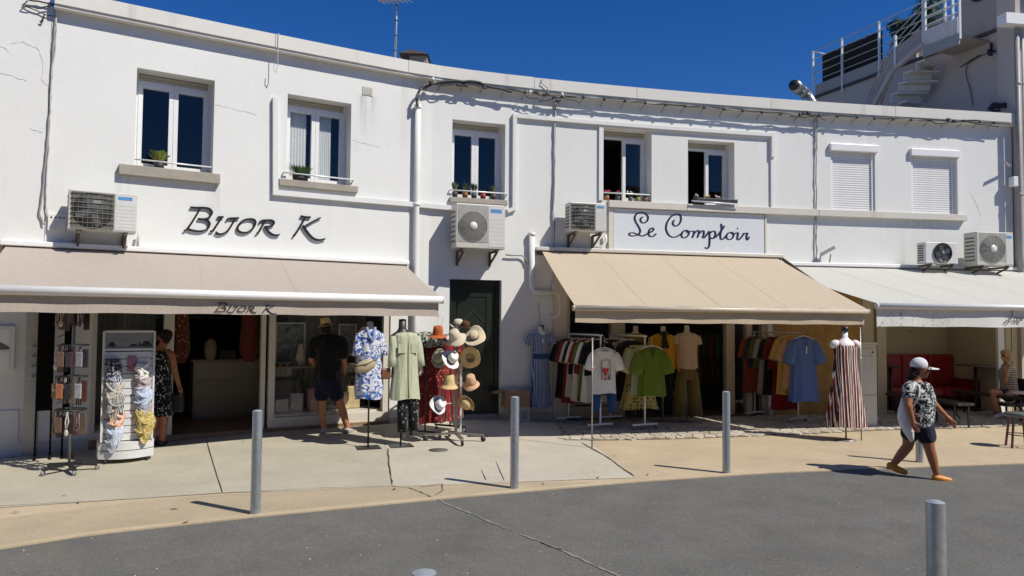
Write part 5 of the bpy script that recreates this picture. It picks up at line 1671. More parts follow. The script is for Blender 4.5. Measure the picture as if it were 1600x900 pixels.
# --- rail with the green blouse at its front
f2 = spot(1003, 672)
A2, B2 = (f2.x + .05, f2.y), (f2.x - .42, f2.y + .98)
rack('white clothes rail with a dark bar holding the green blouse', A2, B2, 1.49, f2.z)
row = [('grey_dress', 'long taupe dress at the wall end of the middle rail', '5b5049', LONG), ('brown_garment', 'brown top on the middle rail beside the taupe dress', '4c3a2e', TEE), ('wine_dress', 'dark wine dress on the middle rail', '4a1620', LONG),
       ('beige_shirt', 'beige shirt in the middle of the middle rail', 'a8977c', TEE), ('dark_shirt', 'dark brown shirt on the middle rail', '2a2320', TEE)]
for i, (nm, L, c, prof) in enumerate(row):
    k = 1 - i / 5 * .8
    x, y = A2[0] + (B2[0] - A2[0]) * k, A2[1] + (B2[1] - A2[1]) * k
    garment(nm, L, 'clothing', (x, y, 1.41), rnd.uniform(-.1, .1), [(z, w * .95, d * .55) for z, w, d in prof], cloth(nm + '_cloth', c), (.36, .07, .065, .35, -.06, .19), 7, .1, 'clothes on the middle rail')
    hanger('hanger of the ' + L, (x, y, 1.415), 0, m_hanger, .17)
g2 = Vector((A2[0] + .09, A2[1] - .14, 1.30))
garment('dotted_dress', 'yellow dress with dark dots behind the green blouse', 'clothing', (g2.x - .16, g2.y + .34, 1.33), .05, [(0, .08, .04), (-.04, .18, .06), (-.3, .2, .07), (-.75, .25, .09), (-1.12, .34, .12)], cloth('dotted_cotton', 'b9a863', '1c1a14', 'dots', 17, .30), (.3, .07, .07, .3, -.06, .18), 9, .08)
garment('pale_blouse', 'pale green blouse just behind the green blouse', 'clothing', (g2.x - .09, g2.y + .14, 1.32), .05, [(0, .09, .04), (-.04, .18, .06), (-.1, .22, .07), (-.5, .235, .08), (-.86, .27, .09)], cloth('pale_green_cotton', 'a5ab88'), (.36, .1, .11, .5, -.08, .22), 7, .05)
bl = garment('green_blouse', 'bright olive green blouse hanging at the front of the middle rail', 'clothing', g2, .08, [(0, .10, .045), (-.03, .16, .06), (-.08, .20, .08), (-.3, .20, .10), (-.6, .215, .11), (-.83, .225, .10)], cloth('green_linen', '5f7420'), (.34, .085, .11, .32, -.075, .175), 8, .13, collar=.06)
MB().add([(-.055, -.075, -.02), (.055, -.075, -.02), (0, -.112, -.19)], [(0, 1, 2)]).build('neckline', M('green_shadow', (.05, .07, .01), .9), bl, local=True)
hanger('white hanger of the green blouse', g2 + Vector((0, 0, .03)), .08, m_hanger, .19, hook=.15)

# --- dressed busts in the doorway of the clothes shop
m_bust = M('cream_bust', (.55, .47, .37), .6)
def bust(label, p, zsh, mat=m_bust, base=True, neck=None, name='mannequin', rz=0.0, sc=1.0):
    t = thing(name, label, 'mannequin', tuple(p), rz)
    z0 = zsh - p[2]
    MB().lathe([(.001, z0 + .16 * sc), (.045 * sc, z0 + .155 * sc), (.048 * sc, z0 + .05 * sc), (.075 * sc, z0 + .02), (.15 * sc, z0 - .03 * sc), (.185 * sc, z0 - .10 * sc), (.15 * sc, z0 - .25 * sc), (.12 * sc, z0 - .42 * sc), (.16 * sc, z0 - .62 * sc), (.15 * sc, z0 - .72 * sc), (.0, z0 - .73 * sc)], 24, fy=.6, cap=False).build('torso', mat, t, local=True)
    if neck: MB().lathe([(.0, z0 + .15), (.05, z0 + .15), (.05, z0 + .22), (.0, z0 + .22)], 16, cap=False).build('neck_cap', neck, t, local=True)
    MB().tube([(0, 0, z0 - .7), (0, 0, .01)], .014, 8).build('pole', m_pole, t, local=True)
    if base: MB().lathe([(0, .0), (.15, .0), (.15, .012), (.03, .022), (0, .024)], 24, cap=False).build('base', m_pole, t, local=True)
    return t
def in_px(px, Y, z=None):
    q = at(px, 500, Y)
    return Vector((q.x, Y, zg(q.x, Y) if z is None else z))
p = in_px(1036, 13.75, -.12)
bust('bust in a yellow jacket in the clothes shop doorway', p, 1.50)
garment('yellow_jacket', 'mustard yellow jacket with dark neck scarf on a bust', 'clothing', (p.x, p.y, 1.52), .15, [(0, .09, .06), (-.03, .18, .10), (-.1, .235, .13), (-.4, .22, .14), (-.66, .235, .14)], cloth('mustard_wool', 'c08a10'), (.62, .075, .06, .16, -.07, .215), 5, .03)
t = thing('neck_scarf', 'dark spotted scarf tied at the neck of the yellow jacket', 'scarf', (p.x, p.y - .14, 1.5))
MB().ell((0, .06, .03), (.09, .1, .04)).build('knot', cloth('dark_scarf', '241c1a', '6a4a30', 'dots', 40, .25), t, local=True)
for sg in (-1, 1): MB().tube([(0, 0, .03), (sg * .02, -.02, -.1), (sg * .04 + .02, -.02, -.24)], [.02, .03, .035], 8).build('tail', cloth('dark_scarf', '241c1a', '6a4a30', 'dots', 40, .25), t, local=True)
tr = garment('black_trousers', 'black trousers on the bust under the yellow jacket', 'clothing', (p.x, p.y + .02, .92), .1, [(0, .15, .09), (-.1, .18, .1), (-.2, .19, .1)], cloth('black_cotton', '121214'), None, 4, .03)
for sg in (-1, 1): MB().tube([(sg * .09, 0, -.12), (sg * .1, 0, -.5), (sg * .1, 0, -.88)], [.10, .09, .085], 14).build('leg', cloth('black_cotton', '121214'), tr, local=True)
p = in_px(1073, 13.75, -.12)
bust('bust in a pink top and striped trousers in the shop doorway', p, 1.52)
garment('pink_garment', 'pale pink sleeveless top on a bust', 'clothing', (p.x, p.y, 1.54), .1, [(0, .10, .06), (-.03, .19, .10), (-.1, .205, .12), (-.35, .19, .13), (-.66, .20, .14)], cloth('pale_pink_knit', 'c0a488'), (.12, .06, .06, .4, -.06, .19), 7, .03)
tr = garment('striped_trousers', 'wide khaki striped trousers on a bust', 'clothing', (p.x, p.y, .90), .1, [(0, .16, .10), (-.12, .19, .12), (-.22, .20, .12)], cloth('khaki_stripe', '84713f', '4a3c1c', 'stripe', 14, .55), None, 9, .04)
for sg in (-1, 1): MB().tube([(sg * .10, 0, -.12), (sg * .13, -.01, -.45), (sg * .16, -.01, -.88)], [.11, .12, .135], 18).build('leg', cloth('khaki_stripe', '84713f', '4a3c1c', 'stripe', 14, .55), tr, local=True)
p = in_px(993, 13.95, -.12)
bust('bust in a mustard and white top behind the middle rail', p, 1.50)
garment('mustard_garment', 'mustard top with white shoulders on a bust behind the rail', 'clothing', (p.x, p.y, 1.52), .1, [(0, .10, .06), (-.04, .20, .10), (-.2, .2, .12), (-.6, .2, .13)], cloth('mustard_knit', '8a7420'), None, 6, .03)
for sg in (-1, 1): MB().ell((p.x + sg * .2, p.y, 1.47), (.08, .08, .07)).build('shoulder_pad' if False else 'white_sleeve', cloth('white_knit', 'b7ae9e'), None) if False else None
# clothes hanging in the dim shop interior
rack('black clothes rail inside the clothes shop', (3.5, 15.6), (4.75, 15.95), 1.55, -.09, mat=m_black)
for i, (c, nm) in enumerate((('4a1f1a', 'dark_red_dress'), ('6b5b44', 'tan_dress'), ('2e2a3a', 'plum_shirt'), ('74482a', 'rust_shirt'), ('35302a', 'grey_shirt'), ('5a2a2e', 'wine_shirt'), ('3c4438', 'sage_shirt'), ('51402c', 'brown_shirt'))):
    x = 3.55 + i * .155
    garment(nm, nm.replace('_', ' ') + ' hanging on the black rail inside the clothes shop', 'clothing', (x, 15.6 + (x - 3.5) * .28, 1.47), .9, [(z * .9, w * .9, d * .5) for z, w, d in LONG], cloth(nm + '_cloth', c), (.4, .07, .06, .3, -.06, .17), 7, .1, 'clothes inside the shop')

# --- right rail with the blue dress
f3 = spot(1243, 661)
A3, B3 = (f3.x + .05, f3.y), (f3.x - .50, f3.y + .80)
rack('grey clothes rail on castors holding the blue tunic', A3, B3, 1.55, f3.z, mat=m_alu)
row = [('rust_dress', 'long rust orange dress at the wall end of the right rail', '8a3c22', None), ('teal_print_garment', 'dark printed top on the right rail', '2c3034', TEE), ('olive_garment', 'olive top on the right rail', '5a5638', TEE), ('grey_dress', 'long pale grey dress in the middle of the right rail', '97918a', LONG),
       ('black_dress', 'black dress in the middle of the right rail', '151518', LONG), ('wine_garment', 'wine red top on the right rail', '6c1c20', TEE), ('red_skirt', 'long deep red skirt low on the right rail', '7d1014', LONG)]
for i, (nm, L, c, prof) in enumerate(row):
    k = 1 - i / len(row) * .82
    x, y = A3[0] + (B3[0] - A3[0]) * k, A3[1] + (B3[1] - A3[1]) * k
    m_ = cloth(nm + '_right_cloth', c, '7a6a58', 'flower', 16, .2) if 'print' in nm else cloth(nm + '_right_cloth', c)
    lo = [(z * (1.12 if nm == 'red_skirt' else 1), w * (1.1 if nm == 'red_skirt' else .95), d * .6) for z, w, d in (prof or LONG)]
    garment(nm, L, 'clothing', (x, y, 1.47 - (.12 if nm == 'red_skirt' else 0)), rnd.uniform(-.05, .15), lo, m_, None if nm == 'red_skirt' else (.34, .07, .065, .35, -.06, .19), 7, .10, 'clothes on the right rail')
    hanger('hanger of the ' + L, (x, y, 1.475), 0, m_wood if i % 2 else m_hanger, .17)
g3 = Vector((A3[0] + .06, A3[1] - .12, 1.47))
garment('yellow_tunic', 'yellow tunic just behind the blue tunic', 'clothing', (g3.x - .16, g3.y + .18, 1.50), .1, [(0, .09, .04), (-.04, .2, .06), (-.1, .25, .07), (-.5, .26, .08), (-1.1, .30, .09)], cloth('yellow_cotton', 'c09a4a'), (.36, .09, .09, .45, -.08, .22), 7, .05)
garment('orange_print_blouse', 'orange flowered blouse between the yellow and blue tunics', 'clothing', (g3.x - .09, g3.y + .09, 1.48), .1, [(0, .09, .04), (-.04, .2, .06), (-.1, .25, .07), (-.5, .27, .08), (-.98, .32, .09)], cloth('orange_flowers', 'b98f6a', '8c3a24', 'flower', 16, .25), (.36, .1, .1, .5, -.08, .22), 7, .05)
bl = garment('blue_tunic', 'cornflower blue tunic dress hanging at the front of the right rail', 'clothing', g3, .12, [(0, .10, .045), (-.03, .17, .06), (-.08, .22, .08), (-.4, .225, .10), (-.8, .25, .12), (-1.18, .275, .13)], cloth('blue_linen', '5d78b4'), (.38, .095, .11, .36, -.075, .19), 9, .13, collar=.06)
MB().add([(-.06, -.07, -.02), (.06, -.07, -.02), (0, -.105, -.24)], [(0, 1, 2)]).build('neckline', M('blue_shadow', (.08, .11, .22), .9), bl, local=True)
MB().box(-.012, .012, -.116, -.113, -.30, -.16).build('price_tag', m_hanger, bl, local=True)
hanger('white hanger of the blue tunic', g3 + Vector((0, 0, .03)), .12, m_hanger, .19, hook=.10)

# --- striped dress on a white bust
p = spot(1322, 688)
m_wbust = M('white_bust', (.72, .72, .73), .5)
t = bust('white bust on a steel foot wearing the striped dress', p, 1.47, m_wbust, True, m_black, rz=.15, sc=1.0)
for sg in (-1, 1): MB().ell((sg * .185, 0, 1.41 - p.z), (.085, .075, .065), Matrix.Rotation(sg * .5, 3, 'Y')).build('shoulder', m_wbust, t, local=True)
garment('striped_dress', 'long strappy dress striped rust, white and black on a white bust', 'clothing', (p.x, p.y, 1.39), .15, [(0, .17, .11), (-.06, .19, .125), (-.2, .185, .125), (-.4, .20, .14), (-.8, .25, .17), (-1.1, .29, .19), (-1.30, .32, .20)], cloth('stripe_cotton', 'a04a34', 'ddd8d2', 'stripe', 13, .52, c3='221e20'), None, 11, .10)
t = bpy.data.objects['striped_dress']
for sg in (-1, 1): MB().bar((sg * .13, -.10, -.01), (sg * .13, .0, .10), .02, .006).build('strap', cloth('stripe_strap', 'a04a34'), t, local=True)
p = in_px(1346, 12.3)
# --- blue striped dress on a half bust against the wall
s0, z0 = fpx(845, 520, .16)
p = W(s0, z0, .16)
t = thing('mannequin', 'white half bust fixed to the wall inside the blue striped dress', 'mannequin', tuple(p), wang(s0))
MB().lathe([(0, .12), (.045, .115), (.05, .03), (.09, .0), (.16, -.05), (.17, -.15), (.13, -.35), (.0, -.36)], 20, fy=.6, cap=False).build('torso', m_wbust, t, local=True)
MB().tube([(.02, .02, .06), (.02, .02, .14)], .045, 12).build('neck_cap', m_black, t, local=True)
MB().tube([(0, .05, .1), (0, .12, .55)], .006, 6).build('wire', m_pole, t, local=True)
m_bs = cloth('blue_stripe', '1f4280', 'c4d0de', 'stripe', 13, .74)
ds_ = garment('blue_striped_dress', 'blue and white striped wrap dress hanging on the white wall', 'clothing', (p.x, p.y, p.z), wang(s0), [(.0, .10, .07), (-.04, .17, .11), (-.1, .185, .12), (-.30, .15, .11), (-.42, .135, .10), (-.47, .14, .105), (-.75, .165, .12), (-1.1, .185, .13), (-1.36, .20, .14)], m_bs, (.15, .08, .075, .6, -.04, .16), 10, .10)
MB().add([(-.05, -.098, .0), (.05, -.098, .0), (0, -.135, -.20)], [(0, 1, 2)]).build('neckline', m_wbust, ds_, local=True)
MB().lathe([(.157, -.475), (.155, -.42), (.155, -.38)], 24, fy=.72, cap=False).build('waistband', cloth('blue_plain', '2c4a7c'), ds_, local=True)

# --- cardboard boxes by the wall
p = spot(812, 659)
m_card = M('cardboard', (.34, .23, .13), .8, .2)
a = wang(0)
t = thing('cardboard_box', 'white printed box on the ground under the brown box', 'box', (p.x, p.y, p.z), a)
MB().box(-.16, .20, 0, .34, 0, .26).build('carton', M('white_carton', (.45, .42, .38), .7, .2), t, local=True)
MB().box(-.12, .0, -.003, .0, .06, .14).build('print', M('print_black', (.05, .05, .05), .7), t, local=True)
MB().box(.04, .15, -.003, .0, .05, .2).build('print', M('print_grey2', (.3, .3, .3), .7), t, local=True)
t = thing('cardboard_box', 'brown open cardboard box stacked on the white box by the wall', 'box', (p.x - .03, p.y, p.z + .262), a)
for bx in ((-.24, .22, -.02, 0, 0, .30), (-.24, .22, .34, .36, 0, .30), (-.24, -.22, .0, .34, 0, .30), (.20, .22, 0, .34, 0, .30), (-.22, .20, 0, .34, 0, .02)): MB().box(*bx).build('side', m_card, t, local=True)
for bx in ((-.24, .22, .36, .365, .30, .44),): MB().box(*bx).build('flap', m_card, t, local=True)
MB().hexa([Vector(q) for q in ((-.24, 0, .30), (-.42, 0, .24), (-.42, .34, .24), (-.24, .34, .30), (-.24, 0, .306), (-.42, 0, .246), (-.42, .34, .246), (-.24, .34, .306))]).build('flap', m_card, t, local=True)
t = thing('paper_roll', 'white crumpled paper in the open cardboard box', 'paper', (p.x - .1, p.y + .12, p.z + .4), a)
MB().ell((0, 0, .05), (.13, .1, .12)).build('paper', M('crumpled_paper', (.6, .6, .6), .8, bump=.8, bsc=12), t, local=True)

# --- left shop: dress and shirt busts on plate stands
def plate_stand(px, py, zt, label, plate=(.17, .15), rz=.35):
    p = spot(px, py)
    t = thing('dress_stand', label, 'display stand', tuple(p), rz)
    MB().box(-plate[0], plate[0], -plate[1], plate[1], 0.002, .014).build('plate', M('stand_plate', (.05, .052, .055), .35, metal=.6), t, local=True)
    MB().tube([(0, 0, .014), (0, 0, zt - p.z)], .013, 8).build('pole', m_black, t, local=True)
    return p, t
p, t = plate_stand(575, 700, 1.5, 'black plate stand under the blue and white dress')
MB().lathe([(0, 1.72 - p.z), (.045, 1.71 - p.z), (.05, 1.60 - p.z), (.08, 1.56 - p.z), (.14, 1.51 - p.z), (.155, 1.42 - p.z), (.13, 1.25 - p.z), (.11, 1.1 - p.z), (.13, .90 - p.z), (0, .89 - p.z)], 22, fy=.62, cap=False).build('torso', m_bust, t, local=True)
bd = garment('patterned_dress', 'white dress with blue brush pattern on a bust by the shop window', 'clothing', (p.x, p.y, 1.60), .42, [(0, .09, .06), (-.04, .155, .10), (-.10, .17, .11), (-.35, .165, .12), (-.6, .185, .125), (-.85, .20, .13), (-1.0, .18, .12)], cloth('blue_brush', 'd8dade', '2c4f9c', 'paint', 9, .52, c3='7c93bf'), (.28, .06, .065, .16, -.06, .15), 9, .07)
MB().tube([(-.06, -.07, .03), (-.03, -.12, -.1), (0, -.135, -.16), (.03, -.12, -.1), (.06, -.07, .03)], .02, 8).build('collar', cloth('blue_brush_collar', '8e9cc0'), bd, local=True)
t = thing('belt_bag', 'beige belt bag slung over the blue patterned dress', 'bag', (p.x - .03, p.y - .14, 1.08), .42)
MB().ell((0, 0, 0), (.165, .06, .09), Matrix.Rotation(R(-22), 3, 'Y')).build('pouch', M('beige_leather', (.40, .33, .20), .55, bump=.4, bsc=20), t, local=True)
MB().tube([(-.2, -.0, -.02), (0, -.078, .035), (.17, -.01, .10)], .008, 6).build('zip', M('zip_brown', (.14, .10, .06), .5), t, local=True)
MB().tube([(.17, .02, .07), (.2, .05, .25), (.16, .08, .46)], .012, 6).build('strap', M('beige_strap', (.42, .36, .24), .6), t, local=True)
p, t = plate_stand(626, 697, 1.5, 'black plate stand under the pale green shirt')
MB().lathe([(0, 1.76 - p.z), (.055, 1.75 - p.z), (.058, 1.62 - p.z), (.09, 1.57 - p.z), (.17, 1.52 - p.z), (.19, 1.42 - p.z), (.14, 1.2 - p.z), (.16, .9 - p.z), (0, .89 - p.z)], 22, fy=.62, cap=False).build('torso', m_black, t, local=True)
gs_ = garment('green_shirt', 'pale sage shirt on a black bust beside the hat stand', 'clothing', (p.x + .05, p.y, 1.56), .5, [(0, .09, .07), (-.03, .17, .10), (-.10, .195, .115), (-.4, .185, .12), (-.7, .20, .13), (-.98, .225, .14)], cloth('sage_linen', 'b9bda2'), (.40, .065, .06, .14, -.06, .175), 8, .06)
for sg in (-1, 1): MB().box(sg * .10 - .055, sg * .10 + .055, -.128, -.118, -.30, -.17).build('pocket', cloth('sage_linen', 'babda3'), gs_, local=True)
MB().tube([(0, -.10, -.02), (.005, -.122, -.2), (.005, -.13, -.6), (.01, -.14, -.95)], .010, 6).build('placket', cloth('sage_linen2', '9ea67c'), gs_, local=True)
t = thing('shoulder_bag', 'small brown bag on a strap across the sage shirt', 'bag', (p.x - .21, p.y - .16, .98), .5)
MB().box(-.075, .075, -.03, .03, -.10, .06).build('pouch', M('brown_leather', (.16, .06, .03), .45, .3, sc=30), t, local=True, bevel=.02)
MB().tube([(.04, -.03, .06), (.22, -.035, .28), (.38, .0, .52)], .008, 6).build('strap', M('brown_strap', (.12, .05, .03), .5), t, local=True)
pt = garment('patterned_trousers', 'dark trousers with white print below the sage shirt', 'clothing', (p.x + .10, p.y + .03, .72), .5, [(0, .13, .08), (-.1, .135, .09), (-.2, .135, .09)], cloth('dark_print', '15171a', '8f9488', 'flower', 20, .22), None, 5, .03)
for sg in (-1, 1): MB().tube([(sg * .08, 0, -.1), (sg * .085, 0, -.4), (sg * .085, 0, -.62)], [.085, .08, .075], 12).build('leg', cloth('dark_print', '15171a', '8f9488', 'flower', 20, .22), pt, local=True)

# --- rack of red flowered dresses behind the hat stand
p = spot(676, 684)
rA, rB = (p.x - .12, p.y - .0), (p.x + .22, p.y + .62)
rack('dark clothes rail with red flowered dresses beside the green door', rA, rB, 1.50, p.z, mat=M('dark_rail', (.06, .05, .05), .4, metal=.5), foot=.3)
for i, (c, c2) in enumerate((('5c1a1c', 'a0622e'), ('7c1418', 'b8704a'), ('5a1518', '9c4a30'), ('8c1a20', 'c08a70'), ('501014', 'a86a3a'), ('6a1a1e', 'b25a3a'))):
    k = .95 - i * .17
    x, y = rA[0] + (rB[0] - rA[0]) * k, rA[1] + (rB[1] - rA[1]) * k
    wh = ['farthest from the street', 'fifth from the front', 'fourth from the front', 'third from the front', 'just behind the front one', 'at the front']
    garment('flowered_dress', 'long red flowered dress %s of the dark rail' % wh[i], 'clothing', (x, y, 1.42), .35, [(z * 1.16, w * .93, d * .7) for z, w, d in LONG], cloth('red_flowers_%s' % c, c, c2, 'flower', 15, .24), (.2, .06, .06, .3, -.06, .17), 9, .12, 'red dresses on the dark rail')
garment('black_white_blouse', 'black and white leafy blouse on top of the dark rail', 'clothing', (rA[0] + .02, rA[1] - .05, 1.56), .3, [(0, .08, .05), (-.03, .17, .08), (-.1, .24, .10), (-.24, .25, .10)], cloth('leafy_print', 'b9bcb4', '22252a', 'paint', 14, .5), (.16, .07, .07, .8, -.04, .16), 6, .04)
garment('white_scarf', 'white scarf hanging at the near end of the dark rail', 'scarf', (rA[0] - .10, rA[1] - .06, 1.50), .3, [(0, .03, .03), (-.2, .06, .03), (-.5, .05, .03), (-.62, .04, .03)], cloth('white_gauze', 'd8d8cc'), None, 5, .1)
# ------------------------------------------------------------------ hat stand and hats
p = spot(712, 690)
hs_ = thing('hat_stand', 'rolling metal hat stand with wire arms in front of the green door', 'hat stand', tuple(p))
m_hs = M('stand_steel', (.28, .28, .27), .35, .1, metal=.7)
HZ = 1.80
MB().bar(p + Vector((0, 0, .14)), p + Vector((0, 0, HZ)), .045).build('pole', m_hs, hs_)
MB().bar(p + Vector((.07, .05, .14)), p + Vector((.07, .05, 1.2)), .03).build('pole', m_rail, hs_)
for a, L in ((.05, .42), (PI + .05, .46), (-1.25, .40), (1.9, .40)):
    d = Vector((math.cos(a), math.sin(a), 0))
    MB().bar(p + Vector((0, 0, .13)), p + d * L + Vector((0, 0, .10)), .045, .03).build('foot', m_hs, hs_)
    c = p + d * L + Vector((0, 0, .042))
    w_ = Vector((-d.y, d.x, 0))
    MB().tube([c - w_ * .014, c + w_ * .014], .04, 14).build('castor', m_black, hs_)
    MB().bar(c, c + Vector((0, 0, .07)), .02).build('castor_fork', m_chrome, hs_)
q = at(688, 500, p.y - .05)
MB().tube([q + Vector((.035 * math.cos(g), 0, .085 * math.sin(g))) for g in [2 * PI * k / 20 for k in range(21)]], .004, 6, False).build('wire_loop', m_rail, hs_)
m_straw = {}
def straw(name, c):
    q = N(name)
    c = rgb(c)
    w = q.n('TexWave', _wave_type='RINGS', _rings_direction='Z', Scale=30, Distortion=1.5, Detail=2)
    q.l(q.coord(), w.inputs['Vector'])
    q.base(q.mix(q.ramp(w.outputs[1], .1, .9), tuple(x * .82 for x in c), c))
    q.p(Roughness=.8, Specular_IOR_Level=.2)
    q.bump(q.noise(160, 3), .5, .004)
    return q.m
def hat(label, px, py, Y, ax, spin, Rb, rc, hc, colr, band=None, drop=.0, wave=.0, top='round', dent=False, bowl=0.0, name='sun_hat', group='hats on the rolling stand', loc=None, fx=.88):
    """hat whose crown axis is ax; loc is the middle of its brim"""
    c = loc if loc is not None else at(px, py, Y)
    if loc is None: Rb, rc, hc = Rb * 1.05, rc * 1.06, hc * 1.06
    ax = Vector(ax).normalized()
    qt = Vector((0, 0, 1)).rotation_difference(ax)
    t = thing(name, label, 'hat', tuple(c), 0, group)
    Mx = qt.to_matrix().to_4x4() @ Matrix.Rotation(spin, 4, 'Z')
    ORG[t.name] = Vector((0, 0, 0))
    m_ = straw('straw_' + colr, colr)
    ph = rnd.uniform(0, 6)
    def wob(i, g): return (1 + .03 * math.sin(2 * g + ph), 0)
    n = 36
    vs_, fs_ = [], []
    rings = 6
    for side_ in (0, 1):
        for i in range(rings + 1):
            f = i / rings
            r_ = rc + (Rb - rc) * f
            for j in range(n):
                g = 2 * PI * j / n
                z = -drop * f ** 1.3 + bowl * f * f + wave * math.sin(2 * g + ph) * f ** 1.5 + wave * .6 * math.sin(3 * g + 2 * ph) * f * f - .004 * side_
                vs_.append(Mx @ Vector((r_ * math.cos(g) * fx, r_ * math.sin(g), z)))
    m2 = (rings + 1) * n
    for i in range(rings):
        for j in range(n):
            k = (j + 1) % n
            fs_.append((i * n + j, i * n + k, (i + 1) * n + k, (i + 1) * n + j))
            fs_.append((m2 + i * n + j, m2 + (i + 1) * n + j, m2 + (i + 1) * n + k, m2 + i * n + k))
    for j in range(n):
        k = (j + 1) % n
        fs_.append((rings * n + j, rings * n + k, m2 + rings * n + k, m2 + rings * n + j))
    MB().add(vs_, fs_, True).build('brim', m_, t, local=True)
    if top == 'round': pr_ = [(rc, 0), (rc * .98, hc * .3), (rc * .90, hc * .7), (rc * .72, hc * .92), (rc * .4, hc), (0.001, hc * 1.01)]
    elif top == 'cone': pr_ = [(rc, 0), (rc * .86, hc * .5), (rc * .74, hc * .95), (rc * .66, hc), (0.001, hc * 1.0)]
    else: pr_ = [(rc, 0), (rc * .97, hc * .5), (rc * .88, hc * .93), (rc * .78, hc), (rc * .35, hc * .92), (0.001, hc * .86)]
    dn = (lambda i, g: (1 - (.16 if i >= 2 else 0) * max(0, math.cos(g)) ** 2, 0)) if dent else None
    MB().lathe(pr_, 32, Mx, fx=fx, wob=dn, cap=False).build('crown', m_, t, local=True)
    if band: MB().lathe([(rc * 1.015, .004), (rc * 1.005, .032)], 32, Mx, fx=fx, cap=False).build('band', M('hat_band', rgb(band), .7), t, local=True)
    return t
Yh = p.y
HL = [
    hat('orange straw hat at the top left of the hat stand', 684, 523, Yh - .05, (.05, -.15, 1), 0, .155, .085, .125, 'b8653a', drop=.025, top='flat'),
    hat('cream cloche hat tipped forward at the top of the hat stand', 712, 527, Yh - .22, (-.35, -.55, .9), 0, .165, .095, .12, 'd3c5ab', drop=.05, wave=.012),
    hat('wide cream hat with a thin black band at the top right of the hat stand', 741, 526, Yh - .12, (-.15, -.75, .7), 0, .185, .08, .085, 'd2c2a6', '1c1a18', wave=.03),
    hat('grey shaded panama hat left of the white one in the second row', 687, 560, Yh + .05, (-.25, -.9, .35), 0, .15, .085, .10, 'b9b2a2', '15140f', wave=.012, top='flat', dent=True),
    hat('white panama hat with a black band in the middle of the stand', 705, 562, Yh - .22, (.55, -.6, .55), 0, .165, .085, .115, 'e6e2da', '101010', wave=.02, top='flat', dent=True),
    hat('straw hat showing its hollow underside at the right of the stand', 735, 559, Yh - .05, (.1, .85, .35), 0, .175, .08, .09, 'c4ae82', wave=.02),
    hat('tan bell-shaped hat low in the middle of the stand', 702, 601, Yh - .2, (.05, -.12, 1), 0, .145, .095, .14, 'd0b787', drop=.04, top='cone'),
    hat('pinkish straw hat with tied ribbon at the lower right of the stand', 736, 598, Yh - .1, (-.05, -.5, .9), 0, .14, .09, .12, 'cfa988', 'b98a66', drop=.04, top='cone', wave=.01),
    hat('white trilby with a dark band at the bottom of the stand', 685, 633, Yh - .2, (.6, -.55, .35), 0, .15, .088, .11, 'dcdce0', '2a2c34', wave=.025, top='flat', dent=True),
    hat('curled tan straw hat at the bottom right of the stand', 731, 629, Yh - .1, (-.3, -.5, -.35), 0, .14, .088, .10, 'c9ae80', drop=-.03, wave=.03),
    hat('pale hat half hidden behind the top row of the stand', 716, 508, Yh + .12, (0, -.2, 1), 0, .15, .085, .09, 'c9c2b0', '171614', wave=.02),
    hat('brown patterned hat behind the white one at the top of the stand', 727, 509, Yh + .05, (.3, -.3, 1), 0, .12, .075, .07, '5a3b2a', wave=.02),
    hat('white hat edge below the wide cream hat', 745, 549, Yh + .06, (.2, -.4, .9), 0, .14, .08, .08, 'dcd8cc', '222', wave=.03) if False else None]
for h in HL:
    if h is None: continue
    c = Vector(h.location)
    z = min(max(c.z, .5), HZ)
    MB().tube([Vector((p.x, p.y, z - .02)), Vector((c.x, c.y, c.z + .01))], .005, 6).build('arm', m_rail, hs_)
# ------------------------------------------------------------------ scarf tower
p = spot(197, 722)
a = wang(-6.2)
tw = thing('scarf_tower', 'white slatted display tower on a round castor base', 'display tower', tuple(p), a)
m_tw = M('tower_white', (.62, .62, .61), .45, .06)
m_ply = M('tower_edge', (.40, .35, .28), .6)
H = 1.66
def bow(x, d=.10): return -d * (1 - (x / .33) ** 2)
def bowed(z0, z1, w, y0, mat, name, th=.03, dd=.10):
    b = MB()
    n = 12
    vs_ = []
    for i in range(n + 1):
        x = -w + 2 * w * i / n
        y = y0 - dd * (1 - (x / w) ** 2)
        vs_ += [(x, y, z0), (x, y, z1), (x, y + th, z1), (x, y + th, z0)]
    fs_ = [(0, 1, 2, 3), (4 * n + 3, 4 * n + 2, 4 * n + 1, 4 * n)]
    for i in range(n):
        for j in range(4): fs_.append((4 * i + j, 4 * i + 4 + j, 4 * i + 4 + (j + 1) % 4, 4 * i + (j + 1) % 4))
    b.add(vs_, fs_)
    return b.build(name, mat, tw, local=True)
for z0, z1 in ((.06, .16), (.17, .27)): bowed(z0, z1, .32, .02, m_tw, 'base_drawer', .28, .14)
for sx in (-.24, .24):
    for sy in (-.02, .22): MB().tube([(sx - .015, sy, .03), (sx + .015, sy, .03)], .03, 12).build('castor', m_black, tw, local=True)
n = 12
zb_, zt_ = .28, 1.42
for k in range(n):
    z0 = zb_ + (zt_ - zb_) * k / n
    w = .30 - .02 * k / n
    MB().box(-w, w, -.02 + .01 * k / n, .04, z0 + .004, z0 + (zt_ - zb_) / n - .006).build('slat', m_tw, tw, local=True)
MB().box(-.28, .28, .041, .07, zb_, H).build('back_board', m_ply, tw, local=True)
for sx in (-1, 1): MB().box(sx * .29 - .012 , sx * .29 + .012, -.03, .075, zb_, H + .02).build('edge', m_tw, tw, local=True)
MB().box(-.28, .28, -.02, .04, 1.43, 1.46).build('slat', m_tw, tw, local=True)
MB().box(-.278, .278, .0, .04, 1.462, H).build('header', M('header_print', (.22, .23, .24), .6, .3), tw, local=True)
b = MB()
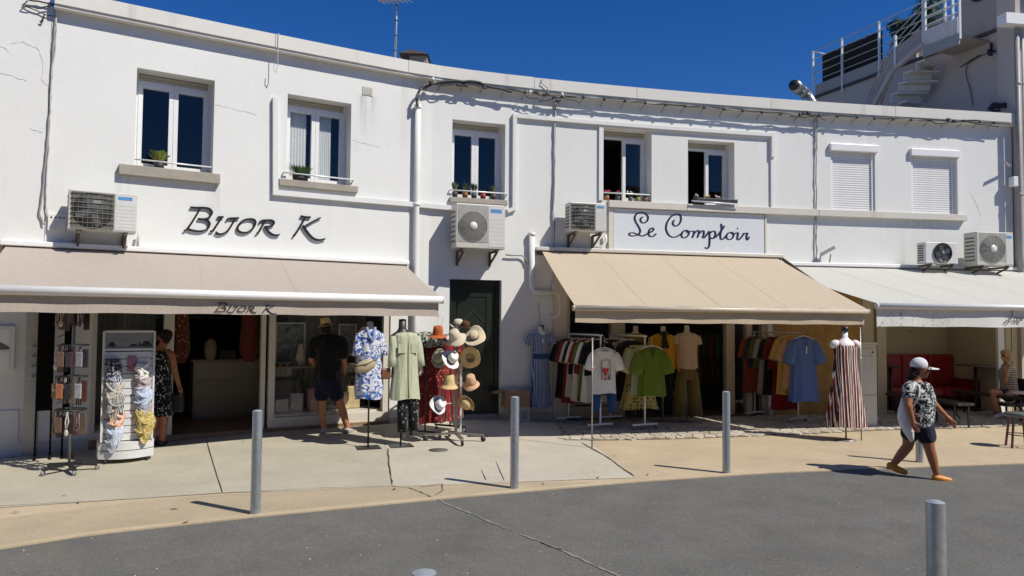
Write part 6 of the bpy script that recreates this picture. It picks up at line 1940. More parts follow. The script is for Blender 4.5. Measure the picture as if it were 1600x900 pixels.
for cx_, w, h in ((-.2, .05, .06), (.05, .06, .03), (.12, .02, .05), (.2, .07, .07)): b.add([(cx_ - w, -.002, 1.485), (cx_ + w, -.002, 1.485), (cx_ + w * .3, -.002, 1.485 + h), (cx_ - w * .4, -.002, 1.485 + h)], [(0, 1, 2, 3)])
b.build('print', m_black, tw, local=True)
MB().box(-.278, .278, -.02, .04, H + .001, H + .03).build('slat', m_tw, tw, local=True)
t = thing('poster', 'small pink picture card pinned on the scarf tower', 'poster', tuple(p + Vector((0, 0, 0))), a)
MB().box(-.02, .08, -.03, -.022, 1.16, 1.36).build('card', M('pink_print', (.40, .16, .22), .6, .5, sc=25), t, local=True)
t = thing('poster', 'white price card on the scarf tower above the white scarf', 'poster', tuple(p), a)
MB().box(.10, .24, -.03, -.022, 1.20, 1.33).build('card', m_tw, t, local=True)
def scarf(label, x, z, c, c2, pat, w=.11, L=.25, dd=.0):
    q = Matrix.Rotation(a, 4, 'Z') @ Vector((x, -.05 - dd, 0))
    t = thing('scarf', label, 'scarf', (p.x + q.x, p.y + q.y, p.z + z), a + rnd.uniform(-.7, .7), 'scarves draped on the tower')
    m_ = cloth('scarf_' + c + (c2 or ''), c, c2, pat, 22, .5) if c2 else cloth('scarf_' + c, c)
    ph = rnd.uniform(0, 6)
    n, m2 = 28, 10
    vs_, fs_ = [], []
    for i in range(m2 + 1):
        f = i / m2
        for j in range(n):
            g = 2 * PI * j / n
            fr = max(0, -math.sin(g))
            ww = w * (.62 + .45 * math.sin(PI * min(1, f * .8 + .12)) ** .7) * (1 + .13 * math.sin(5 * g + ph + f * 7) + .07 * math.sin(11 * g + f * 12))
            sx_ = .018 * math.sin(ph + f * 6)
            zz = .05 - f * L * (.75 + .55 * fr ** 3 + .12 * math.sin(3 * g + ph)) + .012 * math.sin(f * 22 + fr * 5) * fr
            vs_.append((ww * math.cos(g) + sx_, ww * .75 * math.sin(g) - .03 * math.sin(f * 20) * fr * .3, zz))
    for i in range(m2):
        for j in range(n):
            k = (j + 1) % n
            fs_.append((i * n + j, i * n + k, (i + 1) * n + k, (i + 1) * n + j))
    fs_.append(tuple(range(n)))
    MB().add(vs_, fs_, True).build('drape', m_, t, local=True)
    for k in range(2):
        f = .25 + k * .3
        pts_ = [(w * 1.08 * math.cos(g) * (.9 + .1 * k), w * .82 * math.sin(g), .05 - L * f - L * .22 * max(0, -math.sin(g)) ** 2 + .05 * math.cos(g) * (1 if k else -1)) for g in [PI + PI * i / 14 for i in range(15)]]
        MB().tube(pts_, .013, 6).build('fold', m_, t, local=True)
    return t
for args in (('black scarf with grey rosette at the top left of the tower', -.18, 1.27, '1a1b1f', '8a8c8e', 'dots', .085, .22), ('navy blue scarf under the black one on the tower', -.175, 1.12, '22305c', 'c9ccd2', 'stripe', .08, .22, .01),
             ('cream striped scarf in the left column of the tower', -.165, .99, 'd8d2c6', '8f8a80', 'stripe', .09, .25, .02), ('black and white zigzag scarf in the left column', -.15, .83, 'd4d2ce', '1a1a1c', 'stripe', .10, .28, .03),
             ('coral red scarf low in the left column of the tower', -.135, .66, 'd08a72', 'e0c8a8', 'paint', .09, .26, .02), ('pale blue scarf at the foot of the left column', -.15, .50, '9fb0cc', 'd5d9de', 'stripe', .095, .34, .02),
             ('white scarf at the top of the right column', .15, 1.22, 'e2e0d8', None, None, .075, .24), ('grey pink scarf under the white one on the tower', .155, 1.07, 'c4b4b4', '8f8490', 'stripe', .08, .22, .01),
             ('light blue scarf in the right column of the tower', .17, .92, '8ba6cc', 'd8dde2', 'stripe', .095, .26, .02), ('mauve striped scarf between the blue and yellow ones', .17, .76, 'cfc9c6', '6e7490', 'stripe', .085, .22, .01),
             ('yellow patterned scarf at the foot of the right column', .19, .63, 'd8c68a', '9a8436', 'paint', .10, .38, .02)):
    scarf(*args)
# ------------------------------------------------------------------ jewellery spinner and peg boards
p = spot(100, 737)
sp = thing('jewellery_spinner', 'tall black spinner rack with hanging accessories at the left', 'display rack', tuple(p))
MB().tube([p + Vector((.06, 0, .08)), p + Vector((.06, 0, 2.0))], .016, 10).build('pole', m_pole, sp)
for k in range(5):
    an = k * 2 * PI / 5 + .4
    d = Vector((math.cos(an), math.sin(an), 0))
    MB().bar(p + Vector((.06, 0, .10)), p + d * .30 + Vector((.06, 0, .07)), .05, .03).build('foot', m_black, sp)
    c = p + d * .30 + Vector((.06, 0, .03))
    MB().tube([c - Vector((.012, 0, 0)), c + Vector((.012, 0, 0))], .03, 12).build('castor', M('castor_grey', (.22, .22, .22), .4), sp)
rings_z = (1.92, 1.40, 1.02, .62)
for z in rings_z:
    MB().tube([p + Vector((.06 + .17 * math.cos(g), .17 * math.sin(g), z + .13)) for g in [2 * PI * i / 24 for i in range(25)]], .009, 6, False).build('ring', m_black, sp)
    for k in range(4):
        an = k * PI / 2 + .5
        MB().tube([p + Vector((.06, 0, z + .13)), p + Vector((.06 + .17 * math.cos(an), .17 * math.sin(an), z + .13))], .006, 6).build('spoke', m_black, sp)
acc = [('8c6a58', 'string of brown beads'), ('b8a890', 'string of ivory beads'), ('5a4248', 'plum keyring'), ('6a4034', 'terracotta tassel'), ('d0ccc0', 'white shell pendant'), ('6e5648', 'peach purse'), ('3c3440', 'dark purse'), ('8a8490', 'grey keyring'),
       ('8a7458', 'sand coloured purse'), ('a06444', 'orange purse'), ('2c2c30', 'black purse'), ('9c9aa0', 'silver keyring'), ('7a6038', 'amber pendant'), ('6a5040', 'brown keyring'), ('c8c4bc', 'pale ring pendant'), ('5a2c2c', 'red tassel')]
tiers = ['top', 'second', 'third', 'lowest']
for k, (c, nm) in enumerate(acc):
    z = rings_z[k // 4] + .12
    an = -PI / 2 + (k % 4 - 1.5) * .62
    q = p + Vector((.06 + .17 * math.cos(an), .17 * math.sin(an), z))
    t = thing('accessory', '%s hanging on the %s ring of the black spinner' % (nm, tiers[k // 4]), 'accessory', tuple(q), 0, 'accessories on the spinner')
    mm = M('accessory_' + c, rgb(c), .5, .3, sc=40)
    if 'bead' in nm or 'pendant' in nm or 'tassel' in nm:
        MB().tube([(0, 0, 0), (-.02, 0, -.12), (0, -.01, -.22), (.02, 0, -.12), (0, 0, 0)], .007, 6, False).build('cord', mm, t, local=True)
        MB().ell((0, -.01, -.25), (.025, .015, .04)).build('pendant', mm, t, local=True)
    else:
        MB().tube([(0, 0, 0), (0, 0, -.07)], .003, 6).build('cord', m_black, t, local=True)
        MB().box(-.04, .04, -.012, .012, -.25, -.07).build('pouch', mm, t, local=True, bevel=.008)
dk = [('221e22', 'black'), ('3a2a24', 'dark brown'), ('4a4650', 'slate'), ('6a5a4c', 'umber'), ('2a2a30', 'ink'), ('5a3a34', 'russet'), ('7c7068', 'stone'), ('38323c', 'aubergine')]
for k in range(24):
    z = rings_z[k // 6] + .12
    an = -PI / 2 + (k % 6 - 2.5) * .5 + .2
    q = p + Vector((.06 + .15 * math.cos(an), .15 * math.sin(an) + .03, z))
    c, nm = dk[(k * 5) % 8]
    t = thing('accessory', '%s %s hanging in the %s tier of the spinner, %s' % (nm, ('necklace', 'purse')[k % 2], tiers[k // 6], ('leftmost', 'left', 'left of the pole', 'right of the pole', 'right', 'rightmost')[k % 6]), 'accessory', tuple(q), 0, 'accessories on the spinner')
    mm = M('accessory_' + c, rgb(c), .5, .4, sc=60)
    L = rnd.uniform(.24, .34)
    if k % 2: MB().box(-.035, .035, -.01, .01, -L, -.04).build('pouch', mm, t, local=True, bevel=.006)
    else:
        for u in (-.02, 0, .02): MB().tube([(u * .3, 0, 0), (u, -.005, -L * .5), (u * 1.2, 0, -L)], .007, 6).build('strand', mm, t, local=True)
m_matt = M('matt_black', (.008, .008, .008), .85, .1, spec=.15)
# two black peg boards on legs against the wall
for k, (s, o, L) in enumerate(((-7.27, .30, 'black lattice peg board on legs nearest the left edge'), (-7.0, .34, 'black peg board on legs left of the spinner'))):
    t = thing('peg_board', L, 'display stand', tuple(W(s, zg(W(s, 0, o).x, W(s, 0, o).y), o)), wang(s), 'black peg boards by the wall')
    w = .085 if k == 0 else .05
    for x in (-w, w): MB().box(x - .012, x + .012, -.015, .015, 0.05, 2.35).build('upright', m_matt, t, local=True)
    MB().box(-w, w, .01, .02, .62, 2.33).build('backing', m_matt, t, local=True)
    for i in range(20): MB().box(-w + .012, w - .012, -.012, .009, .65 + i * .084, .665 + i * .084).build('crossbar', m_matt, t, local=True)
    for i in range(14): MB().bar((-w if k else w, -.015, .75 + i * .11), ((-w if k else w) + (-.09 if k else .0), -.10, .71 + i * .11), .007).build('peg', m_matt, t, local=True)
    for x in (-w, w): MB().bar((x, 0, .05), (x, -.22, .0), .03).bar((x, 0, .05), (x, .2, .0), .03).build('leg', m_matt, t, local=True)
MB().bar(W(-7.55, .02, .42), W(-6.75, .05, .42), .04, .05).build('foot_bar', m_black, t) if False else None
for k, py in enumerate((541, 556, 572, 588)):
    s0, z0 = fpx(55, py, .05)
    t = thing('chrome_hook', ('top', 'second', 'third', 'lowest')[k] + ' chrome hook on the door jamb left of the peg board', 'hook', tuple(W(s0, z0, .05)))
    MB().tube([W(s0, z0, .04), W(s0 - .03, z0 + .01, .10), W(s0 - .05, z0 - .03, .12)], .012, 6).build('hook', m_chrome, t)
# ------------------------------------------------------------------ inside the left shop windows
def shelfitem(name, label, cat, s, z, o): return thing(name, label, cat, tuple(W(s, z, o)), wang(s))
t = thing('display_shelf', 'beige shelf inside the right display window', 'shelf', tuple(W(-3.7, .95, -.5)))
MB().fbox(-4.12, -2.45, .93, .96, -.80, -.25, 9).build('board', M('shelf_wood', (.26, .20, .13), .6), t)
def picture(label, s0, s1, z0, z1, o, c, name='picture'):
    t = thing(name, label, 'picture', tuple(W((s0 + s1) / 2, z0, o)))
    q = N('painting_' + c)
    q.base(q.mix(q.ramp(q.noise(7, 5, .6, dist=1), .35, .65), rgb(c), (.35, .36, .30)))
    for a_, c_, e, f in ((s0, s0 + .03, z0, z1), (s1 - .03, s1, z0, z1), (s0 + .03, s1 - .03, z0, z0 + .03), (s0 + .03, s1 - .03, z1 - .03, z1)): MB().fbox(a_, c_, e, f, o - .02, o + .012, 9).build('frame', m_frame, t)
    MB().fbox(s0 + .03, s1 - .03, z0 + .03, z1 - .03, o - .02, o, 9).build('canvas', q.m, t)
picture('framed grey-green picture in the right display window', -4.02, -3.52, .98, 1.68, -.72, '4f5548')
picture('white framed picture at the right of the display window', -2.95, -2.62, 1.10, 1.66, -.72, '6a5a58')
picture('small cream picture behind the woman in the left window', -6.0, -5.84, 1.25, 1.50, -.70, '8a826e')
t = shelfitem('necklace_bust', 'pale necklace bust on the shelf in the display window', 'jewellery bust', -3.68, .962, -.42)
MB().lathe([(.07, 0), (.09, .06), (.065, .22), (.04, .30), (.045, .36), (.0, .37)], 16, fy=.5, cap=False).build('bust', m_bust, t, local=True)
MB().tube([(.05 * math.cos(g), -.035, .24 + .09 * math.sin(g)) for g in [PI + PI * i / 10 for i in range(11)]], .006, 6).build('necklace', M('gold', (.5, .34, .12), .3, metal=.9), t, local=True)
for k in range(7):
    s = -4.02 + k * .12
    t = shelfitem('jewellery_box', ('gold', 'cream', 'brown', 'grey', 'tan', 'copper', 'white')[k] + ' jewellery box on the shelf of the display window', 'box', s, .962, -.36 - .05 * (k % 2))
    MB().box(-.03, .03, -.03, .03, 0, .035 + .02 * (k % 3)).build('case', M('box_%d' % k, [(.4, .3, .12), (.5, .45, .35), (.15, .09, .05), (.3, .3, .3), (.3, .2, .1), (.35, .16, .08), (.55, .55, .55)][k], .4), t, local=True, bevel=.004)
for k, (s, c, nm, L) in enumerate(((-3.98, (.5, .48, .45), 'handbag', 'white handbag at the left of the lower display'), (-3.72, (.42, .40, .38), 'handbag', 'pale grey handbag in the lower display'), (-3.45, (.38, .20, .20), 'handbag', 'pink handbag standing in the lower display'), (-3.2, (.13, .12, .11), 'handbag', 'dark handbag in the lower display'), (-2.95, (.50, .40, .22), 'handbag', 'straw handbag in the sun behind the man'), (-2.75, (.48, .38, .2), 'handbag', 'second straw bag at the right of the lower display'))):
    h = .22 + .08 * (k % 3)
    t = shelfitem(nm, L, 'bag', s, .205, -.40 - .06 * (k % 2))
    MB().box(-.11, .11, -.05, .05, 0, h).build('body', M('bag_%d' % k, c, .6, .2), t, local=True, bevel=.02)
    MB().tube([(-.07, 0, h), (-.06, 0, h + .1), (0, 0, h + .14), (.06, 0, h + .1), (.07, 0, h)], .008, 6).build('handle', M('bag_handle', (.2, .13, .08), .6), t, local=True)
t = thing('sandals', 'white sandal propped on the small ledge of the display', 'shoe', tuple(W(-2.62, .62, -.3)))
MB().ell(W(-2.62, .72, -.3), (.05, .03, .10)).build('sole', m_white, t)
MB().tube([W(-2.66, .76, -.27), W(-2.62, .79, -.25), W(-2.58, .76, -.27)], .012, 6).build('strap', M('tan_strap', (.3, .2, .1), .6), t)
t = garment('pink_print_tunic', 'white tunic with pink and orange print hanging beside the patterned dress', 'clothing', tuple(W(-2.75, 1.62, .12)), .5, [(0, .05, .03), (-.1, .13, .05), (-.35, .17, .06), (-.66, .16, .06)], cloth('pink_print', 'd8cfd0', 'c8705a', 'paint', 9, .58, c3='b890a0'), None, 6, .05)
# counter with drawers and things in the dim doorway
t = thing('shop_counter', 'cream chest of drawers inside the shop doorway', 'counter', tuple(W(-4.75, .017, -1.6)), wang(-4.7))
MB().box(-.40, .75, 0, .5, 0, .98).build('body', M('counter_cream', (.36, .32, .25), .6), t, local=True)
for k in range(3): MB().box(-.37, .72, -.012, 0.0, .05 + k * .31, .33 + k * .31).build('drawer', M('counter_cream2', (.42, .38, .30), .6), t, local=True)
MB().box(-.44, .79, -.03, .53, .981, 1.01).build('top', M('counter_wood', (.28, .20, .12), .5), t, local=True)
t2 = thing('owl_figure', 'pale carved figure on the counter in the doorway', 'figurine', tuple(W(-4.9, 1.03, -1.5)))
MB().lathe([(.06, 0), (.10, .08), (.10, .22), (.08, .32), (.0, .38)], 14, Matrix.Translation(W(-4.9, 1.03, -1.5)), cap=False).build('figure', M('figure_straw', (.34, .27, .16), .8), t2)
t2 = thing('card_reader', 'small dark till on the counter in the doorway', 'till', tuple(W(-4.6, 1.03, -1.5)))
MB().box(-.14, .14, -.08, .08, 0, .16, Matrix.Translation(W(-4.6, 1.03, -1.5))).build('case', m_black, t2)
t2 = thing('wall_shelf', 'shelf on the dark back wall seen through the shop doorway', 'shelf', tuple(W(-5.1, 1.6, -3.9)))
MB().fbox(-5.9, -4.3, 1.72, 1.76, -3.99, -3.75).build('board', M('shelf_pale', (.3, .28, .25), .6), t2)
for k, (s, c, c2, L) in enumerate(((-5.55, '5a2c1e', 'a08a70', 'long orange patterned scarves hanging left of the shop doorway'), (-4.52, '5c221c', '2c3a4c', 'red patterned scarves hanging right of the shop doorway'))):
    garment('scarf_bundle', L, 'scarf', tuple(W(s, 2.25, -.30)), .5, [(0, .05, .04), (-.2, .10, .06), (-.7, .13, .08), (-1.0, .14, .08), (-1.2, .06, .05)], cloth('bundle%d' % k, c, c2, 'flower', 18, .22), None, 9, .15)
# flower pots on the window ledges
m_soil = M('pot_dark', (.05, .04, .05), .6)
def plant(label, s, z, o, potc, leafs, n, hgt, spread, leaf, pot=(.06, .05, .09), flower=None, name='potted_plant', wide=1.0):
    t = thing(name, label, 'plant', tuple(W(s, z, o)), wang(s))
    MB().lathe([(pot[1], 0), (pot[0], pot[2]), (pot[0] * .9, pot[2]), (pot[0] * .8, pot[2] * .85), (0, pot[2] * .85)], 14, fx=wide, cap=True).build('pot', M('pot_' + label[:12], potc, .6), t, local=True)
    lm = MB()
    for k in range(n):
        an = rnd.uniform(0, 2 * PI)
        r_ = spread * rnd.random() ** .5
        b0 = Vector((pot[0] * .6 * math.cos(an) * rnd.random() * wide, pot[0] * .6 * math.sin(an) * rnd.random(), pot[2] * .8))
        tip = Vector((r_ * math.cos(an) * wide, r_ * math.sin(an) * .6, pot[2] + hgt * rnd.uniform(.5, 1)))
        mid = b0.lerp(tip, .6) + Vector((0, 0, hgt * .1))
        sd2 = Vector((-math.sin(an), math.cos(an), 0)) * leaf
        lm.cur = rnd.randrange(len(leafs))
        lm.add([b0, mid - sd2, tip, mid + sd2], [(0, 1, 2, 3)])
    tag(lm.build('leaves', leafs, t, local=True), kind='stuff')
    if flower:
        for k in range(flower[1]):
            c = Vector((rnd.uniform(-.06, .06), rnd.uniform(-.03, .03), pot[2] + hgt * rnd.uniform(.8, 1.1)))
            MB().tube([(c.x * .3, 0, pot[2]), c], .004, 5).build('stem', leafs[0], t, local=True)
            fl = MB()
            for q in range(14):
                v_ = Vector((rnd.gauss(0, 1), rnd.gauss(0, 1), rnd.gauss(0, .7))).normalized() * .032
                w_ = v_.orthogonal().normalized() * .016
                fl.add([c, c + v_ * .6 - w_, c + v_, c + v_ * .6 + w_], [(0, 1, 2, 3)])
            fl.build('flower', M('petal_%s' % (flower[0],), flower[0], .6), t, local=True)
    return t
G1 = [M('leaf_green', (.05, .11, .02), .5, .3), M('leaf_green2', (.08, .16, .03), .5, .3)]
GY = [M('leaf_yellow', (.20, .22, .03), .5, .3), M('leaf_lime', (.12, .17, .03), .5, .3)]
GD = [M('leaf_dark', (.03, .06, .02), .5, .3), M('leaf_grey', (.10, .13, .06), .5, .3)]
s, z = fpx(249, 256, -.06); plant('yellow-green pot plant on the ledge of the first window', s, 3.945, -.07, (.04, .035, .03), GY, 130, .19, .16, .022, (.075, .06, .10))
s, z = fpx(470, 280, .0); plant('grassy green plant in a dark trough on the second window sill', s, 3.985, -.03, (.03, .025, .035), G1, 240, .17, .16, .006, (.08, .07, .10), wide=1.7)
s, z = fpx(482, 280, 0)
for k, (px, c, L, lf) in enumerate(((711, (.04, .04, .045), 'small spiky plant in a dark pot at the left of the third sill', GD), (727, (.22, .07, .03), 'terracotta pot with dark leaves on the third sill', GD), (741, (.05, .07, .10), 'blue-grey pot with brown leaves on the third sill', [M('leaf_brown', (.10, .06, .03), .6), GD[0]]), (755, (.28, .03, .03), 'red pot on the third sill', GD), (771, (.05, .05, .05), 'dark pot with pointed leaves at the right of the third sill', GD))):
    s, z = fpx(px, 300, -.05)
    plant(L, s, 3.957, -.06, c, lf, 16, .20 if k != 3 else .08, .10, .018, (.055, .045, .10))
for k, (px, c, L, fl, lf) in enumerate(((949, (.30, .10, .04), 'terracotta pot with pink flowers in the fourth window', ((.55, .05, .12), 4), G1), (966, (.05, .05, .05), 'dark pot with a few pink blooms beside the terracotta pot', ((.55, .05, .12), 2), G1), (986, (.06, .07, .07), 'dark pot with white flowers in the fourth window', ((.7, .7, .7), 3), G1), (998, (.25, .25, .08), 'yellow-green leafy pot in the fourth window', None, GY), (1009, (.20, .06, .03), 'brown pot at the right of the fourth window', None, GD))):
    s, z = fpx(px, 312, -.05)
    plant(L, s, 4.065, -.08, c, lf, 22, .10, .08, .014, (.05, .04, .09), fl)
t = thing('window_box', 'dark flower trough hung under the fifth window on a white bar', 'window box', tuple(W(4.1, 4.0, .1)))
MB().fbox(3.68, 4.56, 4.09, 4.17, .02, .16, 9).build('trough', M('trough_dark', (.03, .03, .035), .5), t, bevel=.008)
MB().tube([W(3.57, 4.10, .165), W(4.60, 4.07, .165)], .014, 8).build('bar', m_rail, t)
for px, c, L in ((1086, ((.6, .6, .6), 3), 'white flowering plant at the left of the window box'), (1105, ((.55, .38, .04), 3), 'yellow flowering plant in the middle of the window box'), (1124, ((.65, .65, .65), 2), 'white flowering plant at the right of the window box')):
    s, z = fpx(px, 308, .08)
    plant(L, s, 4.12, .08, (.03, .03, .03), GD, 10, .06, .06, .012, (.035, .03, .05), c)
# ------------------------------------------------------------------ cafe terrace at the right
m_red = M('red_leather', (.30, .014, .02), .4, .15, bump=.2, bsc=30)
m_dbench = M('dark_bench_wood', (.05, .048, .044), .35, .25)
t = thing('sofa', 'red leather corner sofa in the cafe niche', 'sofa', tuple(W(8.8, -.11, -1.0)))
sA, sE = 7.90, fpx(1492, 575, -1.18)[0]
wc = (sE - sA) / 4
for k in range(4):
    a = sA + k * wc
    MB().fbox(a, a + wc - .005, .30, 1.04, -1.38, -1.18, 9).build('back_cushion', m_red, t, bevel=.05)
    MB().fbox(a, a + wc - .005, .14, .34, -1.175, -.70, 9).build('seat_cushion', m_red, t, bevel=.04)
MB().fbox(sA, sE - .005, -.10, .138, -1.38, -.72, 9).build('base', M('sofa_base', (.05, .01, .01), .6), t)
MB().fbox(sE + .01, min(sE + .45, 10.5), -.10, .14, -1.38, -.45, 9).build('base', M('sofa_base', (.05, .01, .01), .6), t)
MB().fbox(sE + .01, min(sE + .45, 10.5), .142, .52, -1.38, -.45, 9).build('seat_cushion', m_red, t, bevel=.06)
def bistro(label, px, py, o, r_, topm):
    s, z = fpx(px, py, o)
    c = W(s, -.115, o)
    t = thing('cafe_table', label, 'table', tuple(c))
    MB().lathe([(0, z - .03), (r_, z - .03), (r_, z), (0, z)], 28, Matrix.Translation((c.x, c.y, 0)), cap=False).build('tabletop', topm, t)
    MB().tube([(c.x, c.y, -.10), (c.x, c.y, z - .031)], .035, 10).build('pedestal', m_black, t)
    MB().lathe([(0, -.114), (.2, -.114), (.19, -.10), (.04, -.085), (0, -.085)], 20, Matrix.Translation((c.x, c.y, 0)), cap=False).build('base', m_black, t)
bistro('round table before the left end of the red sofa', 1391, 572, -.55, .26, M('table_dark_red', (.07, .02, .02), .4))
bistro('round table on a dark pedestal right of the red sofa', 1524, 570, -.25, .37, M('table_brown', (.12, .08, .06), .35))
def bench(label, A, B, z, w=.34):
    A, B = Vector((*A, 0)), Vector((*B, 0))
    d = (B - A).normalized()
    n = Vector((-d.y, d.x, 0))
    t = thing('bench', label, 'bench', (A.x, A.y, -.12), 0, 'dark benches on the cafe terrace')
    for k in (-1, 0, 1):
        o = n * (w / 3 * k)
        ww = n * (w / 6 - .006)
        MB().hexa([A + o - ww + Vector((0, 0, z - .045)), B + o - ww + Vector((0, 0, z - .045)), B + o + ww + Vector((0, 0, z - .045)), A + o + ww + Vector((0, 0, z - .045)), A + o - ww + Vector((0, 0, z)), B + o - ww + Vector((0, 0, z)), B + o + ww + Vector((0, 0, z)), A + o + ww + Vector((0, 0, z))]).build('plank', m_dbench, t)
    L = (B - A).length
    for f in (.12, .62, .95):
        for sg in (-1, 1):
            p = A + d * (L * f) + n * (w * .42 * sg)
            MB().bar(p + Vector((0, 0, -.118)), p + Vector((0, 0, z - .046)), .028).build('leg', m_black, t)
        p0, p1 = A + d * (L * f), A + d * (L * f - .35)
        MB().bar(p0 + Vector((0, 0, .02)), p1 + Vector((0, 0, z - .05)), .02).build('brace', m_black, t)
bench('dark plank bench behind the walking woman', (7.75, 15.6), (8.15, 13.3), .33)
bench('dark plank bench running towards the seated woman', (9.55, 15.9), (10.2, 13.4), .33)
p = spot(1592, 699)
t = thing('stool', 'round dark stool in the sun at the right edge', 'stool', tuple(p))
MB().lathe([(0, .47), (.17, .47), (.19, .49), (.19, .52), (.17, .535), (0, .535)], 28, cap=False).build('seat', M('stool_seat', (.10, .115, .11), .35), t, local=True)
for k in range(4):
    an = k * PI / 2 + .5
    d = Vector((math.cos(an), math.sin(an), 0))
    MB().bar(d * .13 + Vector((0, 0, .47)), d * .19 + Vector((0, 0, .0)), .026).build('leg', M('stool_leg', (.10, .03, .03), .4), t, local=True)
MB().tube([(.16 * math.cos(g), .16 * math.sin(g), .2) for g in [2 * PI * i / 20 for i in range(21)]], .008, 6, False).build('foot_ring', m_black, t, local=True)
s, z = fpx(1606, 613, 1.2)
c = W(s, -.12, 1.2)
t = thing('cafe_table', 'small white-topped table before the seated woman', 'table', tuple(c))
MB().lathe([(0, z - .025), (.30, z - .025), (.30, z), (0, z)], 28, Matrix.Translation((c.x, c.y, 0)), cap=False).build('tabletop', m_white, t)
MB().tube([(c.x, c.y, -.118), (c.x, c.y, z - .026)], .03, 10).build('pedestal', m_black, t)
# free-standing white meter cabinet
p = spot(1358, 668)
t = thing('meter_cabinet', 'white utility cabinet standing between the striped dress and the cafe', 'cabinet', tuple(p), wang(6.5))
m_cab = M('cabinet_white', (.62, .60, .54), .5, .06)
MB().box(-.19, .17, 0, .3, .0, 1.50).build('body', m_cab, t, local=True, bevel=.008)
MB().box(-.17, .15, -.012, -.001, .62, 1.42).build('door', m_cab, t, local=True, bevel=.004)
MB().box(-.17, .15, -.012, -.001, .08, .58).build('door', m_cab, t, local=True, bevel=.004)
MB().box(-.20, .18, -.02, .31, 1.501, 1.53).build('lid', m_cab, t, local=True)
MB().box(.06, .09, -.02, -.0125, 1.34, 1.37).build('lock', m_black, t, local=True)
MB().box(-.12, .06, -.016, -.0125, 1.28, 1.31).build('slot', m_alu, t, local=True)
# ------------------------------------------------------------------ people
m_skin = N('skin')
m_skin.base(m_skin.mix(m_skin.ramp(m_skin.noise(9), .3, .7), rgb('a8704f'), rgb('bd8462')))
m_skin.p(Roughness=.5, Subsurface_Weight=.0, Specular_IOR_Level=.35)
m_skin = m_skin.m
m_skin2 = M('tanned_skin', rgb('9c6244'), .5, .12)
m_skin3 = M('fair_skin', rgb('c08a68'), .5, .1)
m_hair_dk = M('dark_hair', (.022, .013, .009), .75, .4, sc=60, bump=.4, spec=.2)
m_hair_bl = M('blond_hair', (.45, .30, .13), .5, .3, sc=60, bump=.6)
class Fig:
    """a figure laid out in photo proportions: P(px, py, depth) gives metres from the foot point"""
    def __init__(s, ox, oy, S): s.ox, s.oy, s.S = ox, oy, S
    def P(s, x, y, d=0.0): return Vector(((x - s.ox) / s.S, d, (s.oy - y) / s.S))
def hand(b, wrist, elbow, curl=.5, side=1, palm_n=None):
    """palm, four bent fingers and a thumb growing from the wrist"""
    d = (wrist - elbow).normalized()
    n = palm_n or Vector((0, -1, 0))
    n = (n - d * n.dot(d)).normalized()
    w = d.cross(n).normalized()
    pc = wrist + d * .05
    b.tube([wrist - d * .01, wrist + d * .03, wrist + d * .085], [.026, .034, .034], 10)
    b.ell(pc, (.038, .022, .045), Matrix((w, n, d)).transposed())
    for k, L in enumerate((.070, .080, .075, .058)):
        o = w * (.028 - .0185 * k)
        p0 = wrist + d * .085 + o
        d1 = (d + n * .35 * curl).normalized()
        d2 = (d + n * 1.1 * curl).normalized()
        d3 = (d * .6 + n * 1.5 * curl).normalized()
        p1 = p0 + d1 * L * .45
        p2 = p1 + d2 * L * .33
        p3 = p2 + d3 * L * .25
        b.capsule([p0, p1, p2, p3], [.0095, .009, .0085, .0075], 8)
    p0 = wrist + d * .03 + w * .03 * side
    b.capsule([p0, p0 + (d * .6 + w * .7 * side + n * .3).normalized() * .035, p0 + (d * .85 + w * .35 * side + n * .5).normalized() * .062], [.012, .0105, .009], 8)
def headshape(b, c, f, up=Vector((0, 0, 1)), k=1.0):
    """skull, jaw, nose, brow, ears and lips; f is the way the face looks"""
    f = f.normalized()
    r_ = f.cross(up).normalized()
    u = r_.cross(f).normalized()
    Mx = Matrix((r_, f, u)).transposed()
    at_ = lambda x, y, z: c + (r_ * x + f * y + u * z) * k
    b.ell(at_(0, -.008, .025), (.076 * k, .095 * k, .092 * k), Mx)
    b.ell(at_(0, .025, -.045), (.058 * k, .066 * k, .068 * k), Mx)
    b.ell(at_(0, .068, -.088), (.026 * k, .022 * k, .02 * k), Mx)           # chin
    b.capsule([at_(0, .088, .012), at_(0, .108, -.026)], [.011 * k, .016 * k], 8)  # nose
    for sx in (-1, 1):
        b.ell(at_(sx * .03, .078, .022), (.026 * k, .014 * k, .010 * k), Mx)  # brow
        b.ell(at_(sx * .04, .066, -.022), (.022 * k, .018 * k, .02 * k), Mx)  # cheek
        b.ell(at_(sx * .078, -.008, -.008), (.010 * k, .02 * k, .032 * k), Mx)  # ear
    b.ell(at_(0, .086, -.052), (.024 * k, .010 * k, .006 * k), Mx)
    b.ell(at_(0, .084, -.062), (.021 * k, .010 * k, .007 * k), Mx)
    return at_, Mx
def skinned(b, name, mat, parent, vox=.008, sm=3):
    o = b.build(name, mat, parent, local=True)
    return fuse(o, vox, sm)

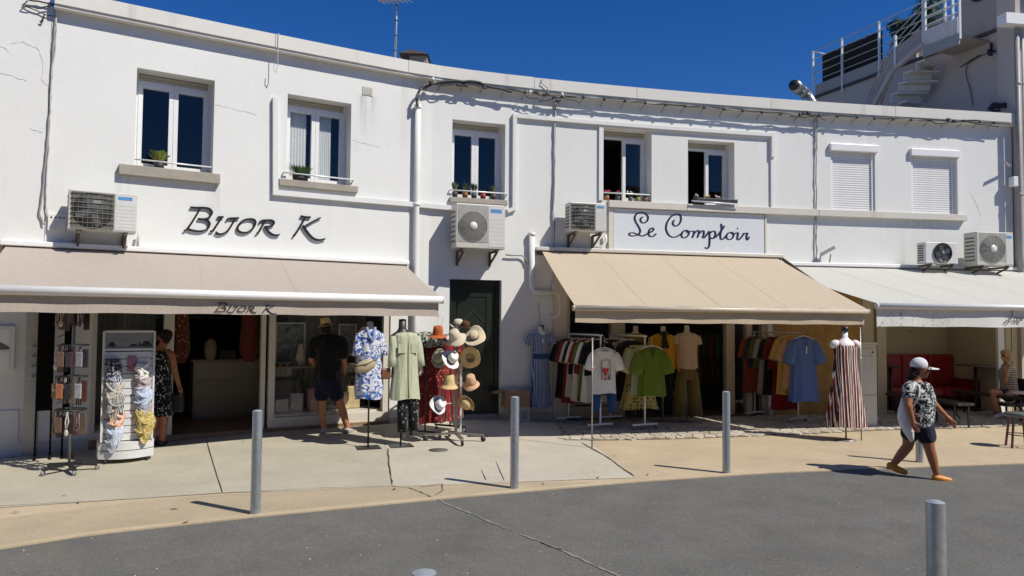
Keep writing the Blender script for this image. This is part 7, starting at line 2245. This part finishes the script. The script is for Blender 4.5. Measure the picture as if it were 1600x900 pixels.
# --- the woman walking to the right along the road edge
p = spot(1438, 746)
S = F / p.y
t = thing('person', 'woman in white cap and dark floral top walking with a white bag on her shoulder', 'person', tuple(p))
g = Fig(1438, 748.5, S)
P = g.P
b = MB()
b.capsule([P(1434, 664, 0), P(1435, 645, -.01), P(1436, 622, -.01), P(1434, 608, 0)], [.14, .14, .14, .10], 16)
b.capsule([P(1433, 604, 0), P(1435, 590, -.01)], [.055, .052])
at_, Mx = headshape(b, P(1440, 582, -.01), Vector((1, -.22, -.05)), k=.98)
Rs, Re, Rw = P(1415, 610, -.11), P(1408, 636, -.19), P(1414, 658, -.20)
b.capsule([P(1422, 606, -.06), Rs, Re, Rw], [.06, .062, .047, .030])
hand(b, Rw, Re, .5, 1, Vector((.8, .5, 0)))
Ls, Le, Lw = P(1456, 612, .10), P(1469, 636, .13), P(1486, 655, .10)
b.capsule([P(1447, 608, .06), Ls, Le, Lw], [.058, .06, .046, .030])
hand(b, Lw, Le, .55, 1, Vector((-.3, -.9, 0)))
b.capsule([P(1441, 668, -.06), P(1446, 702, -.10), P(1450, 716, -.10), P(1456, 740, -.10)], [.105, .064, .060, .038])
b.capsule([P(1429, 668, .06), P(1424, 702, .07), P(1415, 715, .09), P(1402, 732, .10)], [.105, .064, .060, .038])
b.capsule([P(1456, 740, -.10), P(1455, 746, -.10), P(1466, 748.5, -.12)], [.036, .032, .026])
b.capsule([P(1402, 732, .10), P(1399, 733, .10), P(1411, 739, .08)], [.036, .032, .026])
skinned(b, 'body', m_skin2, t)
# shirt
b = MB()
b.capsule([P(1435, 659, -.005), P(1436, 645, -.012), P(1438, 628, -.02), P(1435, 612, 0)], [.186, .186, .182, .122], 16)
b.ell(P(1442, 626, -.09), (.09, .075, .085)); b.ell(P(1450, 627, .0), (.075, .085, .085))
b.capsule([P(1422, 607, -.07), Rs, Rs.lerp(Re, .42)], [.072, .078, .070])
b.capsule([P(1447, 609, .06), Ls, Ls.lerp(Le, .42)], [.072, .074, .066])
m_floral = cloth('floral_top', '16181c', 'd0d4d2', 'paint', 12, .535, c3='3c4a48')
skinned(b, 'shirt', m_floral, t, .008, 4)
b = MB()
b.capsule([P(1441, 672, -.06), P(1443.5, 684, -.075)], [.118, .112], 14)
b.capsule([P(1429, 672, .06), P(1427, 682, .06)], [.118, .112], 14)
b.capsule([P(1434.5, 664, 0), P(1435, 658, -.005)], [.168, .168], 14)
skinned(b, 'shorts', cloth('navy_shorts', '181c30'), t, .009, 4)
b = MB()
b.ell(P(1431, 585, .0), (.066, .076, .06)); b.ell(P(1427, 591, -.01), (.05, .07, .045)); b.ell(P(1422, 596, .0), (.045, .06, .022)); b.ell(P(1435, 580, .04), (.06, .04, .05))
skinned(b, 'hair', m_hair_dk, t, .008, 3)
cap = MB()
u_ = Matrix.Rotation(R(-8), 3, 'Y')
cap.ell(P(1437.5, 574.5, -.01), (.106, .088, .094), u_)
o = cap.build('cap', M('cap_cotton', rgb('cccdce'), .8, .08), t, local=True)
bm = bmesh.new(); bm.from_mesh(o.data)
cutz = P(0, 579).z
bmesh.ops.bisect_plane(bm, geom=bm.verts[:] + bm.edges[:] + bm.faces[:], plane_co=(0, 0, cutz), plane_no=(.12, 0, 1), clear_inner=True)
bm.to_mesh(o.data); bm.free()
vs_, fs_ = [], []
c0 = P(1441, 577.5, -.01)
for dz in (.0, -.006):
    for i in range(9):
        a_ = -PI / 2 + PI * i / 8
        for r1, r2 in ((.07, .078), (.20, .088)):
            vs_.append(c0 + Vector((r1 * max(0, math.cos(a_)) + .01, r2 * math.sin(a_) - .03 * math.cos(a_), dz - .02 * (r1 > .1) * math.cos(a_) - .02 * abs(math.sin(a_)))))
for i in range(8): fs_ += [(2 * i, 2 * i + 1, 2 * i + 3, 2 * i + 2), (18 + 2 * i, 18 + 2 * i + 2, 18 + 2 * i + 3, 18 + 2 * i + 1), (2 * i + 1, 18 + 2 * i + 1, 18 + 2 * i + 3, 2 * i + 3)]
MB().add(vs_, fs_, True).build('cap_visor', M('cap_cotton', rgb('cccdce'), .8, .08), t, local=True)
MB().tube([P(1432, 581, -.10), P(1446, 580, -.095), P(1452, 580, -.06)], .006, 6).ell(P(1451.5, 580.5, -.045), (.008, .028, .02)).ell(P(1450.5, 580.5, -.085), (.012, .018, .02)).build('sunglasses', M('dark_lens', (.02, .012, .012), .2), t, local=True)
m_shoe = M('mustard_shoe', rgb('c9822a'), .45, .1)
for q in ([P(1454.5, 746, -.10), P(1464, 748, -.115), P(1474, 749.2, -.13)], [P(1398, 733, .10), P(1409, 738.5, .085), P(1419, 742.3, .07)]):
    b = MB().capsule(q, [.045, .045, .034], 12)
    skinned(b, 'shoe', m_shoe, t, .006, 3)
# shoulder bag, a thing she carries
tb_ = thing('tote_bag', 'white cloth bag hanging from the shoulder of the walking woman', 'bag', tuple(p))
poly = [(1405, 622), (1400, 640), (1398, 655), (1402, 670), (1410, 683), (1417, 693), (1421, 691), (1421, 672), (1418, 650), (1413, 632)]
b = MB()
cx_, cy_ = 1411, 658
rings_ = []
vs_ = []
for f, dd in ((1, 0.0), (.86, -.045), (.5, -.062)): vs_ += [P(cx_ + (x - cx_) * f, cy_ + (y - cy_) * f, -.10 + dd) for x, y in poly]
for f, dd in ((.86, .045), (.5, .06)): vs_ += [P(cx_ + (x - cx_) * f, cy_ + (y - cy_) * f, -.10 + dd) for x, y in poly]
n = len(poly)
fs_ = []
for a0, a1 in ((0, 1), (1, 2)): fs_ += [(a0 * n + i, a0 * n + (i + 1) % n, a1 * n + (i + 1) % n, a1 * n + i) for i in range(n)]
for a0, a1 in ((0, 3), (3, 4)): fs_ += [(a0 * n + (i + 1) % n, a0 * n + i, a1 * n + i, a1 * n + (i + 1) % n) for i in range(n)]
fs_ += [tuple(range(2 * n, 3 * n)), tuple(range(5 * n - 1, 4 * n - 1, -1))]
m_bag = M('bag_cotton', rgb('dddddb'), .85, .08, bump=.3, bsc=14)
b.add(vs_, fs_, True).build('bag', m_bag, tb_, local=True)
MB().tube(smooth([tuple(q) for q in (P(1408, 626, -.11), P(1413, 615, -.19), P(1420, 603.5, -.15), P(1424, 603, -.06), P(1420, 612, .10))], 4), .012, 6).build('strap', m_bag, tb_, local=True)
MB().tube(smooth([tuple(q) for q in (P(1418, 640, -.13), P(1423, 622, -.205), P(1427, 607, -.165), P(1426, 602.5, -.06))], 4), .012, 6).build('strap', m_bag, tb_, local=True)

# --- the man at the window, seen from behind
p = spot(524, 677)
S = F / p.y
t = thing('person', 'man in straw hat, dark t-shirt and navy shorts seen from behind at the shop window', 'person', tuple(p))
g = Fig(524, 677, S); P = g.P
b = MB()
b.capsule([P(512, 597, 0), P(511, 575, -.01), P(511, 545, -.01), P(510, 533, 0)], [.155, .15, .16, .10], 16)
b.capsule([P(509, 530, 0), P(507, 519, .01)], [.058, .056])
headshape(b, P(506.5, 513, .03), Vector((-.35, 1, -.25)), k=1.02)
Le, Lw = P(482, 565, .10), P(487, 578, .30)
b.capsule([P(497, 534, 0), P(488, 540, 0), Le, Lw], [.07, .066, .048, .032]); hand(b, Lw, Le, .6, 1, Vector((.6, 0, -.6)))
Re, Rw = P(534, 566, .06), P(531, 582, .22)
b.capsule([P(524, 534, 0), P(533, 541, 0), Re, Rw], [.07, .066, .048, .032]); hand(b, Rw, Re, .6, -1, Vector((-.6, 0, -.6)))
b.capsule([P(502, 603, 0), P(502.5, 632, -.01), P(504, 646, -.02), P(506, 669, 0)], [.095, .066, .064, .042])
b.capsule([P(522, 603, 0), P(531, 632, 0), P(536, 646, -.01), P(542, 669, .03)], [.095, .066, .064, .042])
b.capsule([P(506, 672, .0), P(503, 675, .14)], [.04, .032]); b.capsule([P(542, 672, .03), P(545, 674.5, .16)], [.04, .032])
skinned(b, 'body', m_skin, t)
b = MB()
b.capsule([P(512, 590, 0), P(511, 572, -.01), P(511, 546, -.01), P(510, 534, 0)], [.178, .172, .182, .118], 16)
b.ell(P(511, 543, 0), (.26, .145, .13)); b.capsule([P(492, 535, 0), P(511, 529, 0), P(530, 535, 0)], [.095, .085, .095]); b.ell(P(511, 575, 0), (.215, .145, .19))
for q, e in ((P(488, 540, 0), Le), (P(533, 541, 0), Re)): b.capsule([q.lerp(P(511, 538, 0), .4), q, q.lerp(e, .55)], [.095, .098, .088])
skinned(b, 'tshirt', cloth('black_tee', '121318'), t, .009, 4)
b = MB()
b.capsule([P(502, 600, 0), P(502, 618, 0)], [.12, .118], 14); b.capsule([P(521, 600, 0), P(525, 618, 0)], [.12, .118], 14)
b.capsule([P(511, 595, 0), P(511.5, 602, 0)], [.175, .17], 14)
skinned(b, 'shorts', cloth('navy_shorts2', '141a30'), t, .009, 4)
b = MB(); b.ell(P(507, 512, -.02), (.085, .085, .08)); b.ell(P(507, 518, -.03), (.07, .06, .05))
skinned(b, 'hair', m_hair_dk, t, .009, 3)
m_sh2 = M('grey_sandal', (.38, .36, .33), .6)
for q in ([P(506, 673.5, -.03), P(503, 676, .16)], [P(542, 673, .0), P(545, 675.5, .18)]): skinned(MB().capsule(q, [.05, .042], 12), 'shoe', m_sh2, t, .007, 3)
hat('cream straw trilby worn by the man at the shop window', 0, 0, 0, (-.16, -.10, 1), 0, .155, .096, .12, 'd9bf92', 'c4a878', wave=.012, top='flat', dent=True, group=None, loc=p + P(506, 509.5, .015), name='straw_hat')

# --- the woman behind the scarf tower
p = spot(252, 697)
S = F / p.y
t = thing('person', 'woman in a black dress with white flecks standing behind the scarf tower', 'person', tuple(p))
g = Fig(250, 697, S); P = g.P
b = MB()
b.capsule([P(245, 625, 0), P(244, 595, 0), P(243, 568, 0), P(243, 553, 0)], [.17, .14, .15, .10], 16)
b.capsule([P(243, 549, 0), P(248, 538, .02)], [.058, .055])
headshape(b, P(250, 530, .03), Vector((-.6, .75, -.15)), k=1.0)
Re, Rw = P(267, 583, .02), P(274, 605, .03)
b.capsule([P(256, 553, 0), P(262, 557, 0), Re, Rw], [.06, .058, .045, .031]); hand(b, Rw, Re, .8, -1, Vector((-.7, -.5, 0)))
Le, Lw = P(225, 541, -.10), P(240, 528, .06)
b.capsule([P(232, 553, 0), P(226, 556, -.02), Le, Lw], [.06, .058, .047, .032]); hand(b, Lw, Le, .4, 1, Vector((.2, .9, -.3)))
b.capsule([P(239, 640, 0), P(238, 662, 0), P(237, 690, 0)], [.08, .06, .040]); b.capsule([P(252, 640, 0), P(251, 662, .02), P(250, 690, .02)], [.08, .06, .040])
b.capsule([P(237, 692, 0), P(233, 694.5, .13)], [.04, .03]); b.capsule([P(250, 692, .02), P(247, 694.5, .15)], [.04, .03])
skinned(b, 'body', m_skin2, t)
b = MB()
b.capsule([P(243.5, 564, -.01), P(243.5, 580, 0), P(244, 605, 0), P(244.5, 628, 0), P(245, 645, 0)], [.165, .16, .165, .185, .20], 16)
b.capsule([P(231, 556, -.01), P(234, 566, -.02)], [.045, .06]); b.capsule([P(257, 552, -.01), P(254, 566, -.02)], [.045, .06])
o = skinned(b, 'dress', cloth('flecked_dress', '0e0e10', 'cfd0cc', 'flower', 30, .27), t, .009, 4)
bm = bmesh.new(); bm.from_mesh(o.data)
bmesh.ops.bisect_plane(bm, geom=bm.verts[:] + bm.edges[:] + bm.faces[:], plane_co=(0, 0, P(0, 650).z), plane_no=(0, 0, 1), clear_inner=True)
bm.to_mesh(o.data); bm.free()
b = MB(); b.ell(P(252, 525, .01), (.09, .10, .085)); b.ell(P(259, 523, -.05), (.055, .055, .05)); b.ell(P(255, 533, -.03), (.05, .06, .05))
skinned(b, 'hair', m_hair_dk, t, .009, 3)
for q in ([P(237, 692.5, -.02), P(233, 695.5, .15)], [P(250, 692.5, .0), P(247, 695.5, .17)]): skinned(MB().capsule(q, [.046, .038], 12), 'shoe', m_black, t, .007, 3)
tb_ = thing('handbag', 'black handbag held low by the woman in the flecked dress', 'bag', tuple(p))
c = P(271, 630, .05)
MB().box(c.x - .09, c.x + .09, c.y - .05, c.y + .05, c.z - .14, c.z + .13).build('body', M('black_leather', (.012, .012, .012), .5), tb_, local=True, bevel=.03)
MB().tube([c + Vector((-.06, 0, .12)), c + Vector((-.03, 0, .19)), c + Vector((.035, 0, .21)), c + Vector((.07, 0, .12))], .009, 6).build('handle', M('black_leather', (.012, .012, .012), .5), tb_, local=True)

# --- the seated woman at the right edge
s, z = fpx(1597, 640, 1.0)
p = W(s, -.12, .75)
S = F / p.y
ox = 800 + F * p.x / p.y
t = thing('person', 'blond woman in a striped top sitting at the right edge of the cafe terrace', 'person', tuple(p))
g = Fig(ox, 642, S); P = lambda x, y, d=0.0: g.P(x + (ox - 1604), y, d)
b = MB()
b.capsule([P(1606, 607, .1), P(1605, 590, .1), P(1603, 572, .08), P(1602, 564, .08)], [.15, .135, .145, .09], 16)
b.capsule([P(1601, 560, .07), P(1599, 552, .05)], [.052, .05])
headshape(b, P(1598, 547, .03), Vector((-1, -.35, -.1)), k=.98)
Re, Rw = P(1589, 585, -.12), P(1587, 572, -.20)
b.capsule([P(1598, 564, -.02), P(1594, 567, -.06), Re, Rw], [.058, .056, .043, .03]); hand(b, Rw, Re, .8, 1, Vector((.8, 0, 0)))
Le, Lw = P(1613, 585, .2), P(1602, 592, .02)
b.capsule([P(1609, 565, .16), P(1612, 568, .2), Le, Lw], [.058, .056, .043, .03]); hand(b, Lw, Le, .8, 1, Vector((0, 0, -1)))
b.capsule([P(1600, 607, .02), P(1571, 603, -.10), P(1575, 620, -.04), P(1582, 636, .0)], [.095, .066, .058, .04])
b.capsule([P(1606, 608, .16), P(1582, 604, .14), P(1588, 620, .14), P(1592, 636, .12)], [.095, .066, .058, .04])
b.capsule([P(1582, 637, .0), P(1576, 640, -.06)], [.038, .032]); b.capsule([P(1592, 637, .12), P(1586, 640, .06)], [.038, .032])
skinned(b, 'body', m_skin3, t)
b = MB()
b.capsule([P(1606, 602, .1), P(1605, 588, .1), P(1603, 574, .08), P(1602, 566, .08)], [.165, .155, .165, .11], 16)
b.capsule([P(1598, 565, -.02), P(1594, 567, -.06), P(1594, 567, -.06).lerp(Re, .45)], [.07, .07, .062]); b.capsule([P(1609, 566, .16), P(1612, 568, .2), P(1612, 568, .2).lerp(Le, .45)], [.07, .07, .062])
m_st = N('striped_top'); wv = m_st.n('TexWave', _wave_type='BANDS', _bands_direction='Z', Scale=9, Distortion=.3); m_st.l(m_st.coord(), wv.inputs['Vector'])
m_st.base(m_st.mix(m_st.ramp(wv.outputs[1], .45, .55), rgb('6a4438'), rgb('cfc6bc'))); m_st.p(Roughness=.85)
skinned(b, 'top', m_st.m, t, .009, 4)
b = MB(); b.capsule([P(1605, 607, .1), P(1598, 607, .05), P(1585, 604, -.04)], [.16, .12, .085]); b.capsule([P(1606, 608, .16), P(1593, 606, .14)], [.115, .088])
skinned(b, 'shorts', cloth('black_cotton', '121214'), t, .01, 4)
b = MB(); b.ell(P(1599.5, 543.5, .04), (.102, .096, .088)); b.ell(P(1604, 550, .06), (.065, .09, .085)); b.ell(P(1595.5, 541, .02), (.07, .075, .05)); b.ell(P(1600, 550, -.035), (.05, .03, .07))
skinned(b, 'hair', m_hair_bl, t, .009, 3)
MB().ell(P(1592, 546.5, -.01), (.012, .05, .02)).build('sunglasses', m_black, t, local=True)
for q in ([P(1583, 638, .0), P(1575, 641, -.07)], [P(1593, 638, .12), P(1585, 641, .05)]): skinned(MB().capsule(q, [.045, .04], 12), 'shoe', m_white, t, .007, 3)
# the chair she sits on
tc = thing('cafe_chair', 'dark cafe chair under the seated woman', 'chair', tuple(p))
q = P(1607, 621, .1)
MB().box(q.x - .22, q.x + .24, q.y - .2, q.y + .2, q.z - .05, q.z + .02).build('seat', m_dbench, tc, local=True, bevel=.01)
for sx in (-.2, .22):
    for sy in (-.18, .18): MB().bar((q.x + sx, q.y + sy, .002), (q.x + sx, q.y + sy, q.z - .051), .03).build('leg', m_black, tc, local=True)
MB().box(q.x + .225, q.x + .25, q.y - .2, q.y + .2, q.z + .021, q.z + .5).build('backrest', m_dbench, tc, local=True)
